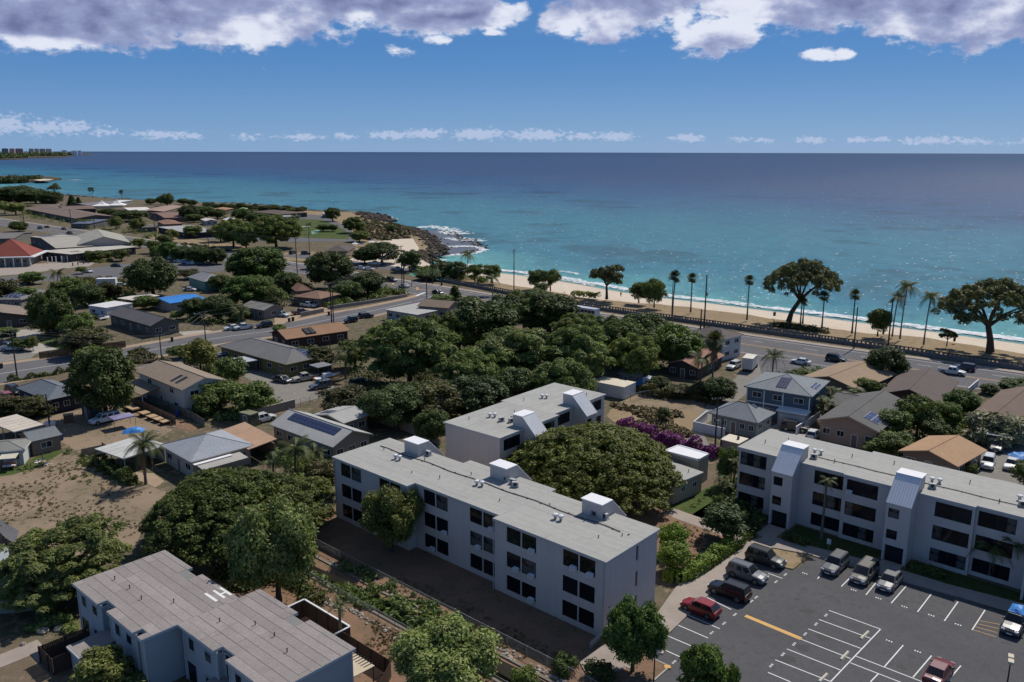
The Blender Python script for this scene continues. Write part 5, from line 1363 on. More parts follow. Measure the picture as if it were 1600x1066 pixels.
# ---- sea wall along the highway
SW = mat('sea_wall_concrete', (.175, .165, .155), .9, .2, .3, .12); SWD = mat('sea_wall_dark', (.05, .047, .044), .9, .2, .4)
swt = thing('sea_wall', 'long grey lattice block wall between the highway and the beach', 'wall', wall_line[0])
b, cap, lat = MB(), MB(), MB()
o0 = wall_line[0]; wl = [p - o0 for p in sm(wall_line[:9], 10)]
acc = 0
for i in range(len(wl) - 1):
    p, q = wl[i], wl[i + 1]; d = (q - p); L = d.length; d /= L; n = Vector((d.y, -d.x, 0)) * .1
    def seg(u, v, z0, z1, m, mbx, k=1.0):
        a, c = p + d * u, p + d * v
        lo_ = [a - n * k, a + n * k, c + n * k, c - n * k]
        mbx.hexa([x + Vector((0, 0, z0)) for x in lo_], [x + Vector((0, 0, z1)) for x in lo_], m)
    seg(0, L, -.2, .95, SW, b); seg(0, L, 1.42, 1.62, SWD, cap, 1.4)
    k = int(L / .8)
    for j in range(k): seg(L * j / k, L * j / k + .40, .95, 1.42, SW, lat, .9)
obj('wall_base', b, swt); obj('cap_rail', cap, swt); o = obj('lattice_block', lat, swt); o['kind'] = 'stuff'
for i in range(0, len(wl), 2):
    q = MB(); p = wl[i]; q.box(p.x - .2, p.x + .2, p.y - .2, p.y + .2, 0, 1.7, SW); obj('pier', q, swt)

# ---- fences and garden walls
def px_fence(name, label, px, h, m, cap=None, cat='fence'):
    return board_fence(name, label, [G(*p) for p in px], h, m, cap, cat=cat)
px_fence('board_fence', 'dark brown board fence along the side street below the green lawn', [(62, 561), (122, 552.5), (197, 543)], 1.7, BROWNFENCE)
WFENCE = mat('white_vinyl', (.64, .64, .66), .5, .04)
px_fence('vinyl_fence', 'white vinyl fence around the yard of the low grey house', [(1105, 655), (1083, 673), (1132, 684)], 1.6, WFENCE, WFENCE)
px_fence('vinyl_fence', 'white fence beside the garage of the slate blue house', [(1243, 680), (1281, 656)], 1.5, WFENCE, WFENCE)
px_fence('vinyl_fence', 'short white fence at the highway by the chocolate brown roof', [(1512, 616), (1528, 602)], 1.2, WFENCE, WFENCE)
px_fence('board_fence', 'brown board fence behind the plank stacks in the alley', [(190, 626), (232, 643), (275, 664)], 1.5, mat('old_boards', (.20, .13, .09), .9, .2), None)
px_fence('board_fence', 'grey board fence along the alley below the cream house', [(232, 628), (300, 655), (320, 668)], 1.5, mat('grey_boards', (.20, .18, .15), .9, .2), None)
px_fence('board_fence', 'low rough fence between the brown field and the grey carport', [(128, 714), (165, 706), (160, 702)], 1.3, mat('old_boards2', (.16, .13, .11), .9, .2))
px_fence('board_fence', 'brown board fence at the left edge beside the feathery tree', [(-8, 842), (12, 862), (40, 880)], 1.8, mat('old_boards', (.20, .13, .09)), None)
def block_fence(label, px, h, c=(.30, .26, .22)):
    pts = [G(*p) for p in px]; r = thing('garden_wall', label, 'wall', pts[0]); m = block_wall('garden_block', c)
    for a, b_ in zip(pts, pts[1:]):
        a, b_ = a - pts[0], b_ - pts[0]; d = (b_ - a).normalized(); n = Vector((-d.y, d.x, 0)) * .1
        q = MB(); lo_ = [a - n, b_ - n, b_ + n, a + n]; q.hexa([v + Vector((0, 0, -.05)) for v in lo_], [v + Vector((0, 0, h)) for v in lo_], m); obj('wall_run', q, r)
        q = MB(); lo_ = [a - n * 1.4, b_ - n * 1.4, b_ + n * 1.4, a + n * 1.4]; q.hexa([v + Vector((0, 0, h)) for v in lo_], [v + Vector((0, 0, h + .07)) for v in lo_], CONC); obj('coping', q, r)
block_fence('block garden wall beside the gravel drive with the boat', [(392, 655), (461, 637)], 1.6)
block_fence('long block wall behind the solar panelled house', [(575, 655), (630, 672), (684, 694)], 1.7)
block_fence('brown block wall beside the driveway of parked pickups', [(470, 495), (506, 488)], 1.2, (.17, .14, .11))
block_fence('low stone wall along the corner garden by the highway', [(512, 484), (580, 474), (636, 464), (634, 460)], 1.0, (.13, .095, .07))
block_fence('low white wall at the frame edge beneath the feathery tree', [(-30, 962), (30, 956), (88, 948)], 1.4, (.5, .5, .49))
house('shed', 'pale grey shed roof at the frame edge below the dark track', (-60, 905), (20, 892), (-4, 866), 2.6, .5, 'shed', 0, (.4, .38, .35), (.34, .36, .38), .2, (0, 0, 0, 0), cat='shed', shingle=False)
block_fence('low white wall beside the path under the broad crowned tree', [(922, 1014), (936, 1000)], .5, (.5, .48, .46))
def chain_fence(label, pts, h, mesh=True):
    r = thing('chain_link_fence', label, 'fence', pts[0]); o0 = pts[0]
    rl, w = MB(), MB()
    for a, b_ in zip(pts, pts[1:]):
        a, b_ = a - o0, b_ - o0; L = (b_ - a).length; d = (b_ - a) / L
        rl.tube([a + Vector((0, 0, h)), b_ + Vector((0, 0, h))], .032, STEEL, 5)
        n = int(L / 2.6) + 1
        for i in range(n + 1):
            link('post', CPOST(h), r, a + d * (L * i / n))
        s = .22; k = int(L / s)
        for i in range(k):
            for sg in (1, -1):
                u0 = i * s; u1 = min(L, max(0, u0 + sg * h))
                w.tube([a + d * u0 + Vector((0, 0, .03)), a + d * u1 + Vector((0, 0, .03 + abs(u1 - u0)))], .0045, STEEL, 3, False)
    obj('top_rail', rl, r)
    o = obj('wire_mesh', w, r); o['kind'] = 'stuff'
_cp = {}
def CPOST(h):
    if h not in _cp:
        b = MB(); b.cyl(0, 0, 0, h + .06, .035, STEEL, 6); _cp[h] = b.data('post')
    return _cp[h]
chain_fence('chain link fence on the bank beside the blue townhouses', [D_(5, 22.0), D_(62, 22.0)], 1.1)
chain_fence('chain link fence between the drainage channel and the long apartment block', [D_(-2, 27.4), D_(62, 27.4)], 1.15)
chain_fence('chain link fence around the yard of the vacant lot', [G(968, 622), G(985, 627), G(1030, 618), G(1030, 608)], 1.5)
chain_fence('chain link fence and gate at the gravel drive', [G(461, 637), G(470, 635), G(498, 628)], 1.5)

# ================================================================== VEHICLES
def loft_car(kind):
    """returns dict of meshes; x forward, origin on the ground below the centre"""
    S = {  # length, width, (x, z_top, half width at top) body stations rear->front, belt height, cabin
     'suv':   dict(L=4.65, W=1.86, H=1.75, belt=1.05, hood=1.05, cab=(-2.2, .95), roof=(-2.0, .35), tail=1.05, gc=.24, wr=.36, base=(-1.38, 1.38)),
     'van':   dict(L=4.95, W=1.95, H=1.78, belt=1.02, hood=1.0, cab=(-2.35, 1.55), roof=(-2.15, .75), tail=1.0, gc=.2, wr=.34, base=(-1.45, 1.5)),
     'hatch': dict(L=4.2, W=1.76, H=1.52, belt=.95, hood=.95, cab=(-1.98, 1.0), roof=(-1.5, .3), tail=.95, gc=.19, wr=.32, base=(-1.25, 1.3)),
     'sedan': dict(L=4.65, W=1.8, H=1.45, belt=.92, hood=.92, cab=(-1.75, 1.1), roof=(-1.0, .35), tail=.95, gc=.18, wr=.32, base=(-1.33, 1.4)),
     'pickup': dict(L=5.5, W=1.92, H=1.8, belt=1.1, hood=1.1, cab=(-.75, 1.35), roof=(-.6, .75), tail=1.1, gc=.3, wr=.38, base=(-1.65, 1.75)),
     'camper': dict(L=5.3, W=1.85, H=1.78, belt=1.08, hood=1.08, cab=(-2.55, 1.3), roof=(-2.45, .65), tail=1.08, gc=.3, wr=.37, base=(-1.6, 1.7)),
     'jeep': dict(L=4.0, W=1.8, H=1.82, belt=1.12, hood=1.1, cab=(-1.9, .7), roof=(-1.85, .45), tail=1.1, gc=.32, wr=.39, base=(-1.15, 1.2)),
    }[kind]
    L, W, H, gc = S['L'] / 2, S['W'] / 2, S['H'], S['gc']
    c0, c1 = S['cab']; r0, r1 = S['roof']; belt = S['belt']
    P = paint((.5, .5, .5))
    body = MB()
    # lower body: stations with rounded ends and a crowned bonnet
    st = []
    for x, w, zt, zb in ((-L, W * .86, S['tail'] - .22, gc + .22), (-L + .08, W * .93, S['tail'] - .04, gc + .08), (-L + .35, W * .985, S['tail'], gc), (c0, W, max(belt, S['tail']), gc), ((c0 + c1) / 2, W, belt, gc - .02), (c1, W, S['hood'], gc),
                         (L - .75, W * .985, S['hood'] - .06, gc), (L - .25, W * .94, S['hood'] - .16, gc + .04), (L - .06, W * .86, S['hood'] - .28, gc + .1), (L, W * .78, S['hood'] - .42, gc + .2)):
        zm = zb + (zt - zb) * .52
        st.append([(x, -w * .9, zb), (x, -w, zb + .12), (x, -w * 1.01, zm), (x, -w * .95, zt - .06), (x, -w * .80, zt), (x, 0, zt + .025), (x, w * .80, zt), (x, w * .95, zt - .06), (x, w * 1.01, zm), (x, w, zb + .12), (x, w * .9, zb)])
    vs = [p for r in st for p in r]; n = 11; fs = []
    for i in range(len(st) - 1):
        for j in range(n):
            a, b = i * n + j, i * n + (j + 1) % n
            fs.append((a, a + n, b + n, b))
    fs.append(tuple(range(n))); fs.append(tuple(range((len(st) - 1) * n, len(st) * n))[::-1])
    body.mesh(vs, fs, P)
    if kind == 'pickup':
        body.box(-L + .12, c0 - .05, -W * .80, W * .80, belt - .42, belt + .032, DARKMETAL)
        body.box(-L + .1, c0, -W * .93, -W * .79, belt - .05, belt + .05, P); body.box(-L + .1, c0, W * .79, W * .93, belt - .05, belt + .05, P); body.box(-L + .05, -L + .14, -W * .9, W * .9, belt - .1, belt + .05, P)
    # cabin
    wb, wt = W * .93, W * .76
    zb_, zr_ = belt - .03, H - .07
    q = dict(rl=(c0, zb_), rt=(r0, zr_), ft=(r1, zr_), fl=(c1, zb_))
    def cab(y_b, y_t): return [(c0, y_b, zb_), (c1, y_b, zb_), (r1, y_t, zr_), (r0, y_t, zr_)]
    Lc, Rc = cab(-wb, -wt), cab(wb, wt)
    body.poly(Lc, P); body.poly(Rc[::-1], P)
    body.poly([Lc[1], Rc[1], Rc[2], Lc[2]], P); body.poly([Lc[0], Lc[3], Rc[3], Rc[0]], P)
    top = [(r0 + .02, -wt * .9, H - .02), (r1 - .02, -wt * .9, H - .02), (r1 - .02, wt * .9, H - .02), (r0 + .02, wt * .9, H - .02)]
    body.poly([Lc[3], Lc[2], top[1], top[0]], P); body.poly([Lc[2], Rc[2], top[2], top[1]], P); body.poly([Rc[2], Rc[3], top[3], top[2]], P); body.poly([Rc[3], Lc[3], top[0], top[3]], P)
    body.poly(top, P)
    if kind in ('suv', 'van', 'camper'):
        for s in (-1, 1): body.tube([(r0 + .2, s * wt * .82, H + .03), (r1 - .15, s * wt * .82, H + .03)], .025, DARKMETAL, 5)
    for s in (-1, 1): body.box(c1 - .42, c1 - .28, s * (W + .02) - .09, s * (W + .02) + .09, belt, belt + .14, P)
    for x in S['base']:
        for s in (-1, 1):                              # dark wheel arches
            body.tube([(x, s * W * 1.005, S['wr']), (x, s * W * 1.022, S['wr'])], [S['wr'] + .09] * 2, DARKMETAL, 14)
    body.box(-L + .3, L - .3, -W * .86, W * .86, gc - .05, gc + .02, DARKMETAL)
    body.box(L - .035, L + .015, -W * .45, W * .45, S['hood'] - .46, S['hood'] - .30, DARKMETAL)    # grille
    body.box(L - .02, L + .022, -.26, .26, gc + .12, gc + .23, WHITE)
    # glazing, 1.5 cm proud of the pillars
    def inset(p, k=.10):
        c = sum((Vector(v) for v in p), Vector()) / len(p); q_ = [Vector(v).lerp(c, k) for v in p]
        nrm = (q_[1] - q_[0]).cross(q_[2] - q_[0]).normalized(); 
        if nrm.dot(c - Vector((c.x * .6, 0, H * .5))) < 0: nrm = -nrm
        return [v + nrm * .015 for v in q_]
    parts = {}
    g = MB(); g.poly(inset([Lc[1], Rc[1], Rc[2], Lc[2]], .09), CARGLASS); parts['windscreen'] = g
    g = MB(); g.poly(inset([Lc[0], Lc[3], Rc[3], Rc[0]], .12), CARGLASS); parts['rear_window'] = g
    for s, Q in ((-1, Lc), (1, Rc)):
        g = MB(); k = 2 if kind in ('pickup', 'sedan', 'hatch', 'jeep') else 3
        B0, B1, T1, T0 = (Vector(v) for v in Q)
        for i in range(k):
            u, v = i / k + .035, (i + 1) / k - .035
            g.poly(inset([B0.lerp(B1, u).lerp(T0.lerp(T1, u), .14), B0.lerp(B1, v).lerp(T0.lerp(T1, v), .14), B0.lerp(B1, v).lerp(T0.lerp(T1, v), .88), B0.lerp(B1, u).lerp(T0.lerp(T1, u), .88)], .0), CARGLASS)
        parts['side_window_%d' % s] = g
    wm, rm = MB(), MB(); r = S['wr']
    wm.tube([(0, -.11, 0), (0, -.09, 0), (0, .09, 0), (0, .11, 0)], [r * .93, r, r, r * .93], TYRE, 18)
    rm.tube([(0, -.125, 0), (0, .125, 0)], [r * .62, r * .62], RIM, 12)
    for k in range(5):
        a = math.tau * k / 5
        rm.box(math.cos(a) * r * .35 - .035, math.cos(a) * r * .35 + .035, -.13, .13, math.sin(a) * r * .35 - .035, math.sin(a) * r * .35 + .035, DARKMETAL)
    hl = MB(); hl.hexa([(-.12, -.17, -.08), (.05, -.17, -.08), (.0, .17, -.08), (-.2, .17, -.08)], [(-.16, -.17, .08), (.0, -.17, .06), (-.06, .17, .06), (-.24, .17, .08)], CHROME)
    tl = MB(); tl.box(-.03, .08, -.12, .12, -.16, .16, REDLENS)
    return dict(S=S, body=body.data('body'), wheel=wm.data('wheel'), rim=rm.data('rim'), head=hl.data('headlight'), tail=tl.data('taillight'), glass={k: v.data(k.split('_-')[0].split('_1')[0]) for k, v in parts.items()})
CARS = {}
def car(kind, label, px, heading, c, cat=None, group=None, wheels=True, z=.037, far=False, cov=None):
    """px: ground point under the middle; heading: world angle of the nose"""
    if kind not in CARS: CARS[kind] = loft_car(kind)
    K = CARS[kind]; S = K['S']; p = G(*px)
    nm = {'suv': 'suv', 'van': 'minivan', 'hatch': 'hatchback_car', 'sedan': 'sedan_car', 'pickup': 'pickup_truck', 'camper': 'pickup_truck', 'jeep': 'jeep_car'}[kind]
    if nm == 'jeep_car': nm = 'off_road_car'
    t = thing(nm, label, cat or {'pickup': 'pickup truck', 'camper': 'pickup truck', 'van': 'minivan', 'suv': 'suv'}.get(kind, 'car'), (p.x, p.y, z), heading, group)
    def part(n, me, loc=(0, 0, 0), rz=0, par=None): return link(n, me, par or t, loc, rz)
    b = part('body', K['body'])
    b.material_slots[0].link = 'OBJECT'; b.material_slots[0].material = paint(c)
    for n, me in K['glass'].items(): part('side_window' if n.startswith('side') else n, me)
    L, W, r = S['L'] / 2, S['W'] / 2, S['wr']
    for x in S['base']:
        for s in (-1, 1):
            w = part('wheel', K['wheel'], (x, s * (W - .09), r)); part('rim', K['rim'], par=w)
    for s in (-1, 1):
        part('headlight', K['head'], (L - .03, s * W * .66, S['hood'] - .30), 0 if s > 0 else 0).scale = (1, s, 1)
        part('taillight', K['tail'], (-L + .02, s * W * .78, S['tail'] - .26))
    return t
h_e1 = SITE; h_out = SITE - math.pi / 2 + rad(8)             # along the block / away from it, towards the camera
PG = 'cars parked in the car park'
car('hatch', 'red hatchback nearest the broad crowned tree in the car park', (1094, 957), SITE + math.pi, (.23, .012, .012), group=PG)
car('suv', 'black estate suv with roof rails between the red car and the silver suv', (1139, 931), SITE + math.pi, (.005, .005, .006), group=PG)
car('suv', 'silver suv with dark roof between two dark suvs in the car park', (1167, 904), SITE, (.12, .125, .135), group=PG)
car('suv', 'dark grey suv beside the grassy planter island', (1196, 880), SITE, (.024, .028, .028), group=PG)
hl_ = ori(G(*Zq(865, 463)), G(*Zq(770, 572)))
car('suv', 'silver grey suv parked first in the row facing away from the stair tower', (1304, 890), hl_, (.11, .115, .125), group=PG)
car('van', 'beige minivan with a reflective windscreen shade between two parked cars', (1350, 903), hl_, (.16, .145, .13), group=PG)
car('hatch', 'silver hatchback with a black roof below the stair tower entry', (1389, 916), hl_, (.17, .165, .165), group=PG)
tk = car('suv', 'dark suv carrying a blue tarpaulin bundle on its roof', (1584, 982), hl_, (.06, .062, .068), group=PG)
tb = MB(); rr = random.Random(5)
tp = [[Vector(((i / 6 - .5) * 2.0, (j / 4 - .5) * 1.4, 1.78 + .42 * (1 - abs(i / 3 - 1) ** 3) * (1 - abs(j / 2 - 1) ** 3) * rr.uniform(.7, 1.1) + .01)) for j in range(5)] for i in range(7)]
for i in range(6):
    for j in range(4): tb.poly([tp[i][j], tp[i + 1][j], tp[i + 1][j + 1], tp[i][j + 1]], TARP)
oo = obj('tarpaulin_bundle', tb, None, Vector(tk.location) + Vector((math.cos(hl_), math.sin(hl_), 0)) * -.85, hl_); tag(oo, 'crumpled blue tarpaulin tied on the roof of the dark suv', 'tarpaulin')
car('sedan', 'maroon red sedan at the lower edge of the car park', (1466, 1058), hl_ + math.pi, (.15, .03, .035), group=PG)
sv = MB(); sv.poly([(1.0, -.62, 1.12), (1.0, .62, 1.12), (.78, .56, 1.52), (.78, -.56, 1.52)], CHROME)
# around the right houses
hN = ori(G(1262, 688), G(1276, 672)) 
car('hatch', 'white hatchback in the driveway of the tan walled house', (1270, 684), SITE + rad(100), (.62, .62, .62))
car('suv', 'black car beside the white fence of the slate blue house', (1241, 673), SITE + rad(20), (.008, .008, .009))
car('suv', 'white suv facing the apartment roof, in the yard beside the orange roof', (1543, 729), hl_ + rad(8), (.60, .60, .60))
car('sedan', 'white saloon under a car cover, beside the white suv in the side yard', (1580, 731), hl_ + rad(2), (.58, .57, .56))
tk2 = car('pickup', 'black pickup with a silver bed cover in front of the silvery shrub', (1557, 702), hl_ + rad(8), (.012, .012, .013))
b = MB(); b.box(-1.7, 1.7, -1.1, 1.1, 2.35, 2.42, SOLARF)
for i in range(3): b.box(-1.6 + i * 1.1, -.6 + i * 1.1, -1.05, 1.05, 2.42, 2.43, mat('silver_sheet', (.42, .43, .46), .25, .05, metal=.6))
for x in (-1.6, 1.6):
    for y in (-1.0, 1.0): b.cyl(x, y, 0, 2.35, .04, DARKMETAL, 6)
oo = obj('carport_canopy', b, None, G(1558, 700), hl_ + rad(98)); tag(oo, 'silver sheet canopy on thin posts over the black pickup', 'canopy')
# highway traffic
def hw(px, f=1):
    i = min(range(len(up) - 1), key=lambda k: abs(project(up[k])[0] - px)); a = ori(up[i], up[i + 1]); return a if f > 0 else a + math.pi
TG = 'cars on and along the highway'
car('sedan', 'white sedan on the highway shoulder near the slate blue house', (1251, 569), hw(1251, -1), (.62, .62, .62), group=TG)
car('suv', 'black car pulled over on the highway behind the tan brown roof', (1306, 565), hw(1306, 1), (.01, .01, .012), group=TG)
car('pickup', 'white pickup with dark glass on the highway behind the chocolate brown roof', (1487, 585), hw(1487, 1), (.58, .58, .58), group=TG)
car('suv', 'dark navy suv beside the white pickup in the shade of the beach tree', (1506, 579), hw(1500, -1), (.012, .016, .04), group=TG)
car('sedan', 'white car at the far end of the highway behind the dark bush', (1588, 603), hw(1580, 1), (.6, .6, .6), group=TG)
car('suv', 'black suv crossing the highway junction beside the twin poles', (612, 440), hw(611, 1), (.01, .01, .011), group=TG)
car('sedan', 'white sedan turning at the junction in front of the twin poles', (631, 449.5), hw(631, -1), (.6, .6, .6), group=TG)
car('sedan', 'black sedan on the highway just past the junction', (684, 459.5), hw(684, 1), (.01, .01, .011), group=TG)
car('suv', 'black car on the highway behind the solar roofed school building', (63, 358), hw(63, 1), (.01, .01, .012), group=TG)
car('sedan', 'dark blue car just behind the black car on the far highway', (73, 356), hw(73, -1), (.02, .03, .05), group=TG)
car('sedan', 'black sedan on the far highway under the tall dark poles', (100, 359), hw(100, 1), (.01, .01, .012), group=TG)
car('pickup', 'dark pickup with a white load behind the beige school roof', (109, 366), hw(109, 1), (.02, .02, .022), group=TG)
car('sedan', 'dark sedan on the far highway above the glazed school gable', (171, 368.5), hw(171, 1), (.012, .013, .016), group=TG)
# box truck and neighbour
def box_truck(label, px, heading):
    p = G(*px); t = thing('box_truck', label, 'truck', (p.x, p.y, .02), heading)
    Wt = mat('truck_box', (.58, .57, .55), .6, .06); b = MB(); b.box(-3.4, 1.0, -1.15, 1.15, .75, 3.2, Wt)
    for i in range(9): b.box(-3.3 + i * .5, -3.24 + i * .5, -1.17, 1.17, .8, 3.15, Wt)
    obj('cargo_box', b, t)
    b = MB(); b.box(-3.45, 1.05, -1.2, 1.2, 3.2, 3.28, mat('truck_roof', (.60, .56, .48), .7)); obj('box_roof', b, t)
    b = MB(); b.hexa([(1.1, -1, .5), (3.0, -1, .5), (3.0, 1, .5), (1.1, 1, .5)], [(1.1, -.95, 2.3), (2.2, -.95, 2.3), (2.2, .95, 2.3), (1.1, .95, 2.3)], paint((.6, .6, .6))); b.box(2.3, 3.3, -.9, .9, .5, 1.35, paint((.6, .6, .6))); obj('cab', b, t)
    b = MB(); b.poly([(2.92, -.85, 1.42), (2.92, .85, 1.42), (2.36, .82, 2.2), (2.36, -.82, 2.2)], CARGLASS); obj('windscreen', b, t)
    b = MB(); b.box(-3.3, 3.1, -.45, .45, .45, .75, DARKMETAL); obj('chassis', b, t)
    for x in (-2.2, 2.3):
        for s in (-1, 1): b = MB(); b.tube([(x, s * .85, .45), (x, s * 1.12, .45)], .45, TYRE, 14); obj('wheel', b, t)
    return t
box_truck('white box truck parked on the lane beside the highway', (1172, 577), rad(62))
car('suv', 'white suv beside the white box truck', (1146, 576), rad(-130), (.62, .62, .62), z=.03)
def bus(label, px, heading):
    p = G(*px); t = thing('bus', label, 'bus', (p.x, p.y, .037), heading)
    b = MB(); b.hexa([(-4.8, -1.2, .4), (4.8, -1.2, .4), (4.8, 1.2, .4), (-4.8, 1.2, .4)], [(-4.7, -1.15, 2.9), (4.6, -1.15, 2.9), (4.6, 1.15, 2.9), (-4.7, 1.15, 2.9)], paint((.6, .6, .6))); obj('body', b, t)
    for s in (-1, 1):
        for i in range(7): b = MB(); b.poly([(-4.4 + i * 1.25, s * 1.2, 1.4), (-3.3 + i * 1.25, s * 1.2, 1.4), (-3.3 + i * 1.25, s * 1.18, 2.4), (-4.4 + i * 1.25, s * 1.18, 2.4)], CARGLASS); obj('side_window', b, t)
    b = MB(); b.poly([(4.77, -1.1, 1.3), (4.77, 1.1, 1.3), (4.66, 1.05, 2.7), (4.66, -1.05, 2.7)], CARGLASS); obj('windscreen', b, t)
    for x in (-3, 3):
        for s in (-1, 1): b = MB(); b.tube([(x, s * .9, .48), (x, s * 1.22, .48)], .48, TYRE, 14); obj('wheel', b, t)
bus('white bus on the highway glimpsed above the grove', (913, 495), hw(913, -1))
# beach car park and school lot
BG = 'cars parked near the beach'
for k, l, px, hd, c in (('pickup', 'white pickup under the beach trees next to the restroom building', (537, 406), .3, (.5, .52, .55)), ('sedan', 'white sedan nearest the pole in the beach car park', (564, 421), -.2, (.6, .6, .6)),
      ('sedan', 'second white sedan beside the first in the beach car park', (576, 422.5), -.15, (.58, .58, .6)), ('pickup', 'white and teal pickup at the head of the beach car park', (585, 414), -.1, (.5, .55, .55)),
      ('pickup', 'silver pickup by the twin poles at the beach car park', (621, 423), .1, (.35, .35, .36)), ('suv', 'dark suv below the beach trees', (650, 426), .1, (.015, .015, .016)),
      ('suv', 'dark suv at the far bend of the park road', (458, 397), 1.2, (.02, .02, .022)), ('suv', 'black and white suv under the park pole', (478, 398), .4, (.03, .03, .03)), ('suv', 'dark suv parked on the park point beside the hut', (508, 341), .4, (.03, .03, .035))):
    car(k, l, px, hd, c, group=BG, z=.03)
SG = 'cars in the school car park'
for k, l, px, hd, c in (('suv', 'white suv at the head of the school car park row', (271, 405.5), .2, (.58, .57, .55)), ('sedan', 'white sedan second in the school car park row', (280, 410), .25, (.6, .6, .6)), ('suv', 'pale blue suv in the school car park row', (292, 412), .25, (.28, .36, .46)),
      ('sedan', 'white car fourth in the school car park row', (301, 413.5), .25, (.58, .58, .58)), ('sedan', 'black car at the shaded end of the school car park row', (313, 414), .25, (.015, .015, .016)), ('sedan', 'dark sedan alone crossing the school car park', (182, 417), -.1, (.015, .015, .018)),
      ('sedan', 'white sedan beside the hedge at the entry of the school car park', (138, 426), -.6, (.62, .62, .62))):
    car(k, l, px, hd, c, group=SG, z=.03)
# houses on the left
s1 = ori(su[5], su[12])
for k, l, px, hd, c in (('camper', 'white pickup with camper shell parked on the dirt yard', (164, 660), s1 + math.pi + .25, (.62, .62, .61)), ('jeep', 'red jeep parked beside the navy house', (14, 628), -.75, (.26, .035, .025)), ('suv', 'black suv behind the red jeep', (23, 615), -.6, (.012, .012, .015)),
      ('pickup', 'silver pickup parked on the gravel yard by the side street', (20, 548), .1, (.42, .44, .46)), ('pickup', 'dark pickup at the frame edge behind the silver pickup', (-2, 541), .1, (.03, .03, .035)), ('sedan', 'silver car on the lawn under the mango tree', (94, 521), .4, (.30, .31, .31)),
      ('pickup', 'white pickup parked at the verge of the side street', (381, 515), s1 + math.pi, (.60, .60, .58)), ('sedan', 'white car half hidden behind the white pickup on the verge', (363, 515.5), s1 + math.pi, (.6, .6, .6)), ('suv', 'silver blue suv beside the olive house', (353, 563), s1, (.20, .24, .28)),
      ('sedan', 'dark grey sedan in front of the olive house', (441, 597), -.55, (.05, .055, .065)), ('pickup', 'cream pickup next to the boat on the gravel drive', (476, 595), s1 + math.pi, (.40, .37, .30)), ('suv', 'blue grey suv on the gravel drive in front of the boat', (501, 607), s1 + math.pi, (.085, .105, .12)),
      ('suv', 'dark suv at the shaded end of the gravel drive', (563, 603), s1, (.05, .06, .07)), ('jeep', 'black jeep with a white roof cover at the side street', (548, 504), s1 + math.pi, (.02, .02, .02)), ('suv', 'navy suv behind the black jeep on the side street', (572, 497), s1, (.015, .02, .04)),
      ('suv', 'teal and white car on the drive beside two dark bins', (441, 495), -.5, (.40, .48, .48)), ('pickup', 'old brown pickup in front of the brown block wall', (470, 491), s1, (.12, .085, .07)), ('pickup', 'white pickup at the house with the reddish brown roof', (482, 480), -.4, (.55, .55, .56)),
      ('suv', 'light blue van beside the reddish brown roofed house', (466, 476), -.5, (.32, .40, .48)), ('suv', 'black suv at the kerb of the side street', (413, 512), s1 + math.pi, (.012, .012, .014)), ('suv', 'white suv beside the solar panelled grey house', (412, 659), s1 + .15, (.58, .58, .58)),
      ('sedan', 'white car below the teal house', (297, 455), -.1, (.6, .6, .62)), ('hatch', 'pale car behind the white canopy among the shrubs', (190, 448), .3, (.5, .5, .48))):
    car(k, l, px, hd, c, z=.045)
# boat on the drive
bt = thing('boat', 'orange and white boat on a trailer in front of the olive house', 'boat', G(512, 598) + Vector((0, 0, .045)), s1 + .05)
b = MB(); OR = paint((.42, .17, .05)); st = []
for x, w, zk, zt in ((-3, .95, .75, 1.4), (-1, 1.1, .65, 1.45), (1.2, 1.0, .7, 1.55), (2.6, .5, .95, 1.7), (3.3, .04, 1.3, 1.8)): st.append([(x, -w, zt), (x, -w * .75, (zk + zt) / 2 - .1), (x, 0, zk), (x, w * .75, (zk + zt) / 2 - .1), (x, w, zt)])
vs = [p for r in st for p in r]; b.mesh(vs, [(i * 5 + j, i * 5 + j + 1, (i + 1) * 5 + j + 1, (i + 1) * 5 + j) for i in range(4) for j in range(4)] + [(0, 1, 2, 3, 4)], OR); obj('hull', b, bt)
b = MB(); b.mesh([(r[k][0], r[k][1] * .93, r[k][2] - .12) for r in st for k in (0, 4)], [(2 * i, 2 * i + 1, 2 * i + 3, 2 * i + 2) for i in range(4)], WHITE); b.box(-.9, .8, -.6, .6, 1.35, 2.1, WHITE); obj('deck', b, bt)
b = MB(); b.box(-2.6, 3.6, -.05, .05, .45, .55, STEEL); b.box(-1.5, -1.4, -1, 1, .4, .5, STEEL); obj('trailer_frame', b, bt)
for s in (-1, 1): b = MB(); b.tube([(-1.45, s * .95, .34), (-1.45, s * 1.15, .34)], .34, TYRE, 12); obj('wheel', b, bt)
house('carport', 'small dark canopy over the boat beside the olive house', (484, 571), (497, 576), (519, 571), 2.4, .3, 'flat', 0, (.1, .1, .1), (.20, .21, .22), .15, (0, 0, 0, 0), cat='carport', shingle=False, open_sides=True)
house('carport', 'small silver sheeted carport next to the olive house', (362, 561), (378, 568), (397, 561), 2.4, .3, 'flat', 0, (.1, .1, .1), (.42, .43, .46), .15, (0, 0, 0, 0), cat='carport', shingle=False, open_sides=True)

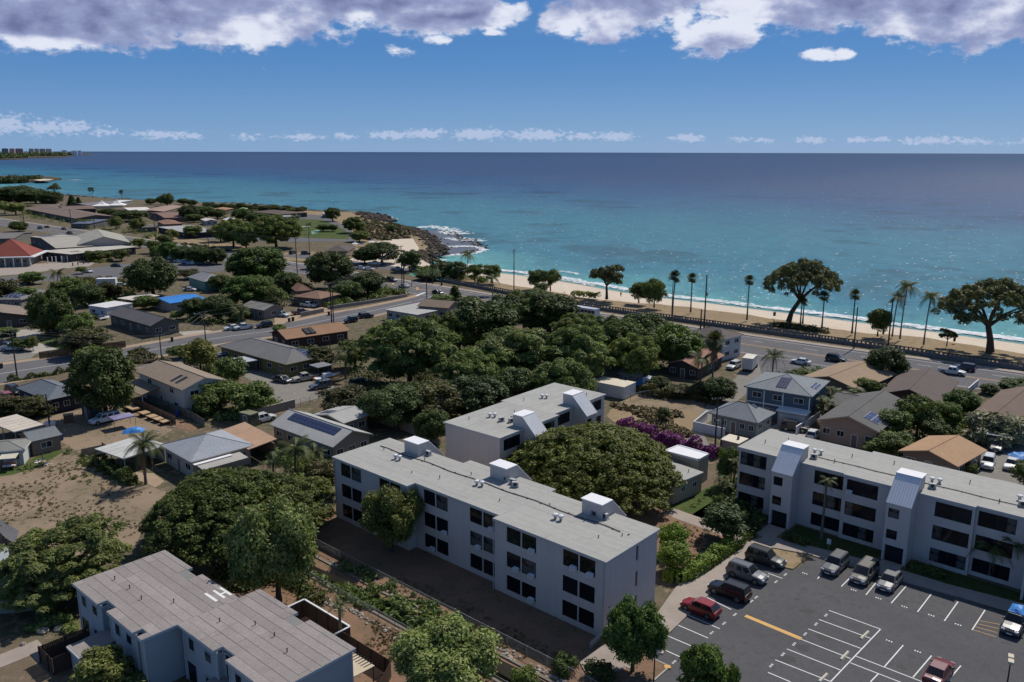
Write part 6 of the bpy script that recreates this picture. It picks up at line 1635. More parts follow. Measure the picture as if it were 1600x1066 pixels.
# ================================================================== POLES, LAMPS, WIRES
TOPS = {}
def upole(key, label, base, top, r=.16, arms=1, lamp=None, trans=False, ang=None):
    h = height_at(base, top[1]); p = G(*base); t = thing('utility_pole', label, 'utility pole', p)
    q = MB(); q.tube([(0, 0, 0), (0, 0, h * .5), (0, 0, h)], [r * 1.15, r, r * .8], POLEWOOD, 8); obj('pole', q, t)
    a = ang if ang is not None else rad(48); ax = Vector((math.cos(a), math.sin(a), 0))
    for k in range(arms):
        z = h - .35 - k * .9; q = MB(); n = Vector((-ax.y, ax.x, 0)) * .06
        lo_ = [-ax * 1.1 - n, ax * 1.1 - n, ax * 1.1 + n, -ax * 1.1 + n]
        q.hexa([v + Vector((0, 0, z)) for v in lo_], [v + Vector((0, 0, z + .12)) for v in lo_], POLEWOOD); c = obj('crossarm', q, t)
        for u in (-1, -.45, .45, 1): q = MB(); v = ax * u; q.cyl(v.x, v.y, z + .12, z + .32, .045, CHROME, 6); obj('insulator', q, c)
    if trans:
        q = MB(); q.cyl(.38, 0, h * .62, h * .62 + 1.0, .26, STEEL, 10); obj('transformer', q, t)
    if lamp:
        dirx = lamp; q = MB(); z = h * .93
        q.tube([(0, 0, z - .5), (dirx * .9, -.3, z), (dirx * 2.0, -.6, z + .08)], .05, STEEL, 6); la = obj('lamp_arm', q, t)
        q = MB(); q.hexa([(dirx * 1.8 - .15, -.75, z), (dirx * 1.8 + .55 * dirx + .15, -.75, z), (dirx * 1.8 + .55 * dirx + .15, -.45, z), (dirx * 1.8 - .15, -.45, z)], [(dirx * 1.8 - .1, -.7, z + .16), (dirx * 1.8 + .5 * dirx + .1, -.7, z + .16), (dirx * 1.8 + .5 * dirx + .1, -.5, z + .16), (dirx * 1.8 - .1, -.5, z + .16)], CHROME); obj('lamp_head', q, la)
    TOPS[key] = (p, h, ax)
    return t
upole('a', 'utility pole at the side street beside the silver pickup', (27.5, 594), (21, 515), .15, 1, lamp=-1)
upole('b', 'dark pole standing behind the blue grey shed roof', (78, 668), (74, 616), .14, 0)
upole('c', 'rusty brown pole on the side street above the tan roof of the cream house', (253, 566), (251.5, 524), .13, 1)
upole('d', 'utility pole with street lamp arm on the side street near the yellow green tree', (321.5, 534), (317, 487), .14, 2, lamp=-1)
upole('e', 'taller of two poles beside the ginger brown roof', (518.5, 510), (516, 443), .17, 2, lamp=-1)
upole('f', 'shorter of two poles beside the ginger brown roof', (521.5, 509.5), (520, 441.5), .14, 1)
upole('g', 'tall thin pole at the highway junction beside the shorter thick one', (628.5, 457.5), (625, 384), .16, 1)
upole('h', 'short thick pole with lamp at the highway junction', (631.5, 455), (630, 412), .2, 0, lamp=1)
upole('i', 'pole on the beach side of the highway behind the crossing', (676, 444.5), (674.5, 395), .16, 1, lamp=1)
upole('j', 'pole on the near side of the highway by the black sedan', (667, 467), (664.5, 429), .15, 1)
upole('k', 'lamp pole by the sea wall next to the dark bin', (716, 452), (715, 421), .12, 0, lamp=1)
upole('l', 'slim pole rising above the grove in front of the beach', (803, 462), (803, 389.5), .17, 1)
upole('m', 'thin lamp pole with a long arm in front of the beach palms', (1049, 503), (1050, 442), .12, 0, lamp=-1)
upole('n', 'tallest dark pole carrying a transformer behind the white two storey house', (1100, 515), (1103, 430), .2, 0, trans=True)
upole('o', 'short stub pole next to the tall transformer pole', (1094.5, 514), (1095, 483), .2, 0)
upole('p', 'bare pole on the highway verge below the leaning palm', (1334, 545.5), (1340, 480), .17, 0)
upole('q', 'tall pole on the verge behind the dark street tree', (1386, 556), (1394, 465), .18, 1)
upole('r', 'black utility pole with crossarm beside the bougainvillea', (1117, 702), (1121, 621), .13, 1, ang=rad(15))
upole('s', 'shorter black pole with curved lamp beside the bougainvillea', (1126, 705), (1129, 652), .15, 0, lamp=-.5)
upole('t', 'tall pole in front of the park lawn, over dark mango trees', (465, 436), (461.5, 372), .17, 1)
upole('u', 'pole in the park verge right of the tall one', (484, 402), (485, 366), .14, 1)
upole('v', 'wooden pole with wide crossarm beside the pale round shrub', (243.5, 377), (243, 341), .22, 2)
upole('w', 'pole on the highway verge behind the row of hedge trees', (326, 387), (326, 357), .17, 1)
upole('x', 'pole rising over the far highway at the first long brown roof', (38, 351), (37.5, 321), .2, 1)
upole('y', 'pole on the far highway verge beside the dark pickup', (112, 356), (111, 327), .2, 1)
upole('z', 'pole on the far highway verge above the glazed gable', (149, 367), (148, 337), .2, 1)
upole('aa', 'thin pole behind the white shed among shrubs', (118, 485), (117.5, 466), .13, 0)
upole('ab', 'small lamp post in the grove behind the grey apartment roof', (917, 604), (918, 579), .07, 0, lamp=-1)
upole('ac', 'thin post in front of the olive house beside the blue grey suv', (504, 612), (503, 582), .09, 0)
upole('ad', 'pole beside the ginger house near its dark porch', (517, 570), (516.5, 524), .12, 0)
def wires(label, keys, dz=(-.05,), offs=(-1, 1), sag=.35):
    b = MB()
    for k0, k1 in zip(keys, keys[1:]):
        (p, h, ax), (q, g_, bx) = TOPS[k0], TOPS[k1]
        for o_ in offs:
            for z in dz:
                A, B = p + ax * o_ + Vector((0, 0, h + z)), q + bx * o_ + Vector((0, 0, g_ + z))
                b.tube([A.lerp(B, t / 8) - Vector((0, 0, sag * 4 * (t / 8) * (1 - t / 8))) for t in range(9)], .022, WIRE, 3, False)
    tag(obj('power_line', b), label, 'power line')
wires('overhead wires along the side street from the silver pickup to the junction', ['a', 'c', 'd', 'e', 'g'], (0, -1.2), (-1, 1), .8)
wires('overhead wires along the beach side of the highway', ['x', 'y', 'z', 'v', 'w', 't'], (0,), (-1, 1), .8)
# car park lamps
def lot_lamp(label, px, top, heads):
    h = height_at(px, top); p = G(*px); t = thing('lamp_post', label, 'lamp post', p)
    q = MB(); q.cyl(0, 0, 0, .5, .16, CONC, 10); obj('base', q, t)
    q = MB(); q.cyl(0, 0, .5, h - .1, .075, DARKMETAL, 8, .055); obj('pole', q, t)
    for a in heads:
        d = Vector((math.cos(a), math.sin(a), 0)); n = Vector((-d.y, d.x, 0)) * .22
        lo_ = [d * .12 - n, d * .75 - n, d * .75 + n, d * .12 + n]
        q = MB(); q.hexa([v + Vector((0, 0, h - .12)) for v in lo_], [v + Vector((0, 0, h + .12)) for v in lo_], mat('lamp_box', (.50, .43, .33), .6)); q.tube([(0, 0, h - .1), tuple(d * .3 + Vector((0, 0, h)))], .05, DARKMETAL, 6); obj('lamp_head', q, t)
lot_lamp('black lamp post with one pale box head beside the planter tree', (1021, 1074), 1019, [rad(-10)])
lot_lamp('lamp post with two pale box heads at the corner of the car park', (1569, 1100), 1030, [rad(60), rad(-120)])

# ================================================================== TREES AND PLANTS
LV = dict(
 monkey=leaf_mat('leaf_umbrella_tree', (0.055, 0.076, 0.014), (0.155, 0.182, 0.036)),
 kiawe=leaf_mat('leaf_feathery', (0.088, 0.122, 0.032), (0.195, 0.237, 0.073), .3),
 pale=leaf_mat('leaf_pale_feathery', (0.115, 0.154, 0.047), (0.223, 0.255, 0.091), .3),
 mango=leaf_mat('leaf_dark', (0.037, 0.060, 0.017), (0.098, 0.134, 0.038), .15),
 bright=leaf_mat('leaf_bright', (0.048, 0.090, 0.017), (0.119, 0.187, 0.043)),
 mid=leaf_mat('leaf_mid', (0.054, 0.089, 0.022), (0.155, 0.200, 0.053)),
 yellow=leaf_mat('leaf_yellow', (.085, .105, .025), (.175, .185, .050)),
 silver=leaf_mat('leaf_silver', (.13, .15, .10), (.26, .28, .21)),
 light=leaf_mat('leaf_light', (0.095, 0.140, 0.037), (0.225, 0.262, 0.094)),
 olive=leaf_mat('leaf_olive', (0.052, 0.060, 0.022), (0.124, 0.117, 0.048)),
 beach=leaf_mat('leaf_beach', (0.068, 0.082, 0.031), (0.151, 0.155, 0.062), .2),
 purple=leaf_mat('bougainvillea', (.05, .035, .04), (.24, .035, .27), .2),
 palm=leaf_mat('palm_frond', (0.042, 0.061, 0.019), (0.119, 0.142, 0.048), .2),
 fan=leaf_mat('fan_palm_leaf', (0.036, 0.048, 0.018), (0.098, 0.109, 0.044), .15),
 dead=leaf_mat('dead_frond', (.13, .085, .045), (.22, .15, .08), .1),
 hedge=leaf_mat('leaf_hedge', (0.067, 0.122, 0.017), (0.190, 0.277, 0.044), .15),
 dry=leaf_mat('dry_brush', (.11, .085, .045), (.22, .17, .09), .1))

def leaves(c, nrm, size, aspect, r, fold=False):
    """quads: centres (N,3), facing (N,3), size (N)"""
    N = len(c)
    t = r.normal(size=(N, 3)); t -= nrm * (t * nrm).sum(1)[:, None]; t /= np.linalg.norm(t, axis=1)[:, None] + 1e-9
    b = np.cross(nrm, t)
    s = size[:, None]
    A, Bv = t * s * aspect * .5, b * s * .5
    v = np.empty((N, 4, 3))
    v[:, 0] = c - A; v[:, 1] = c - Bv + A * .15; v[:, 2] = c + A; v[:, 3] = c + Bv + A * .15
    return v.reshape(-1, 3)
def quad_mesh(name, V, m):
    n = len(V) // 4
    me = bpy.data.meshes.new(name)
    me.vertices.add(len(V)); me.vertices.foreach_set('co', V.astype(np.float32).ravel())
    me.loops.add(n * 4); me.loops.foreach_set('vertex_index', np.arange(n * 4, dtype=np.int32))
    me.polygons.add(n); me.polygons.foreach_set('loop_start', np.arange(0, n * 4, 4, dtype=np.int32))
    me.materials.append(m); me.update(calc_edges=True)
    return me
def lobes_to_leaves(L, per, size, aspect, r, up=.5, flat=.8, droop=0.0, fill=.25):
    """L: list of (x,y,z,radius). leaves on and inside each lobe, biased to its upper shell"""
    cs, ns, ss = [], [], []
    for x, y, z, rad_ in L:
        n = max(12, int(per * rad_ * rad_))
        d = r.normal(size=(n, 3)); d[:, 2] = d[:, 2] * .8 + .35; d /= np.linalg.norm(d, axis=1)[:, None]
        rr_ = np.where(r.random(n) < fill, r.random(n) ** .5, r.normal(1, .2, n))
        p = d * (rad_ * rr_)[:, None]; p[:, 2] *= flat
        nn = d + r.normal(size=(n, 3)) * .55; nn[:, 2] += up; nn /= np.linalg.norm(nn, axis=1)[:, None]
        p[:, 2] -= droop * rad_ * (np.hypot(p[:, 0], p[:, 1]) / rad_) ** 2
        cs.append(p + np.array([x, y, z])); ns.append(nn); ss.append(size * r.uniform(.6, 1.35, n))
    return leaves(np.vstack(cs), np.vstack(ns), np.concatenate(ss), aspect, r)
def limbs(mb, base_h, r0, tips, rs=.3, lean=(0, 0), m=None, seed=0):
    m = m or BARK; R_ = random.Random(seed)
    fork = Vector((lean[0], lean[1], base_h))
    mb.tube([(0, 0, -.1), (lean[0] * .25, lean[1] * .25, base_h * .45), tuple(fork)], [r0 * 1.35, r0, r0 * .85], m, 8)
    for t in tips:
        t = Vector(t); mid = fork.lerp(t, .5) + Vector((R_.uniform(-.3, .3), R_.uniform(-.3, .3), (t.z - fork.z) * .12)) * max(.5, base_h / 4)
        mb.tube([tuple(fork), tuple(mid), tuple(t)], [r0 * .62, r0 * .36, r0 * .12], m, 6)
TP = {}
def proto(kind, var):
    k = (kind, var)
    if k in TP: return TP[k]
    seed = abs(hash(kind)) % 9973 if False else sum(ord(c) * (i + 3) for i, c in enumerate(kind)) + 101 * var
    r = np.random.default_rng(seed); R_ = random.Random(seed)
    L = []; tr = MB(); mt = LV['mid']
    if kind == 'monkey':
        R, H = 11.0, 8.6; n = 620
        for i in range(n):
            q = math.sqrt((i + .5) / n); a = i * 2.39996 + R_.uniform(-.3, .3)
            er = 1 + .10 * math.sin(a * 3 + var) + .06 * math.sin(a * 7)
            x, y = math.cos(a) * q * R * er, math.sin(a) * q * R * er
            z = H - (H - 3.6) * q ** 2.3 + R_.uniform(-.35, .35)
            L.append((x, y, z - .4, R_.uniform(.4, .75)))
        L += [(R_.gauss(0, .5), R_.gauss(0, .5), H - .7, 1.1) for i in range(4)] + [(math.cos(i * 2.4) * R * .85 * math.sqrt(i / 90), math.sin(i * 2.4) * R * .85 * math.sqrt(i / 90), H - 1.9 - (H - 4.4) * (i / 90) ** 1.15, 1.1) for i in range(90)]
        V = lobes_to_leaves(L, 300, .21, 1.6, r, .9, .55); mt = LV['monkey']
        limbs(tr, 2.6, .5, [(R * .62 * math.cos(a), R * .62 * math.sin(a), H - 2.6) for a in (0, .8, 1.7, 2.5, 3.3, 4.2, 5.0, 5.7)], seed=seed)
    elif kind in ('kiawe', 'pale'):
        R, H = 5.5, 8.0
        for i in range(190):
            d = Vector((R_.gauss(0, 1), R_.gauss(0, 1), R_.gauss(0, 1))).normalized(); q = R_.uniform(.4, 1.0) ** .7 * (1.0 if kind == 'kiawe' else R_.uniform(.85, 1.2))
            z = 4.6 + d.z * 3.0 * q
            L.append((d.x * R * q * .9, d.y * R * q * .9, z, R_.uniform(.4, .9) if kind == 'kiawe' else R_.uniform(.28, .7)))
        V = lobes_to_leaves(L, 430 if kind == 'kiawe' else 620, .15 if kind == 'kiawe' else .13, 3.6, r, .5, .5, .25, .35); mt = LV[kind]
        limbs(tr, 1.8, .28, [(R * .55 * math.cos(a), R * .55 * math.sin(a), 4.8 + (i % 2)) for i, a in enumerate((.3, 1.5, 2.6, 3.9, 5.1))], lean=(R_.uniform(-.5, .5), R_.uniform(-.5, .5)), seed=seed)
    elif kind in ('mango', 'bright'):
        R, H = 4.2, 7.5
        for i in range(115):
            d = Vector((R_.gauss(0, 1), R_.gauss(0, 1), R_.gauss(0, 1) + .25)).normalized(); q = R_.uniform(.72, 1.0)
            L.append((d.x * R * q * .86, d.y * R * q * .86, 4.2 + d.z * 3.0 * q, R_.uniform(.5, .95)))
        V = lobes_to_leaves(L, 330, .20, 1.9, r, .4, .85, .1, .2); mt = LV[kind]
        limbs(tr, 1.6, .3, [(R * .5 * math.cos(a), R * .5 * math.sin(a), 4.8) for a in (.2, 1.6, 2.9, 4.2, 5.4)], seed=seed)
    elif kind in ('broad', 'light', 'yellow', 'olive'):
        R, H = 3.0, 6.0
        for i in range(52):
            d = Vector((R_.gauss(0, 1), R_.gauss(0, 1), R_.gauss(0, 1) + .15)).normalized(); q = R_.uniform(.45, 1.05)
            L.append((d.x * R * q * .85, d.y * R * q * .85, 3.5 + d.z * 2.1 * q, R_.uniform(.5, .95)))
        V = lobes_to_leaves(L, 300, .21, 1.8, r, .35, .8, .1, .25); mt = LV[{'broad': 'mid'}.get(kind, kind)]
        limbs(tr, 1.5, .17, [(R * .6 * math.cos(a), R * .6 * math.sin(a), 3.6 + .5 * (i % 2)) for i, a in enumerate((.4, 1.7, 3.0, 4.3, 5.5))], seed=seed)
    elif kind == 'big':                                   # near broadleaf trees with large visible leaves
        R, H = 4.6, 7.2
        for i in range(125):
            d = Vector((R_.gauss(0, 1), R_.gauss(0, 1), R_.gauss(0, 1) + .25)).normalized(); q = R_.uniform(.5, 1.04)
            L.append((d.x * R * q * .86, d.y * R * q * .86, 4.4 + d.z * 2.5 * q, R_.uniform(.55, 1.0)))
        V = lobes_to_leaves(L, 420, .19, 1.8, r, .4, .8, .1, .2); mt = LV['mid']
        limbs(tr, 1.7, .26, [(R * .6 * math.cos(a), R * .6 * math.sin(a), 4.3 + .7 * (i % 2)) for i, a in enumerate((.1, 1.2, 2.2, 3.3, 4.3, 5.3))], seed=seed)
    elif kind == 'tier':                                  # wind shaped beach tree with spreading tiers
        R, H = 6.0, 7.5
        for (tx, ty, tz, tr_, n) in ((-2.6, 0, 6.2, 2.2, 16), (1.2, .6, 5.2, 2.8, 22), (3.6, -.4, 4.4, 2.0, 14), (-3.4, .8, 4.2, 1.8, 12), (0, -1.8, 4.6, 2.0, 12), (.4, 2.2, 5.6, 1.7, 10)):
            for i in range(n):
                a, q = R_.uniform(0, math.tau), math.sqrt(R_.random())
                L.append((tx + math.cos(a) * q * tr_, ty + math.sin(a) * q * tr_ * .9, tz + R_.uniform(-.25, .25) - q * q * .5, R_.uniform(.45, .8)))
        V = lobes_to_leaves(L, 220, .26, 2.2, r, .6, .5, .2, .2); mt = LV['beach']
        limbs(tr, 2.4, .3, [(-2.6, 0, 5.8), (1.2, .6, 4.9), (3.6, -.4, 4.1), (-3.4, .8, 3.9), (0, -1.8, 4.3), (.4, 2.2, 5.2)], lean=(.2, 0), seed=seed)
    elif kind == 'beachbig':                              # big umbrella kiawe over a leaning trunk
        R, H = 9.0, 12.0
        sx = 2.6 if var == 0 else -.6
        for i in range(230):
            q = math.sqrt(R_.random()); a = R_.uniform(0, math.tau)
            z = 8.4 + 3.4 * (1 - q ** 2) * R_.uniform(.55, 1.05) - 2.0 * q ** 3 * R_.uniform(.4, 1.3) + R_.uniform(-.3, .3)
            L.append((sx + math.cos(a) * q * R * R_.uniform(.9, 1.08), math.sin(a) * q * R * .8, z, R_.uniform(.45, .9)))
        V = lobes_to_leaves(L, 250, .19, 3.0, r, .5, .6, .3, .3); mt = LV['beach']
        limbs(tr, 4.2, .55, [(sx + R * .6 * math.cos(a), R * .5 * math.sin(a), 7.6 + (i % 3) * .6) for i, a in enumerate((0, .9, 1.8, 2.7, 3.5, 4.4, 5.4))], lean=(2.4 if var == 0 else -.9, 0), seed=seed)
    elif kind in ('shrub', 'silver', 'dryshrub'):
        R, H = 1.3, 1.7
        for i in range(16):
            a, q = R_.uniform(0, math.tau), math.sqrt(R_.random())
            L.append((math.cos(a) * q * .9, math.sin(a) * q * .9, R_.uniform(.35, 1.25) * (1.1 - q * .4), R_.uniform(.3, .55)))
        V = lobes_to_leaves(L, 560 if kind != 'silver' else 1900, .12 if kind != 'silver' else .085, 2.0 if kind != 'silver' else 3.4, r, .4, .9, 0, .3); mt = LV[{'shrub': 'mid', 'silver': 'silver', 'dryshrub': 'dry'}[kind]]
        for a in (.2, 1.8, 3.1, 4.6): tr.tube([(0, 0, 0), (math.cos(a) * .4, math.sin(a) * .4, .8)], [.05, .02], BARK, 5)
    elif kind == 'pine':                                  # slim conifer-like dark tree
        R, H = 1.5, 7.0
        for i in range(46):
            z = .9 + 5.9 * (i / 46); q = (1 - z / 7.2) * 1.35; a = i * 2.4
            L.append((math.cos(a) * q, math.sin(a) * q, z, .36 + .25 * (1 - z / 7)))
        V = lobes_to_leaves(L, 260, .26, 2.2, r, .2, .8, .3, .3); mt = LV['mango']
        tr.tube([(0, 0, 0), (0, 0, 6.6)], [.16, .03], BARK, 6)
    cm = quad_mesh('crown', V, mt)
    TP[k] = (cm, tr.data('trunk'), max(1.0, R), H)
    return TP[k]
NTREE = [0]
def tree(kind, label, base, wpx, top=None, group=None, var=None, rot=None, m=None, cat='tree', name=None, hmul=1.0, H=None):
    """base: pixel where it stands; wpx: crown width in photograph pixels; top: pixel row of the crown top"""
    NTREE[0] += 1
    v = (NTREE[0] % (3 if kind in ('kiawe', 'mango', 'broad', 'shrub') else 2)) if var is None else var
    cm, tm, R, H0 = proto(kind, v)
    p = G(*base); k = project(p)[2]; s = wpx / FPX * k / (2 * R)
    if H is not None: h = H
    elif top is not None:
        # the far rim of a wide crown rises in the picture: aim the crown's axis top at the given row
        h = height_at(base, top)
    else: h = s * H0
    sz = max(.35 * s, min(2.2 * s, h / H0)) * hmul
    nm = name or {'shrub': 'shrub', 'silver': 'shrub', 'dryshrub': 'dry_shrub'}.get(kind, 'tree')
    r = thing(nm, label, cat if nm == 'tree' or cat != 'tree' else 'shrub', p, rot if rot is not None else rng.uniform(0, math.tau), group)
    r.scale = (s, s, sz)
    link('trunk' if nm == 'tree' else 'stem', tm, r)
    c = link('crown' if nm == 'tree' else 'foliage', cm, r)
    if m:
        c.material_slots[0].link = 'OBJECT'; c.material_slots[0].material = LV[m]
    return r
# ---- palms
def frond_mesh(name, L, drop, w, n=13, m=None, stem=True):
    V = []
    pts = [Vector((L * (t - .12 * t ** 3), 0, L * (.42 * t - drop * t * t))) for t in [i / n for i in range(n + 1)]]
    for i in range(1, n + 1):
        a, b = pts[i - 1], pts[i]; d = (b - a).normalized(); t = i / n; l = w * (math.sin(math.pi * min(1, t * .85 + .12))) ** .6
        for s in (-1, 1):
            side = Vector((d.x * .45, s * .85, -.38 * (1 + t * .6))).normalized()
            for j in (0, .5):
                o_ = a.lerp(b, j); tip = o_ + side * l * (1 - .12 * j)
                hw = d * (L / n * .24)
                V += [o_ - hw, tip - hw * .15, tip + hw * .15, o_ + hw]
    for i in range(n):
        a, b = pts[i], pts[i + 1]; V += [a + Vector((0, -.03, .01)), b + Vector((0, -.02, .01)), b + Vector((0, .02, .01)), a + Vector((0, .03, .01))]
    return quad_mesh(name, np.array([tuple(v) for v in V]), m or LV['palm'])
FR = [frond_mesh('frond', 3.4, d, 1.1) for d in (.55, .95, 1.35)]
FRD = frond_mesh('dead_frond', 3.0, 1.9, .6, m=LV['dead'])
def palm_trunk(h, lean, r=.17):
    q = MB(); q.tube([(lean[0] * t * t, lean[1] * t * t, h * t) for t in (0, .25, .5, .75, 1)], [r * 1.5, r * 1.05, r * .9, r * .85, r * .8], PALMBARK, 8); return q
def coconut(label, base, top, spread=1.0, lean=(0, 0), n=16, group=None, wind=0.0, dead=2, name='coconut_palm', seed=None):
    R_ = random.Random(seed or int(base[0] * 7 + base[1])); h = max(2.0, height_at(base, top) - 1.3 * spread)
    p = G(*base); t = thing(name, label, 'palm', p, 0, group)
    obj('trunk', palm_trunk(h, lean), t)
    hd = Vector((lean[0], lean[1], h))
    for i in range(n):
        a = math.tau * i / n * 2.618 + R_.uniform(-.2, .2); el = i % 3
        o_ = link('frond', FR[el], t, hd, 0, (spread, spread, spread))
        if wind: a = a * (1 - wind) + math.pi * wind if -math.pi < ((a + math.pi) % math.tau - math.pi) < math.pi else a
        o_.rotation_euler = (0, R_.uniform(-.35, .1) - .35 * (el == 0), a)
    for i in range(dead):
        o_ = link('dead_frond', FRD, t, hd - Vector((0, 0, .15)), 0, (spread * .9,) * 3); o_.rotation_euler = (0, .3, R_.uniform(0, 6.28))
    return t
def fan_crown(seed, wind):
    R_ = random.Random(seed); V = []
    for i in range(110):
        a = R_.uniform(0, math.tau); e = R_.uniform(-.95, 1.4); d = Vector((math.cos(a) * math.cos(e), math.sin(a) * math.cos(e), math.sin(e)))
        if wind: d = (d + Vector((-wind, 0, 0))).normalized()
        c = d * R_.uniform(.3, 1.15); up_ = Vector((0, 0, 1)) - d * d.z; up_.normalize(); sd = d.cross(up_)
        for k in range(7):
            f = (k - 3) / 3 * 1.15; dd = (d * math.cos(f) + sd * math.sin(f)).normalized(); tip = c + dd * .85 + Vector((0, 0, -.22 * abs(f)))
            hw = sd * .07 * math.cos(f) + d * .05
            V += [c - hw * .6, c + dd * .45 - hw, tip, c + dd * .45 + hw]
        V += [Vector((0, -.02, 0)), c - sd * .02, c + sd * .02, Vector((0, .02, 0))]
    return quad_mesh('crown', np.array([tuple(v) for v in V]), LV['fan'])
def skirt_mesh():
    V = []; R_ = random.Random(8)
    for i in range(60):
        a = R_.uniform(0, math.tau); z = R_.uniform(-2.2, .1); d = Vector((math.cos(a), math.sin(a), 0)); sd = Vector((-d.y, d.x, 0)) * .15
        p = d * .25 + Vector((0, 0, z)); q = d * R_.uniform(.45, .8) + Vector((0, 0, z - R_.uniform(.6, 1.0)))
        V += [p - sd, q - sd * .6, q + sd * .6, p + sd]
    return quad_mesh('skirt', np.array([tuple(v) for v in V]), LV['dead'])
FANS = [fan_crown(3, 0), fan_crown(4, .45), fan_crown(5, .15)]
SKIRT = skirt_mesh()
def fanpalm(label, base, top, w=1.0, var=0, lean=(0, 0), group=None, skirt=False):
    h = max(2, height_at(base, top) - 1.4 * w); p = G(*base); t = thing('fan_palm', label, 'palm', p, 0, group)
    obj('trunk', palm_trunk(h, lean, .2), t)
    link('crown', FANS[var], t, (lean[0], lean[1], h), 0, (w, w, w))
    if skirt: link('dead_skirt', SKIRT, t, (lean[0], lean[1], h), 0, (w, w, w))
    return t
def areca(label, base, wpx, top, group=None):
    """clump of feathery cane palms"""
    p = G(*base); k = project(p)[2]; s = wpx / FPX * k / 2; h = height_at(base, top); t = thing('cane_palm', label, 'palm', p, 0, group); R_ = random.Random(int(base[0]))
    q = MB()
    for i in range(6):
        a = R_.uniform(0, math.tau); x, y = math.cos(a) * s * .4, math.sin(a) * s * .4; hh = h * R_.uniform(.45, .75)
        q.tube([(x * .4, y * .4, 0), (x, y, hh)], [.06, .045], LVSTEM, 6)
        for j in range(7):
            o_ = link('frond', FR[j % 3], t, (x, y, hh), 0, (s / 4.2,) * 3); o_.rotation_euler = (0, R_.uniform(-.6, 0), R_.uniform(0, math.tau))
    obj('cane', q, t)
    return t
LVSTEM = mat('green_stem', (.12, .12, .05), .8, .15)

# ---- near trees
tree('monkey', 'huge umbrella shaped tree standing between the three apartment blocks', (925, 775), 278, None, var=0, rot=.4, H=9.7, name='tree')
tree('monkey', 'huge dark spreading tree between the brown field and the felt roof', (365, 850), 268, None, var=1, rot=2.2, H=9.0, m='monkey')
tree('big', 'leafy light green tree in front of the huge dark spreading tree', (436, 940), 148, 788, m='light', var=0)
tree('big', 'bright green leafy tree leaning on the facade of the long apartment block', (612, 862), 104, 762, m='yellow', var=1)
bg = tree('big', 'light green tree with open crown at the bottom, beside the drainage channel', (705, 1088), 176, 985, m='light', var=1, rot=1.0)
tree('big', 'broad crowned green tree on the dirt planter at the corner of the car park', (988, 1050), 104, 945, m='bright', var=0, rot=2.0)
tree('light', 'leafy sapling poking into the frame below the lamp post', (1092, 1112), 78, 1008, var=0, m='bright')
tree('light', 'slim leafy branch tip at the bottom edge of the car park', (1135, 1110), 40, 1036, var=1, m='bright')
tree('pale', 'pale feathery tree beside the brown field and the board fence', (108, 925), 205, None, H=8.2, var=0)
tree('pale', 'lower half of the feathery tree clump above the felt roof', (72, 950), 150, None, H=5.2, var=1)
tree('broad', 'small dense tree with a dark crown on the courtyard dirt', (1133, 842), 74, 790, m='mango', var=0)
tree('broad', 'round bright green bush at the end wall of the long apartment block', (1052, 866), 50, 820, m='hedge', var=1)
tree('broad', 'second round green bush nearer the hedge and the end wall', (1052, 893), 56, 846, m='hedge', var=2)
tree('olive', 'grey green fine leaved tree at the corner of the long apartment block', (508, 772), 74, 722, var=0)
tree('broad', 'green tree crown filling the gap beside the fine leaved grey green tree', (480, 800), 80, 742, var=2, m='monkey')
tree('broad', 'leafy green bush beneath the lean-to of the blue townhouses', (160, 1085), 90, 1018, var=0, m='light')
tree('shrub', 'bush with white tips beside the chain link fence below the long block', (885, 1050), 46, 1020, var=0)
tree('shrub', 'dark bush at the foot of the broad crowned tree', (935, 1062), 56, 1030, var=1, m='mango')
tree('shrub', 'green bush beside the channel at the bottom edge', (820, 1068), 46, 1038, var=2)
tree('shrub', 'bush at the corner of the townhouse end wall', (205, 1082), 66, 1044, var=1, m='light')
tree('shrub', 'low bush in the shade by the brown patio fence', (110, 985), 30, 972, var=2, m='light')
coconut('young palm with yellow green fronds behind the brown patio fence', (533, 1010), 938, .42, dead=0, n=10)
coconut('coconut palm with a brown skirt at the edge of the brown field', (228, 757), 682, .95, (.2, .1), 18, dead=6)
coconut('bushy coconut palm beside the solar panelled grey house', (462, 752), 688, 1.0, (.2, 0), 18)
coconut('smaller palm beside the bushy coconut palm and grey house', (492, 744), 700, .7, (0, .2), 12, dead=0)
coconut('low palm in front of the tan sheet carport', (428, 752), 712, .7, (0, 0), 12, dead=0)
coconut('slender palm in front of the middle bay of the white apartment building', (1283, 842), 745, .42, (.1, .1), 12, dead=1)
for i, (x, y, tp, l) in enumerate(((1545, 905, 842, 'palm with pale drooping fronds before the apartment wall at the right end of the lawn'), (1575, 912, 838, 'dark palm clump beside the pale drooping palm'), (1600, 918, 845, 'palm cut by the frame edge at the end of the lawn'))):
    coconut(l, (x, y), tp, .72, (.2 * i - .2, 0), 15, dead=1)
areca('feathery palm clump at the end of the white apartment building', (1128, 792), 36, 728)
areca('yellow green palm clump beside the bougainvillea poles', (1142, 768), 34, 700)
areca('palm clump in the gap between the two grey apartment roofs', (722, 725), 48, 690)
tree('broad', 'green tree squeezed between the laundry block and the white apartment building', (1135, 760), 40, 696, var=1)
tree('broad', 'small leafy tree beside the chain fence behind the hut', (1122, 810), 26, 770, var=2)
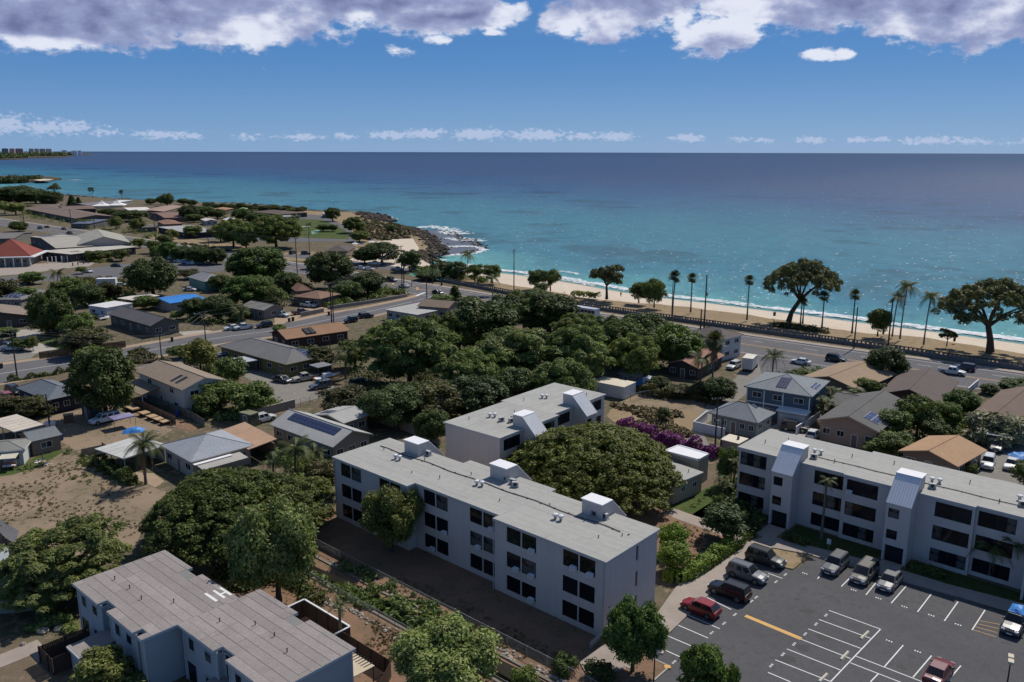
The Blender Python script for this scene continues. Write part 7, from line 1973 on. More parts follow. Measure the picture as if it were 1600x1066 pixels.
# hedges
def hedge(label, px, w, h, m, leaf=.16, dens=90, name='hedge', bumpy=.12):
    pts = sm([G(*p) for p in px], 6); r = np.random.default_rng(int(px[0][0])); o0 = pts[0]; C_, N_ = [], []
    for a, b in zip(pts, pts[1:]):
        a, b = a - o0, b - o0; d = (b - a); L = d.length; d /= L; n = Vector((-d.y, d.x, 0)); cnt = int(L * (w + 2 * h) * dens)
        for i in range(cnt):
            t = r.random() * L; u = r.random() * (w + 2 * h)
            bp = 1 + bumpy * math.sin((a.x + d.x * t) * 1.9) + bumpy * math.sin((a.y + d.y * t) * 3.1)
            if u < h: off_, z, nn = -w / 2, u * bp, -n
            elif u < h + w: off_, z, nn = (u - h) - w / 2, h * bp, Vector((0, 0, 1))
            else: off_, z, nn = w / 2, (u - h - w) * bp, n
            p = a + d * t + n * (off_ + r.normal(0, .09)) + Vector((0, 0, max(.02, z + r.normal(0, .08))))
            C_.append(tuple(p)); N_.append(tuple(nn))
    C_, N_ = np.array(C_), np.array(N_); N_ = N_ + r.normal(size=N_.shape) * .6; N_[:, 2] += .3; N_ /= np.linalg.norm(N_, axis=1)[:, None]
    V = leaves(C_, N_, leaf * r.uniform(.7, 1.4, len(C_)), 1.7, r)
    t = thing(name, label, 'hedge', o0); link('foliage', quad_mesh('foliage', V, LV[m]), t)
    q = MB()
    for a, b in list(zip(pts, pts[1:]))[::2]: q.tube([a - o0, (a + b) / 2 - o0 + Vector((0, 0, h * .6))], [.05, .02], BARK, 5)
    obj('stem', q, t)
    return t
hedge('clipped green hedge along the path between the car park and the courtyard', [(1040, 902), (1066, 906), (1110, 880), (1156, 848)], 1.6, 1.25, 'hedge', .16, 110)
hedge('purple flowering bougainvillea hedge behind the umbrella tree', [(968, 668), (1000, 678), (1040, 692), (1085, 704), (1122, 716)], 1.8, 1.5, 'purple', .22, 70, 'bougainvillea', .3)
hedge('dark green hedge at the foot of the grey carport by the field', [(152, 722), (180, 742), (208, 758)], 1.5, 1.3, 'mango', .22, 60, bumpy=.25)
hedge('low planted row along the side street below the silver pickup', [(12, 597), (60, 590), (95, 584), (118, 578)], .6, .8, 'mid', .2, 60, bumpy=.5)
hedge('row of shrubs along the wall of the white apartment building', [(1225, 842), (1262, 854)], 1.0, .8, 'mango', .18, 80)
hedge('green planting strip along the car park side of the lawn', [(1420, 888), (1440, 892), (1475, 905)], 1.0, .7, 'mango', .18, 70)
hedge('dry scrub lining the edge of the vacant lot', [(1005, 614), (1040, 620), (1085, 622), (1105, 628)], 3.0, 1.8, 'olive', .3, 30, bumpy=.3)
hedge('low green scrub in the sun below the sea wall trees', [(895, 461), (915, 463), (935, 465.5)], 3.2, 1.2, 'yellow', .4, 14, bumpy=.2)
hedge('row of clipped trees between the school lot and the highway', [(246, 398), (275, 404), (300, 408), (330, 412)], 7, 3.2, 'mid', .55, 9, bumpy=.2)

# ---- the grove in the middle
GR = 'trees of the dense grove behind the apartments'
grove = [('kiawe', (640, 606), 160, 492, 'biggest feathery tree of the grove, with a wide dome beside the ginger roof'), ('mango', (752, 552), 120, 466, 'darkest round tree of the grove below the pale flat roof'),
 ('kiawe', (812, 600), 172, 512, 'wide feathery tree in the heart of the grove'), ('mango', (858, 522), 100, 458, 'dark tree of the grove in front of the slim pole'), ('kiawe', (830, 520), 110, 450, 'feathery tree at the sea side of the grove'),
 ('kiawe', (905, 600), 120, 505, 'feathery tree of the grove above the grey apartment roof'), ('kiawe', (955, 570), 116, 492, 'tall feathery tree at the right shoulder of the grove'), ('mango', (1005, 548), 84, 488, 'dark tree of the grove near the highway wall'),
 ('bright', (1052, 575), 96, 508, 'bright green tree at the right end of the grove beside the white house'), ('kiawe', (990, 596), 90, 520, 'feathery tree of the grove over the old grey shed'), ('kiawe', (730, 622), 110, 545, 'low feathery tree filling the centre of the grove'),
 ('kiawe', (880, 640), 110, 560, 'feathery tree directly behind the grey apartment roof'), ('mango', (1015, 575), 70, 515, 'dark tree behind the rust red roof'), ('kiawe', (700, 560), 90, 486, 'feathery tree behind the grove dome'),
 ('mango', (790, 520), 80, 462, 'dark tree under the slim pole'), ('kiawe', (905, 545), 90, 488, 'feathery tree near the white bus')]
for k, b, w, t, l in grove: tree(k, l, b, w, t, GR)
TH = 'bushy trees of the thicket behind the long apartment block'
for k, b, w, t, l in [('olive', (540, 648), 90, 604, 'reddish leaved bushy tree beside the gravel drive'), ('mango', (620, 670), 100, 606, 'dark bushy tree of the thicket behind the block wall'), ('olive', (690, 660), 100, 598, 'brown green bushy tree in the middle of the thicket'),
 ('mango', (655, 640), 90, 598, 'dark tree of the thicket below the grove dome'), ('mango', (745, 655), 110, 590, 'dark tree behind the corner of the grey apartment roof'), ('mango', (810, 630), 80, 575, 'dark tree rising over the grey apartment roof edge'),
 ('olive', (760, 620), 60, 575, 'bare twiggy tree among the thicket'), ('mango', (590, 660), 66, 612, 'dark bush nearest the small solar wing'), ('broad', (575, 634), 60, 606, 'leafy bush behind the dark suv'), ('mango', (675, 690), 60, 640, 'dark tree at the wall end of the grey apartment block')]:
    tree(k, l, b, w, t, TH)
# ---- left neighbourhood
for k, b, w, t, l in [
 ('mango', (166, 652), 104, 546, 'big dark tree between the navy house and the cream house'), ('broad', (150, 590), 60, 540, 'leafy tree overhanging the side street behind the big dark tree'),
 ('mango', (84, 524), 68, 452, 'tall round mango tree on the lawn beside the brown garage'), ('broad', (122, 532), 52, 486, 'green tree with orange tip beside the round mango tree'), ('olive', (140, 556), 76, 512, 'dark bushy tree behind the dark board fence'),
 ('mango', (240, 464), 82, 402, 'large lone dark round tree behind the blue tarpaulin roof'), ('mango', (516, 452), 82, 394, 'big dark tree across the highway from the restroom building'), ('mango', (575, 462), 60, 424, 'dark tree at the street corner beside the big dark tree'),
 ('broad', (548, 468), 50, 438, 'bushy tree on the corner lot by the low stone wall'), ('bright', (405, 442), 94, 386, 'round green tree in front of the park lawn pole'), ('mango', (378, 440), 50, 398, 'dark tree left of the round green tree'),
 ('bright', (392, 480), 84, 430, 'bright green tree above the small grey roofed house'), ('light', (426, 482), 40, 446, 'pale green round tree beside the bright green tree'), ('mango', (450, 460), 46, 425, 'dark tree behind the reddish roofed house'),
 ('mango', (342, 500), 50, 462, 'dark tree beside the street lamp pole and blue tarpaulin'), ('mango', (305, 498), 44, 466, 'round dark tree beside the tarpaulin house'), ('broad', (228, 484), 44, 462, 'bushy tree in front of the tarpaulin house'),
 ('light', (276, 500), 24, 486, 'small pale bush behind the charcoal gable roof'), ('mango', (372, 500), 40, 478, 'dark tree over the white pickup at the verge'), ('coco', (375, 505), 40, 480, ''),
 ('yellow', (314, 582), 62, 530, 'yellow green tree in the front yard of the olive house'), ('broad', (362, 600), 56, 556, 'green bushy tree between the cream and olive houses'), ('broad', (345, 640), 70, 592, 'green tree behind the cream house gable'),
 ('broad', (392, 648), 80, 596, 'broad bush along the garden wall by the gravel drive'), ('broad', (325, 650), 50, 612, 'leafy bush above the alley fence'), ('olive', (60, 650), 60, 620, 'grey green shrubbery in front of the navy house'),
 ('olive', (20, 648), 60, 618, 'grey green shrubbery below the red jeep'), ('broad', (36, 475), 44, 448, 'bush between the brown garage and the solar roof'), ('broad', (112, 470), 60, 432, 'leafy tree left of the white box trailer'),
 ('mango', (140, 478), 50, 444, 'dark bush below the white box trailer'), ('olive', (172, 470), 36, 440, 'dry green bush beside the white box trailer'), ('olive', (8, 476), 50, 436, 'dry tree at the frame edge beside the solar roof'),
 ('broad', (10, 525), 36, 512, 'bright bush beside the concrete drive'), ('yellow', (52, 548), 18, 524, 'small yellow palm like bush beside the concrete drive'), ('broad', (35, 548), 36, 528, 'green bush behind the silver pickup'),
 ('light', (128, 428), 18, 416, 'small round bush beside the white sedan at the school lot'), ('broad', (250, 480), 28, 470, 'small bush at the end of the tarpaulin roof'), ('mango', (345, 455), 40, 430, 'bush in front of the teal house'),
 ('broad', (282, 560), 40, 540, 'low bush in the front yard of the cream house'), ('broad', (470, 565), 30, 540, 'bush on the verge beside the ginger brown roof'), ('light', (436, 530), 24, 506, 'light green bush overhanging the ginger brown roof'),
 ('olive', (500, 575), 60, 540, 'grey green shrubbery behind the olive house'), ('broad', (555, 575), 60, 530, 'green tree beside the coconut palm and boat'), ('pine', (711, 470), 22, 446, 'slim dark conifer at the near side of the highway'),
 ('broad', (690, 480), 40, 460, 'light bush at the street corner beside the slim conifer'), ('broad', (735, 490), 40, 462, 'green tree at the highway edge of the grove'), ('olive', (490, 420), 30, 402, 'scrub on the highway verge')]:
    if k == 'coco': coconut('coconut palm above the white pickup on the verge', b, t, 1.0, (.2, 0)); continue
    tree(k, l, b, w, t)
coconut('coconut palm with windblown fronds behind the boat', (540, 592), 542, 1.1, (.3, 0), 16)
coconut('palm above the white box trailer hedge', (92, 458), 420, 1.1, (.2, 0), 14)
coconut('windblown palm on the street corner by the junction', (770, 462), 428, 1.0, (0, 0), 14)
fanpalm('fan palm with a thick brown skirt beside the rust red roof', (1112, 612), 518, 1.5, 0, skirt=True)
coconut('coconut palm in front of the rust red roof', (1094, 608), 552, 1.0, (.2, .1), 16)
coconut('dark palm on the lane edge beside the white box truck', (1206, 596), 548, .95, (0, 0), 18)
# ---- right neighbourhood
for k, b, w, t, l in [
 ('mango', (1125, 628), 56, 590, 'dark bush at the end of the access lane'), ('olive', (1062, 622), 44, 602, 'dry bush behind the vacant lot'), ('olive', (1095, 620), 40, 598, 'scrubby bush under the coconut palm'), ('mango', (1030, 612), 36, 588, 'dark bush beside the small white utility shed'),
 ('light', (1036, 660), 22, 636, 'lone pale shrub standing on the vacant lot'), ('mango', (1382, 598), 66, 544, 'dark street tree in front of the highway pole'), ('broad', (1395, 690), 60, 640, 'leafy green tree right of the solar array of the tan house'),
 ('broad', (1432, 680), 66, 618, 'taller leafy tree between the tan house and the chocolate roof'), ('bright', (1500, 650), 60, 610, 'bright green tree beside the dark brown roof'), ('bright', (1472, 668), 56, 628, 'bright green tree behind the orange roof'),
 ('broad', (1455, 690), 50, 655, 'bush behind the orange roof'), ('broad', (1392, 712), 60, 672, 'leafy tree between the tan house and the orange roof'), ('broad', (1370, 712), 44, 688, 'bush behind the grey apartment roof by the tan house'),
 ('mango', (1592, 618), 60, 592, 'dark bush at the highway by the frame edge'), ('mango', (1545, 616), 30, 600, 'bush beside the highway bin'), ('broad', (1600, 760), 50, 720, 'dark palm like bush at the frame edge beside the covered car'),
 ('broad', (1515, 745), 24, 722, 'reddish bush at the end of the orange roof'), ('broad', (1250, 598), 40, 575, 'bush behind the slate blue house'), ('broad', (1352, 625), 40, 590, 'palm like tree behind the charcoal wing'), ('broad', (1378, 625), 30, 598, 'shrub with white flowers between two brown roofs')]:
    tree(k, l, b, w, t)
tree('silver', 'big silvery green shrub behind the black pickup', (1555, 690), 100, 640, name='shrub', var=0)
areca('cane palm clump beside the slate blue house', (1288, 660), 40, 610)
areca('cane palm clump behind the charcoal wing', (1330, 640), 44, 592)
areca('taller cane palm clump against the tan house', (1305, 640), 40, 598)
# ---- beach trees
BT = 'palms along the beach'
for k, b, w, t, l in [('tier', (948, 467), 76, 404, 'flat tiered tree standing alone on the sand before the sea'), ('broad', (838, 451), 34, 420, 'twin tree nearest the slim pole on the beach'), ('broad', (860, 454), 36, 418, 'twin tree right of its partner on the beach'),
 ('broad', (998, 473), 36, 440, 'first of the rounded trees before the leaning lamp'), ('broad', (1022, 480), 38, 434, 'second rounded tree with a pale forked trunk'), ('beachbig', (1232, 503), 116, 404, 'great spreading tree with leaning trunk on the beach, behind two thin palms'),
 ('beachbig', (1547, 549), 160, 436, 'great umbrella tree with thick bent trunk at the end of the beach'), ('broad', (1371, 525), 38, 480, 'round leafy tree between the leaning palms'), ('tier', (1479, 541), 32, 509, 'little open crowned tree on the beach dirt'),
 ('mango', (597, 412), 66, 378, 'dark spreading tree over the white beach tents'), ('broad', (640, 424), 40, 390, 'dark tree beside the cove sand'), ('mango', (570, 412), 40, 388, 'dark tree next to the restroom roof'), ('tier', (688, 432), 50, 402, 'wind shaped tree behind the crossing pole'),
 ('mango', (712, 437), 40, 408, 'dark tree beside the wind shaped tree'), ('broad', (742, 440), 30, 410, 'round tree on the sand beside the sea wall'), ('broad', (768, 442), 34, 412, 'round tree with thin trunk at the start of the sand'), ('mango', (672, 438), 50, 424, 'low dark shrubs along the sea wall'),
 ('kiawe', (554, 364), 40, 338, 'windblown dark tree on the dry park slope'), ('mango', (520, 346), 26, 324, 'dark round tree on the park point beside the hut'), ('kiawe', (562, 378), 36, 360, 'dark shrub tree below the windblown tree'), ('broad', (611, 364), 18, 350, 'small lone tree on the dry slope'),
 ('kiawe', (365, 386), 62, 340, 'feathery tree with forked trunk on the dry verge'), ('kiawe', (386, 391), 46, 346, 'second feathery tree on the dry verge'), ('kiawe', (432, 388), 84, 334, 'leaning feathery tree over the park road'),
 ('broad', (505, 362), 26, 350, 'round bush on the park lawn'), ('broad', (520, 362), 18, 350, 'small bush beside the round lawn bush'), ('broad', (845, 462), 24, 440, 'low bush in front of the twin trees')]:
    tree(k, l, b, w, t, var=(0 if b[0] < 1400 else 1) if k == 'beachbig' else None, rot=0 if k == 'beachbig' else None)
coconut('palm on the park lawn nearest the feathery trees', (463, 366), 336, 1.2, (0, 0), 14)
coconut('palm on the park lawn next to the white benches', (483, 366), 347, .9, (0, 0), 12)
coconut('palm by the cove behind the wind shaped tree', (731, 430), 392, 1.2, (0, 0), 14)
for b, t, w, v, l, ln in [((1050, 504), 423, 1.25, 1, 'windswept fan palm beside the long armed lamp pole', (.4, 0)), ((1079, 488), 427, 1.1, 0, 'upright fan palm between the lamp pole and the transformer pole', (0, 0)), ((1167, 500), 430, 1.1, 0, 'upright fan palm standing alone on open sand', (0, 0)),
   ((1250, 512), 462, .8, 2, 'first thin palm under the great spreading tree', (0, 0)), ((1254, 506), 466, .8, 2, 'second thin palm under the great spreading tree', (0, 0)), ((1284, 513), 455, 1.1, 2, 'palm merging with the edge of the great spreading tree', (0, 0)),
   ((1331, 521), 452, 1.1, 0, 'palm beside the bare pole on the beach', (0, 0)), ((1380, 522), 486, .8, 2, 'thin palm behind the round leafy tree', (.3, 0)), ((145, 305), 293, 1.6, 0, 'far palm in a pair by the bay', (0, 0)), ((141, 306), 293, 1.6, 2, 'shorter far palm in a pair by the bay', (0, 0)), ((190, 311), 297, 1.6, 0, 'far palm alone before the turquoise bay', (0, 0))]:
    fanpalm(l, b, t, w, v, ln)
for b, t, s, l, w in [((1406, 530), 440, 1.15, 'tall coconut palm leaning over the sea wall', .25), ((1394, 526), 458, 1.0, 'shorter windblown coconut palm by the tall verge pole', .3), ((1443, 539), 456, 1.0, 'coconut palm with ragged fronds left of the great umbrella tree', .2)]:
    coconut(l, b, t, s, (.5, 0), 16, wind=w)
# ---- the far shore and school grounds
FT = 'trees among the far roofs'
far = [('mango', (30, 322), 70, 290, 'dark clump of trees at the far bay left of the flat topped tree'), ('mango', (5, 318), 50, 292, 'dark tree at the frame edge by the far bay'), ('tier', (86, 306), 26, 284, 'flat topped tree against the turquoise bay'), ('mango', (80, 324), 40, 298, 'round dark tree beneath the flat topped tree'),
 ('mango', (56, 318), 40, 294, 'dark tree between the clump and the flat topped tree'), ('light', (25, 336), 34, 316, 'pale green tree by the far highway'), ('light', (8, 334), 26, 314, 'pale tree at the frame edge by the far highway'), ('pine', (113, 322), 14, 304, 'slim dark tree left of the white tents'), ('pine', (123, 320), 10, 308, 'second slim dark tree left of the white tents'),
 ('mango', (205, 346), 56, 328, 'broad green tree under the flat white roof'), ('mango', (168, 336), 30, 326, 'dark tree below the white tents'), ('yellow', (182, 358), 24, 338, 'yellow green tree along the highway'), ('yellow', (216, 362), 24, 340, 'yellow green tree beside the wide crossarm pole'), ('yellow', (270, 374), 22, 358, 'pale round shrub before the black walled building'),
 ('broad', (135, 354), 30, 342, 'shrub below the long brown school roof'), ('kiawe', (252, 320), 16, 306, 'palm like tree at the shore behind the roofs'), ('mango', (262, 322), 22, 302, 'tall tree at the shore behind the roofs'), ('mango', (236, 320), 18, 310, 'round tree at the shore'), ('mango', (287, 320), 20, 310, 'round tree standing before the bay'),
 ('mango', (297, 345), 34, 320, 'dark tree between the ginger cottage and the pavilion'), ('mango', (318, 343), 40, 322, 'broad dark tree beside the pavilion'), ('broad', (303, 348), 28, 334, 'lighter bush before the broad dark tree'), ('mango', (340, 342), 28, 326, 'dark tree right of the pavilion'), ('mango', (300, 322), 18, 312, 'small round tree on the shore ridge'),
 ('bright', (380, 345), 36, 326, 'green tree beside the white gable roof'), ('bright', (402, 350), 40, 332, 'green tree next to the dark park pavilion'), ('broad', (345, 378), 40, 352, 'tree before the black walled building'), ('broad', (303, 372), 34, 352, 'leafy hedge tree at the black walled building'),
 ('broad', (258, 388), 28, 366, 'small tree beside the highway verge'), ('broad', (240, 396), 26, 374, 'tree at the end of the glazed gable'), ('broad', (218, 388), 22, 372, 'low tree beside the school gable'), ('broad', (190, 408), 30, 388, 'dark bush in the school garden'), ('broad', (150, 408), 34, 390, 'palm like bush in the school garden'), ('light', (120, 406), 26, 392, 'pale garden bush before the school gallery'), ('broad', (168, 406), 24, 392, 'garden bush between two school bushes'),
 ('bright', (264, 404), 30, 378, 'rounded hedge tree nearest the school lot entry'), ('mango', (285, 408), 36, 384, 'rounded hedge tree in the middle of the row'), ('mango', (312, 412), 40, 384, 'rounded hedge tree near the parked white cars'), ('mango', (338, 413), 36, 388, 'last rounded hedge tree of the row'), ('broad', (200, 386), 16, 376, 'bush beside the glazed gable'),
 ('mango', (3, 400), 24, 380, 'dark tree behind the red pyramid roof'), ('mango', (30, 362), 30, 346, 'tree beside the grey highway roof'), ('broad', (52, 444), 40, 424, 'dry tree by the school plaza'), ('broad', (215, 440), 50, 424, 'hedge beside the lone dark round tree'), ('olive', (295, 436), 40, 420, 'bushes behind the teal house')]
for k, b, w, t, l in far: tree(k, l, b, w, t, FT)
SR = 'low ironwood trees on the shore ridge'
R_ = random.Random(21)
for i in range(24):
    x = 325 + i * 6.2; y = 322.5 + (x - 325) * .045 + R_.uniform(-1, 1.5)
    tree(('mango', 'kiawe', 'mango', 'olive')[i % 4], 'low dark ironwood tree in the long row on the shore ridge', (x, y + 3), R_.uniform(12, 20), y - R_.uniform(2, 8), SR)
tree('kiawe', 'last scrubby tree at the end of the shore ridge row', (474, 332), 14, 322)

# ================================================================== GROUND COVER, ROCKS
def rocks(name, label, pts, smin, smax, m, seed, kind='stuff', n=1, zz=0.0, cat=None):
    r = random.Random(seed); mb = MB()
    for p in pts:
        s = r.uniform(smin, smax); b = len(mb.v); k = 6
        for (z, q) in ((-.35, .8), (.15, 1.0), (.5, .62)):
            for j in range(k):
                a = math.tau * j / k + r.uniform(-.25, .25); rr_ = s * q * r.uniform(.7, 1.25)
                mb.v.append((p[0] + math.cos(a) * rr_, p[1] + math.sin(a) * rr_, p[2] + zz + s * z * r.uniform(.8, 1.3)))
        mi = mb.mi(m)
        for i in range(2):
            for j in range(k):
                mb.f.append((b + i * k + j, b + i * k + (j + 1) % k, b + (i + 1) * k + (j + 1) % k, b + (i + 1) * k + j)); mb.m.append(mi)
        mb.f.append(tuple(b + 2 * k + j for j in range(k))); mb.m.append(mi)
    o = obj(name, mb)
    if kind: o['kind'] = kind
    else: tag(o, label, cat or 'rock')
    return o
def along(pts, n, jit, r, z=0.0):
    out = []; P_ = [Vector(p) for p in pts]; Ls = [(b - a).length for a, b in zip(P_, P_[1:])]; T = sum(Ls)
    for i in range(n):
        t = r.random() * T
        for (a, b), l in zip(zip(P_, P_[1:]), Ls):
            if t <= l: p = a.lerp(b, t / max(l, 1e-6)); break
            t -= l
        out.append((p.x + r.gauss(0, jit), p.y + r.gauss(0, jit), z))
    return out
R_ = random.Random(4)
cl = gp(shore_px)
rocks('shore_rocks', '', along(cl[4:22], 900, 2.2, R_, -.9), .5, 1.9, LAVA, 1)
rocks('shore_rocks', '', along(cl[20:], 500, 3.5, R_, -1.2), 1.0, 3.2, LAVA, 2)
rocks('shore_rocks', '', along(gp([(612, 352), (640, 360), (655, 365), (668, 373), (676, 380), (684, 390), (664, 393), (650, 396)]), 420, 3.2, R_, .0), .35, 1.5, LAVA, 3)
rocks('shore_rocks', '', along(gp([(560, 333), (590, 338), (600, 345), (575, 340)]), 220, 4, R_, .1), .5, 2.0, LAVA, 5)
rocks('shore_rocks', '', along(gp([(700, 362), (735, 376), (752, 388), (735, 394)], -2.9), 90, 3, R_, -3.0), .4, 1.1, LAVA, 6)
# shrubby cover on the dry slope, vacant lot and banks
def scrub(name, poly_px, n, size, m, seed, h=.5, leaf=.35):
    P_ = gp(poly_px); r = np.random.default_rng(seed); xs = [p.x for p in P_]; ys = [p.y for p in P_]
    def inside(x, y):
        c = False; j = len(P_) - 1
        for i in range(len(P_)):
            if (P_[i].y > y) != (P_[j].y > y) and x < (P_[j].x - P_[i].x) * (y - P_[i].y) / (P_[j].y - P_[i].y) + P_[i].x: c = not c
            j = i
        return c
    L = []
    tries = 0
    while len(L) < n and tries < n * 40:
        tries += 1; x, y = r.uniform(min(xs), max(xs)), r.uniform(min(ys), max(ys))
        if inside(x, y) and math.sin(x * .5 + seed) + math.sin(y * .43 + x * .2) > -.5: L.append((x, y, h * r.uniform(.1, .5), size * r.uniform(.5, 1.4)))
    if not L: return
    V = lobes_to_leaves(L, 55 / max(.3, size * size), leaf, 2.2, r, .3, .7, 0, .4)
    o = link(name, quad_mesh(name, V, LV[m])); o['kind'] = 'stuff'
scrub('dry_weeds', [(948, 650), (960, 632), (1010, 642), (1060, 645), (1085, 668), (1080, 685), (1000, 668)], 240, .55, 'dry', 1)
scrub('dry_scrub', [(560, 345), (620, 356), (655, 366), (650, 372), (590, 377), (556, 372)], 130, 1.5, 'dry', 2, 1.0, .8)
scrub('dry_scrub', [(560, 345), (620, 352), (650, 362), (640, 372), (590, 377), (556, 374)], 90, 1.6, 'olive', 3, 1.2, .8)
scrub('bank_weeds', [(505, 860), (640, 920), (760, 990), (900, 1050), (860, 1062), (700, 1000), (540, 900)], 90, .5, 'light', 4, .6, .25)
scrub('bank_weeds', [(480, 895), (560, 925), (650, 985), (640, 995), (540, 935)], 60, .45, 'mid', 5, .5, .22)
scrub('channel_weeds', [(540, 905), (640, 960), (760, 1020), (840, 1062), (800, 1066), (640, 985)], 40, .7, 'mango', 6, -1.8, .3)
scrub('field_weeds', [(90, 700), (150, 715), (215, 755), (235, 770), (200, 760), (120, 722)], 70, .4, 'light', 7, .3, .2)
scrub('dry_tufts', [(-20, 760), (110, 720), (220, 765), (255, 775), (220, 830), (150, 860), (0, 845)], 500, .2, 'dry', 61, .1, .12)
scrub('dry_tufts', [(-20, 760), (110, 720), (200, 755), (160, 790), (40, 800)], 60, .25, 'olive', 62, .1, .12)
scrub('dry_tufts', [(520, 865), (650, 905), (800, 980), (900, 1035), (880, 1050), (700, 985), (560, 905)], 260, .22, 'dry', 63, .1, .12)
scrub('dry_tufts', [(540, 950), (650, 1000), (780, 1066), (660, 1066), (540, 985)], 200, .2, 'dry', 64, .1, .12)
scrub('dry_tufts', [(1050, 812), (1110, 830), (1100, 860), (1065, 890), (1040, 860)], 120, .2, 'olive', 65, .08, .1)
scrub('yard_weeds', [(0, 735), (60, 725), (130, 735), (150, 760), (60, 745)], 30, .3, 'light', 8, .2, .16)
scrub('verge_weeds', [(230, 372), (330, 386), (420, 401), (380, 397), (240, 380)], 40, .9, 'olive', 9, .4, .5)
scrub('beach_creeper', [(1200, 507), (1300, 520), (1360, 530), (1340, 527), (1240, 510)], 40, 1.0, 'olive', 10, .0, .4)
scrub('yard_weeds', [(1060, 800), (1110, 770), (1150, 755), (1170, 800), (1110, 812)], 40, .3, 'light', 11, .1, .14)
scrub('yard_weeds', [(1490, 745), (1530, 735), (1520, 760), (1580, 770), (1540, 775)], 30, .4, 'light', 12, .2, .2)
for i_, (m_, pp, n_, sz, hh) in enumerate((
 ('mid', [(60, 470), (140, 452), (230, 470), (190, 486), (140, 476), (110, 500), (60, 490)], 60, 1.3, 1.3), ('olive', [(100, 440), (160, 434), (230, 446), (210, 462), (120, 462)], 50, 1.2, 1.0),
 ('mango', [(280, 490), (340, 470), (420, 462), (440, 480), (370, 505), (300, 512)], 60, 1.3, 1.5), ('mid', [(510, 466), (560, 456), (620, 452), (634, 462), (560, 474), (510, 482)], 50, 1.2, 1.2),
 ('olive', [(550, 470), (610, 458), (632, 462), (560, 476)], 30, .8, .6), ('mid', [(300, 575), (345, 575), (400, 612), (440, 640), (380, 652), (300, 652), (262, 640), (330, 620)], 60, .9, 1.2),
 ('light', [(290, 640), (350, 620), (440, 640), (400, 655), (330, 662)], 26, .8, 1.0), ('olive', [(0, 632), (40, 626), (130, 640), (80, 652), (0, 655)], 40, .9, .8), ('olive', [(500, 620), (600, 600), (690, 596), (760, 640), (680, 690), (590, 655)], 90, 1.2, 1.2),
 ('mango', [(520, 585), (640, 560), (900, 600), (940, 630), (760, 640), (560, 610)], 110, 1.6, 1.2), ('olive', [(1000, 605), (1100, 600), (1130, 625), (1100, 640), (1010, 618)], 50, 1.0, .9), ('mid', [(1300, 660), (1340, 610), (1370, 630), (1340, 640)], 24, .9, 1.0),
 ('mid', [(1420, 660), (1500, 630), (1520, 660), (1480, 700), (1400, 720), (1380, 700)], 60, 1.1, 1.2), ('light', [(1350, 705), (1420, 720), (1480, 742), (1440, 745), (1360, 722)], 30, .6, .8), ('mango', [(1195, 592), (1260, 585), (1300, 600), (1240, 602)], 24, .8, .8),
 ('mango', [(1120, 790), (1150, 745), (1195, 800), (1180, 850), (1140, 830)], 34, .7, 1.0), ('mid', [(470, 740), (520, 720), (530, 790), (500, 830), (440, 760)], 34, .9, 1.4), ('mid', [(640, 412), (700, 424), (760, 438), (740, 446), (650, 428)], 34, 1.2, 1.0),
 ('yellow', [(120, 405), (190, 392), (215, 398), (160, 412)], 24, .8, 1.0), ('mid', [(420, 745), (470, 745), (480, 765), (430, 770)], 20, .8, 1.2), ('dry', [(20, 440), (70, 432), (40, 448)], 14, .8, .3), ('mid', [(20, 330), (120, 345), (250, 365), (240, 374), (120, 356), (20, 340)], 34, 2.0, 1.2), ('mango', [(230, 340), (330, 350), (420, 345), (430, 330), (300, 325)], 46, 2.2, 1.6),
 ('mid', [(330, 452), (440, 440), (560, 470), (500, 480), (420, 470)], 46, 1.5, 1.5), ('mango', [(40, 500), (150, 495), (165, 540), (130, 555), (60, 520)], 30, 1.2, 1.2), ('olive', [(200, 540), (330, 600), (300, 610), (200, 570)], 24, .9, .8), ('mid', [(440, 690), (420, 720), (500, 760), (520, 720)], 24, .9, 1.2),
 ('mid', [(1225, 590), (1260, 575), (1370, 600), (1500, 620), (1480, 640), (1330, 615)], 44, 1.1, 1.2), ('mango', [(380, 880), (480, 900), (500, 940), (420, 960), (330, 900)], 34, .9, .8), ('light', [(0, 945), (90, 955), (110, 975), (20, 990)], 24, .5, .5))):
    scrub('undergrowth', pp, int(n_ * 1.9), sz * 1.15, m_, 40 + i_, hh * 1.2, .26 if pp[0][1] > 540 else .4)
rocks('rubble', '', along([D_(13.4, 20.2, .1), D_(15.6, 20.7, .1), D_(15.8, 20.7, .1), D_(13.2, 20.3), D_(17.5, 21.4), D_(44, 21.4)], 130, .3, R_, .04), .08, .32, mat('pale_rubble', (.34, .30, .25), .9, .2), 8)
rocks('rubble', '', along([D_(6, 26.4), D_(52, 26.4)], 160, .35, R_, .04), .08, .3, MATS['pale_rubble'], 9)
rocks('rubble', '', along(gp([(150, 700), (165, 705), (262, 668)]), 50, 1.5, R_, .03), .08, .25, MATS['pale_rubble'], 10)
for x, y, s, l in ((66, 988, .62, 'large pale boulder on the brown yard beside the townhouses'), (36, 1008, .28, 'small pale stone on the brown yard below the boulder'), (93, 984, .45, 'tan boulder beside the large pale boulder')):
    p = G(x, y); rocks('boulder', l, [(p.x, p.y, p.z + .1)], s, s * 1.1, MATS['pale_rubble'], int(x), None)

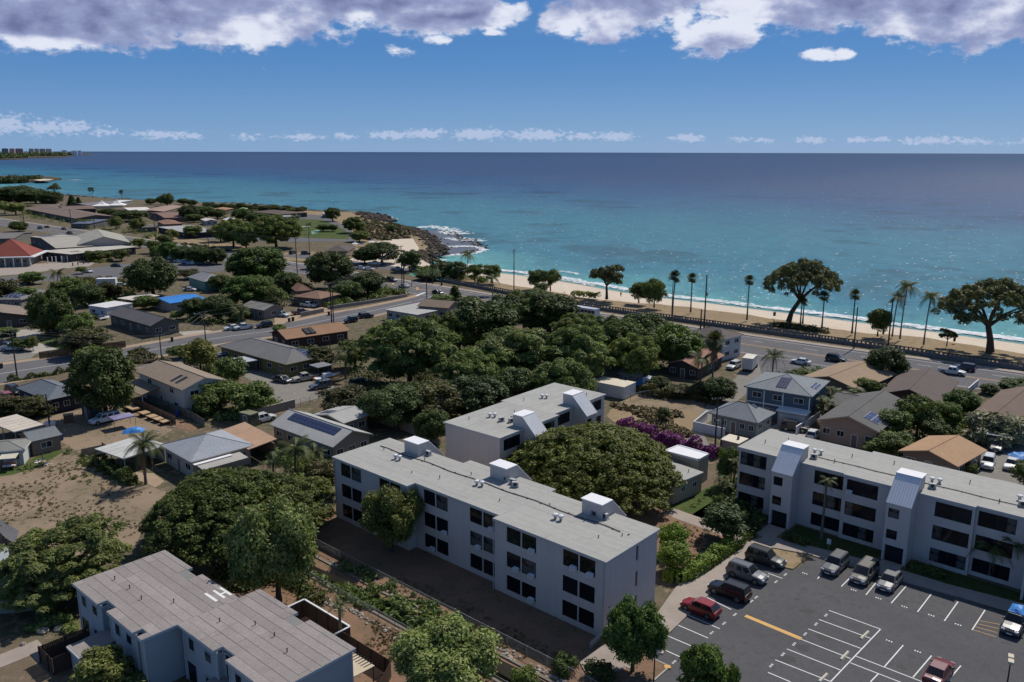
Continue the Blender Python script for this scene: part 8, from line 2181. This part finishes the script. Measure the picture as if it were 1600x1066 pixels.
# ================================================================== FAR HEADLANDS
def headland(name, px, zs, m):
    P_ = gp(px, -3.0); mb = MB(); n = len(P_)
    top_ = [Vector((p.x, p.y, z)) for p, z in zip(P_, zs)]
    cx = sum((p for p in top_), Vector()) / n
    for i in range(n):
        a, b = P_[i], P_[(i + 1) % n]; c, d = top_[i], top_[(i + 1) % n]
        mb.poly([a - Vector((0, 0, 3)), b - Vector((0, 0, 3)), d, c], m); mb.poly([c, d, cx], m)
    return struct(name, mb)
HL = ground_mat('headland_scrub', (.06, .058, .035), (.12, .09, .06), (.05, .05, .032), .01, .2)
headland('headland', [(-80, 287.5), (0, 287), (40, 286), (62, 284.5), (85, 282.5), (97, 281), (80, 279.5), (60, 279), (0, 278), (-80, 277)], [1, 1, 1, 1, .5, 0, 1, 1, 1, 1], HL)
sheet('headland_sand', gp([(52, 281.3), (68, 279.6), (84, 280.2), (78, 281.8), (62, 282.8)], 1.25), SAND, 1.27)
HF = ground_mat('far_coast_scrub', (.075, .062, .05), (.10, .08, .062), (.05, .048, .035), .002, .1)
headland('far_coast', [(-120, 251), (0, 250.2), (24, 249.8), (45, 247.8), (100, 246.2), (116, 243.8), (150, 240.6), (120, 239.6), (70, 239.6), (0, 239.6), (-120, 239.6)], [2, 2, 2, 4, 3, 2, 0, 4, 8, 10, 10], HF)
R_ = random.Random(31)
def mass(name, px, n, s0, s1, m, seed, leaf, zb=-1, dens=16):
    r = np.random.default_rng(seed); rr_ = random.Random(seed); P_ = gp(px, 0); L = []
    for i in range(n):
        k = rr_.randrange(len(P_) - 1); p = P_[k].lerp(P_[k + 1], rr_.random()); s = rr_.uniform(s0, s1); L.append((p.x + rr_.gauss(0, s), p.y + rr_.gauss(0, s * 2), zb + s * .5, s))
    V = lobes_to_leaves(L, dens / (leaf * leaf), leaf, 1.6, r, .4, .9, 0, .2); o = link(name, quad_mesh(name, V, LV[m])); o['kind'] = 'stuff'
mass('headland_woods', [(-60, 282), (0, 281.5), (30, 281.5), (52, 281), (60, 280)], 60, 3, 6, 'mango', 1, 1.6)
mass('headland_woods', [(-60, 285), (0, 284), (20, 284), (40, 283)], 36, 2.5, 5, 'mango', 2, 1.5)
mass('far_coast_woods', [(-60, 247), (0, 246.5), (40, 245.2), (90, 244.2), (110, 242.8)], 130, 12, 24, 'mango', 3, 7)
mass('far_coast_woods', [(-40, 249), (0, 248.6), (40, 246.8)], 60, 8, 14, 'mango', 4, 5)
FB = [(4, 14, 229.8, 238, (.14, .11, .10), 'dark brown distant tower at the frame edge of the far coast'), (16, 24, 229.4, 238.4, (.30, .20, .17), 'reddish brown distant hotel block, first of the tall pair'), (25, 37, 230, 238.4, (.20, .13, .12), 'dark reddish distant hotel block, second of the tall pair'),
      (46, 54, 231, 239, (.30, .28, .24), 'low pale block at the start of the far resort group'), (54, 62, 228.8, 239, (.26, .25, .22), 'pale grey tower of the far resort group left of the tallest'), (62, 72, 227.6, 239, (.24, .22, .20), 'tallest pale tower of the far resort group'), (72, 82, 229.6, 239, (.34, .31, .27), 'pale tower right of the tallest in the far resort group'),
      (98, 105, 234.6, 237.8, (.45, .44, .43), 'small white building on the far coast after the resort group'), (112, 121, 235.6, 238.2, (.5, .5, .5), 'long white building near the tip of the far coast'), (122, 128, 235.4, 238.2, (.5, .5, .5), 'white building closest to the tip of the far coast')]
for x0, x1, yt, yb, c, l in FB:
    by = 245.5 - (x0 * .02)
    A, B = G(x0, by), G(x1, by); ex = (B - A); W = ex.length; a = math.atan2(ex.y, ex.x); h = max(10, height_at(((x0 + x1) / 2, by), yt))
    t = thing('far_building', l, 'building', A, a, None); m = wall_mat(tuple(min(.8, v * 1.9) for v in c))
    b = MB(); D = W * .5; b.box(0, W, 0, D, 0, h * .94, m); b.box(W * .1, W * .9, D * .1, D * .9, h * .94, h, m)
    obj('wall', b, t)
    b = MB(); b.box(-W * .01, W * 1.01, -D * .02, D * 1.02, h * .94, h * .955, ROOFSTAIN); obj('roof', b, t)
    if h > 30:
        nf, nb = int(h / 9), 5
        wm_ = MB(); wm_.box(-W / nb * .3, W / nb * .3, -.4, .4, -1.6, 1.6, CONC); me = wm_.data('window')
        for i in range(nf):
            for j in range(nb): link('window', me, t, (W * (j + .5) / nb, -.2, 6 + i * 8.5))
for x, yt in ((42, 223.5), (96.5, 230)):
    b_ = (x, 244.5); h = height_at(b_, yt); t = thing('chimney_stack', 'slender tall stack on the far coast %s' % ('between the hotels' if x < 50 else 'after the resort towers'), 'chimney', G(*b_)); q = MB(); q.tube([(0, 0, 0), (0, 0, h)], [h * .02, h * .012], wall_mat((.25, .25, .26)), 8); obj('stack', q, t)
    q = MB(); q.tube([(0, 0, h * .97), (0, 0, h)], [h * .014, h * .014], DARKMETAL, 8); obj('stack_tip', q, t)

# ================================================================== SMALL THINGS
def bin_(label, px, c=(.02, .022, .022), h=1.1, group=None):
    p = G(*px); t = thing('wheelie_bin', label, 'bin', p, rng.uniform(0, 6.28), group); m = mat('bin_%d' % int(c[2] * 255), c, .5, .05)
    b = MB(); b.hexa([(-.24, -.28, .08), (.24, -.28, .08), (.24, .28, .08), (-.24, .28, .08)], [(-.3, -.36, h), (.3, -.36, h), (.3, .36, h), (-.3, .36, h)], m); obj('body', b, t)
    b = MB(); b.hexa([(-.32, -.38, h), (.32, -.38, h), (.32, .40, h), (-.32, .40, h)], [(-.28, -.34, h + .09), (.28, -.34, h + .09), (.28, .36, h + .06), (-.28, .36, h + .06)], m); obj('lid', b, t)
    for s in (-1, 1): b = MB(); b.tube([(s * .2, .3, .1), (s * .27, .3, .1)], .1, TYRE, 10); obj('wheel', b, t)
for px, c, l in (((452, 503.5), (.02, .022, .022), 'first of two black bins on the verge beside the teal and white car'), ((458, 502), (.02, .022, .022), 'second of two black bins on the verge, nearer the brown block wall'), ((514, 493), (.02, .022, .022), 'black bin beside the twin poles on the side street'), ((269, 534), (.02, .022, .022), 'black bin on the verge before the charcoal gable house'),
      ((278, 651), (.02, .06, .25), 'blue bin in the alley behind the green shed'), ((96, 688), (.05, .07, .16), 'blue drum at the corner of the brown walled shed'), ((690, 447), (.02, .022, .022), 'dark bin on the sidewalk by the sea wall'), ((1537, 612), (.02, .022, .022), 'black bin on the highway verge behind the brown roof'), ((24, 527), (.02, .022, .022), 'black bin on the concrete drive'), ((2, 576), (.02, .022, .022), 'black bin at the kerb by the frame edge'),
      ((1491, 534), (.03, .03, .03), 'dark litter bin on the beach dirt beneath the umbrella tree'), ((1210, 494), (.03, .03, .03), 'dark litter bin on the sand left of the great spreading tree')):
    bin_(l, px, c)
# plank stacks along the alley
PLY = mat('plywood', (.42, .29, .17), .85, .15, .8, .15)
for (px, L_, n, l) in (((206, 642), 3.6, 2, 'first stack of plywood sheets in the alley, longest and nearest the tree'), ((226, 650), 2.2, 2, 'second stack of plywood in the alley'), ((238, 655), 2.0, 1, 'third plywood sheet stack in the alley'), ((248, 659), 2.0, 1, 'fourth plywood sheet stack in the alley'), ((258, 663), 1.6, 1, 'last plywood sheet in the alley nearest the blue bin')):
    t = thing('plywood_stack', l, 'planks', G(*px), ori(G(206, 642), G(258, 663)))
    for i in range(n + 1): b = MB(); z = .55 + i * .07; b.box(-L_ / 2 + .1 * i, L_ / 2 - .05 * i, -.75, .75, z, z + .06, PLY); obj('board', b, t)
    for x in (-L_ / 3, L_ / 3): b = MB(); b.box(x - .08, x + .08, -.6, .6, 0, .55, BROWNFENCE); obj('trestle', b, t)
# canopy gazebo
t = thing('gazebo', 'violet grey pop-up canopy beside the white camper pickup', 'canopy', G(192, 668), s1 + .1); cm_ = mat('violet_canvas', (.24, .22, .34), .8, .08)
b = MB(); q = [(-1.8, -1.3), (1.8, -1.3), (1.8, 1.3), (-1.8, 1.3)]
b.mesh([(x, y, 2.1) for x, y in q] + [(0, 0, 2.55)], [(0, 1, 4), (1, 2, 4), (2, 3, 4), (3, 0, 4)], cm_); b.mesh([(x, y, z) for z in (1.9, 2.1) for x, y in q], [(i, (i + 1) % 4, 4 + (i + 1) % 4, 4 + i) for i in range(4)], cm_); obj('canopy', b, t)
for x, y in q: b = MB(); b.cyl(x, y, 0, 2.1, .03, DARKMETAL, 6); obj('leg', b, t)
# garden swing with canopy, scrap pile, play frame
t = thing('garden_swing', 'garden swing seat with cream canopy beside the white walled shed', 'swing seat', G(16, 733), .25)
b = MB(); b.hexa([(-1.2, -.9, 1.95), (1.2, -.9, 1.95), (1.2, .9, 2.15), (-1.2, .9, 2.15)], [(-1.2, -.9, 2.02), (1.2, -.9, 2.02), (1.2, .9, 2.22), (-1.2, .9, 2.22)], mat('cream_canvas', (.55, .50, .40), .8)); obj('canopy', b, t)
b = MB(); b.box(-.95, .95, -.6, 0, .5, .62, mat('seat_red', (.30, .12, .09), .8)); b.box(-.95, .95, 0, .12, .6, 1.15, mat('seat_red', (.30, .12, .09))); obj('seat', b, t)
for i in range(3): b = MB(); b.box(-.85 + i * .6, -.35 + i * .6, -.55, -.1, .62, .76, WHITE); obj('cushion', b, t)
for s in (-1, 1):
    for y in (-.9, .9): b = MB(); b.tube([(s * 1.15, y, 0), (s * 1.1, y * .4, 2.0)], .035, STEEL, 6); obj('leg', b, t)
t = thing('scrap_pile', 'pile of pale scrap timber and bicycle parts beside the brown walled shed', 'scrap pile', G(66, 728), .4); R_ = random.Random(12)
for i in range(24):
    a, z, r_ = R_.uniform(0, 6.28), R_.uniform(.1, 1.3), R_.uniform(0, 1.1); c = Vector((math.cos(a) * r_, math.sin(a) * r_, z)); d = Vector((R_.uniform(-1, 1), R_.uniform(-1, 1), R_.uniform(-.7, .7))).normalized() * R_.uniform(.3, .9)
    e = c + d; c2 = c - d; c2.z, e.z = max(.02, c2.z), max(.02, e.z)
    b = MB(); b.tube([c2, e], R_.uniform(.03, .07), R_.choice((WHITE, BROWNFENCE, PLY, STEEL, DARKMETAL)), 4); obj('bar', b, t)
for i in range(3):
    a = i * 2.1; c = Vector((math.cos(a) * .8, math.sin(a) * .8, .38)); b = MB(); b.tube([c + Vector((math.cos(u) * .33 * math.cos(a), math.cos(u) * .33 * math.sin(a), math.sin(u) * .33)) for u in [k * math.tau / 14 for k in range(15)]], .025, TYRE, 5, False); obj('bicycle_wheel', b, t)
b = MB(); b.box(-.6, .6, -.4, .4, .7, .78, PLY); b.box(-.5, -.42, -.35, -.27, 0, .7, PLY); b.box(.42, .5, .27, .35, 0, .7, PLY); obj('table', b, t)
# rowboat-like clutter by the white shed, box trailer, red cabinet
t = thing('box_trailer', 'white box trailer among bushes behind the lone dark round tree', 'trailer', G(168, 449), .15)
b = MB(); b.box(-3.2, 3.2, -1.2, 1.2, .6, 3.2, mat('truck_box', (.58, .57, .55))); obj('box', b, t); b = MB(); b.box(-3.3, 3.3, -1.25, 1.25, 3.2, 3.28, WHITE); obj('roof', b, t)
for x in (-.5, .5):
    for s in (-1, 1): b = MB(); b.tube([(x, s * .95, .36), (x, s * 1.2, .36)], .36, TYRE, 12); obj('wheel', b, t)
for i, (x, y, l) in enumerate(((155, 497, 'white jet ski on a trailer beside the long white shed'), (163, 500, 'second white jet ski nearer the charcoal house'))):
    t = thing('jet_ski', l, 'jet ski', G(x, y), .6 * i + .4, 'jet skis beside the long white shed')
    b = MB(); b.mesh([(-1.5, -.5, .5), (1.0, -.5, .5), (1.6, 0, .7), (1.0, .5, .5), (-1.5, .5, .5), (-1.4, -.35, .85), (.8, -.35, .95), (1.3, 0, .95), (.8, .35, .95), (-1.4, .35, .85)], [(0, 1, 6, 5), (1, 2, 7, 6), (2, 3, 8, 7), (3, 4, 9, 8), (4, 0, 5, 9), (5, 6, 7, 8, 9), (4, 3, 2, 1, 0)], WHITE); obj('hull', b, t)
    b = MB(); b.box(-1.2, .1, -.2, .2, .85, 1.1, DARKMETAL); obj('seat', b, t); b = MB(); b.tube([(.3, -.4, 1.3), (.35, 0, 1.25), (.3, .4, 1.3)], .03, DARKMETAL, 5); b.tube([(.7, 0, .9), (.35, 0, 1.25)], .06, WHITE, 5); obj('handlebar', b, t)
    b = MB(); b.box(-1.4, 1.4, -.3, -.25, .32, .4, STEEL); b.box(-1.4, 1.4, .25, .3, .32, .4, STEEL); b.tube([(-.2, -.7, .25), (-.2, .7, .25)], .24, TYRE, 10); obj('trailer', b, t)
t = thing('wood_cart', 'dark wooden cart with upright stakes at the kerb of the side street', 'cart', G(238, 566), .5)
b = MB(); b.box(-1.4, 1.4, -.8, .8, .5, .62, BROWNFENCE); obj('bed', b, t)
for i in range(6): b = MB(); b.box(-1.3 + i * .5, -1.2 + i * .5, -.8, -.72, .6, 1.5, BROWNFENCE); obj('stake', b, t)
for s in (-1, 1): b = MB(); b.tube([(0, s * .85, .32), (0, s * 1.0, .32)], .32, TYRE, 10); obj('wheel', b, t)
t = thing('wooden_crate', 'reddish wooden cabinet standing on the dirt yard by the garden shed', 'cabinet', G(108, 660), .5)
b = MB(); b.box(-.8, .8, -.5, .5, 0, 1.5, mat('red_brown', (.16, .085, .06), .8)); b.box(-.85, .85, -.55, .55, 1.5, 1.58, PLY); obj('body', b, t)
for s in (-.4, .4): b = MB(); b.box(s - .36, s + .36, -.53, -.5, .1, 1.4, mat('red_brown', (.16, .085, .06))); obj('door', b, t)
t = thing('water_tank', 'white fuel tank lying behind the pole at the blue grey shed', 'tank', G(79, 667), .3); b = MB(); b.tube([(-.9, 0, .6), (-.75, 0, .6), (.75, 0, .6), (.9, 0, .6)], [.3, .5, .5, .3], WHITE, 12); obj('tank', b, t)
b = MB(); b.box(-.6, -.5, -.3, .3, 0, .3, STEEL); b.box(.5, .6, -.3, .3, 0, .3, STEEL); obj('stand', b, t)
for i, (x, y) in enumerate(((476, 354), (480, 355.2))):
    pass
t = thing('picnic_shade', 'white picnic shade beside the small park palm', 'shade', G(477, 360), .1); b = MB(); b.box(-3, 3, -1, 1, 2.3, 2.4, WHITE); obj('roof', b, t)
for x in (-2.6, 2.6): b = MB(); b.cyl(x, 0, 0, 2.3, .08, STEEL, 6); obj('post', b, t)
sheet('sport_court', gp([(486, 362), (498, 358.5), (500, 363), (488, 366)]), mat('court_green', (.16, .30, .22), .8), .026)
# signs and posts near the car park
def sign(label, px, h, w, hh, c, a):
    p = G(*px); t = thing('sign', label, 'sign', p, a); b = MB(); b.cyl(0, 0, 0, h, .03, STEEL, 6); obj('post', b, t); b = MB(); b.box(-w / 2, w / 2, -.05, -.03, h - hh, h, c); obj('board', b, t)
sign('small white sign on a post at the lawn of the white apartment building', (1294, 862), 1.7, .5, .7, mat('pale_sign', (.52, .55, .56), .5), SITE)
for i, (x, y) in enumerate(((75, 412), (82, 411), (88, 410.5), (97, 410), (106, 409.5), (114, 416), (122, 414.5), (131, 413), (139, 411.5))):
    p = G(x, y); t = thing('bollard', 'pale post in the row on the school plaza', 'bollard', p, 0, 'posts on the school plaza'); b = MB(); b.cyl(0, 0, 0, 2.6 if i < 5 else 1.3, .22, TRIM if i < 5 else POLEWOOD, 8); obj('post', b, t); b = MB(); b.cyl(0, 0, 2.6 if i < 5 else 1.3, (2.6 if i < 5 else 1.3) + .12, .3, TRIM if i < 5 else POLEWOOD, 8); obj('cap', b, t)
# rest: dish, swing of wires, small white van roof beside laundry
t = thing('service_hut', 'small flat white roofed hut behind the end of the white apartment building', 'hut', G(1146, 706), SITE); b = MB(); b.box(-1.4, 1.4, -1.4, 1.4, 0, 2.1, wall_mat((.3, .27, .22))); obj('wall', b, t); b = MB(); b.box(-1.7, 1.7, -1.7, 1.7, 2.1, 2.25, CREAM_ROOF if 'CREAM_ROOF' in globals() else MATS['cream_metal']); obj('roof', b, t); b = MB(); b.cyl(.6, .2, 2.25, 2.8, .2, DARKMETAL, 8); obj('vent', b, t)

# ---- people, tiny in the photograph
def person(label, px, shirt, trousers, heading=0.0, stride=.25):
    p = G(*px); o = thing('person', label, 'person', p, heading)
    bm = bmesh.new(); me = bpy.data.meshes.new('body')
    J = [(0, 0, .95, .155), (0, 0, 1.2, .15), (0, 0, 1.42, .14), (0, 0, 1.52, .06), (.02, 0, 1.62, .10), (.02, 0, 1.74, .085),
         (0, .2, 1.40, .062), (.04, .27, 1.15, .05), (.12, .26, .9, .04), (.15, .26, .8, .035), (0, -.2, 1.40, .062), (-.04, -.27, 1.15, .05), (0, -.26, .9, .04), (.02, -.26, .8, .035),
         (0, .1, .88, .10), (stride * .6, .11, .5, .075), (stride * .8, .11, .09, .05), (stride * .8 + .17, .12, .05, .04), (0, -.1, .88, .10), (-stride * .3, -.11, .5, .075), (-stride * 1.1, -.11, .12, .05), (-stride * 1.1 + .16, -.12, .06, .04)]
    E_ = [(0, 1), (1, 2), (2, 3), (3, 4), (4, 5), (2, 6), (6, 7), (7, 8), (8, 9), (2, 10), (10, 11), (11, 12), (12, 13), (0, 14), (14, 15), (15, 16), (16, 17), (0, 18), (18, 19), (19, 20), (20, 21)]
    me.from_pydata([j[:3] for j in J], E_, [])
    b = link('body', me, o); sk = b.modifiers.new('skin', 'SKIN'); b.modifiers.new('sub', 'SUBSURF').levels = 1
    for v, j in zip(me.skin_vertices[0].data, J): v.radius = (j[3], j[3])
    me.skin_vertices[0].data[0].use_root = True
    dg = bpy.context.evaluated_depsgraph_get(); dg.update()
    nm = bpy.data.meshes.new_from_object(b.evaluated_get(dg)); b.modifiers.clear(); b.data = nm; nm.name = 'body'
    SK = mat('skin', (.22, .12, .08), .6, .05); sh = mat('cloth_%d' % int(shirt[0] * 999), shirt, .9, .05); tr_ = mat('cloth_t%d' % int(trousers[0] * 999), trousers, .9, .05)
    nm.materials.clear()
    for m in (SK, sh, tr_): nm.materials.append(m)
    for f in nm.polygons:
        z = f.center.z; y = abs(f.center.y)
        f.material_index = 2 if (z < .98 and y < .22 and z > .1) else (1 if z < 1.47 and not (y > .2 and z < 1.2) else 0); f.use_smooth = True
    q = MB(); q.tube([(0, 0, 1.66), (0, 0, 1.74), (0, 0, 1.80)], [.11, .115, .06], mat('hair', (.02, .015, .012)), 10); obj('hair', q, b)
    return o
person('person in dark clothes crossing the highway at the junction', (643, 449.5), (.02, .02, .03), (.03, .03, .05), .4)
person('person in dark clothes walking across the beach car park', (589, 421), (.03, .03, .04), (.02, .02, .02), 2.0)
person('person standing near the lamp pole in pale clothing', (656, 437), (.4, .38, .36), (.06, .07, .12), 1.0, .1)
person('person alone on the open sand beside the tiered tree', (970, 464), (.05, .05, .07), (.1, .08, .06), 1.5, .15)
print('objects', len(bpy.data.objects), 'tris', sum(len(m.polygons) for m in bpy.data.meshes))
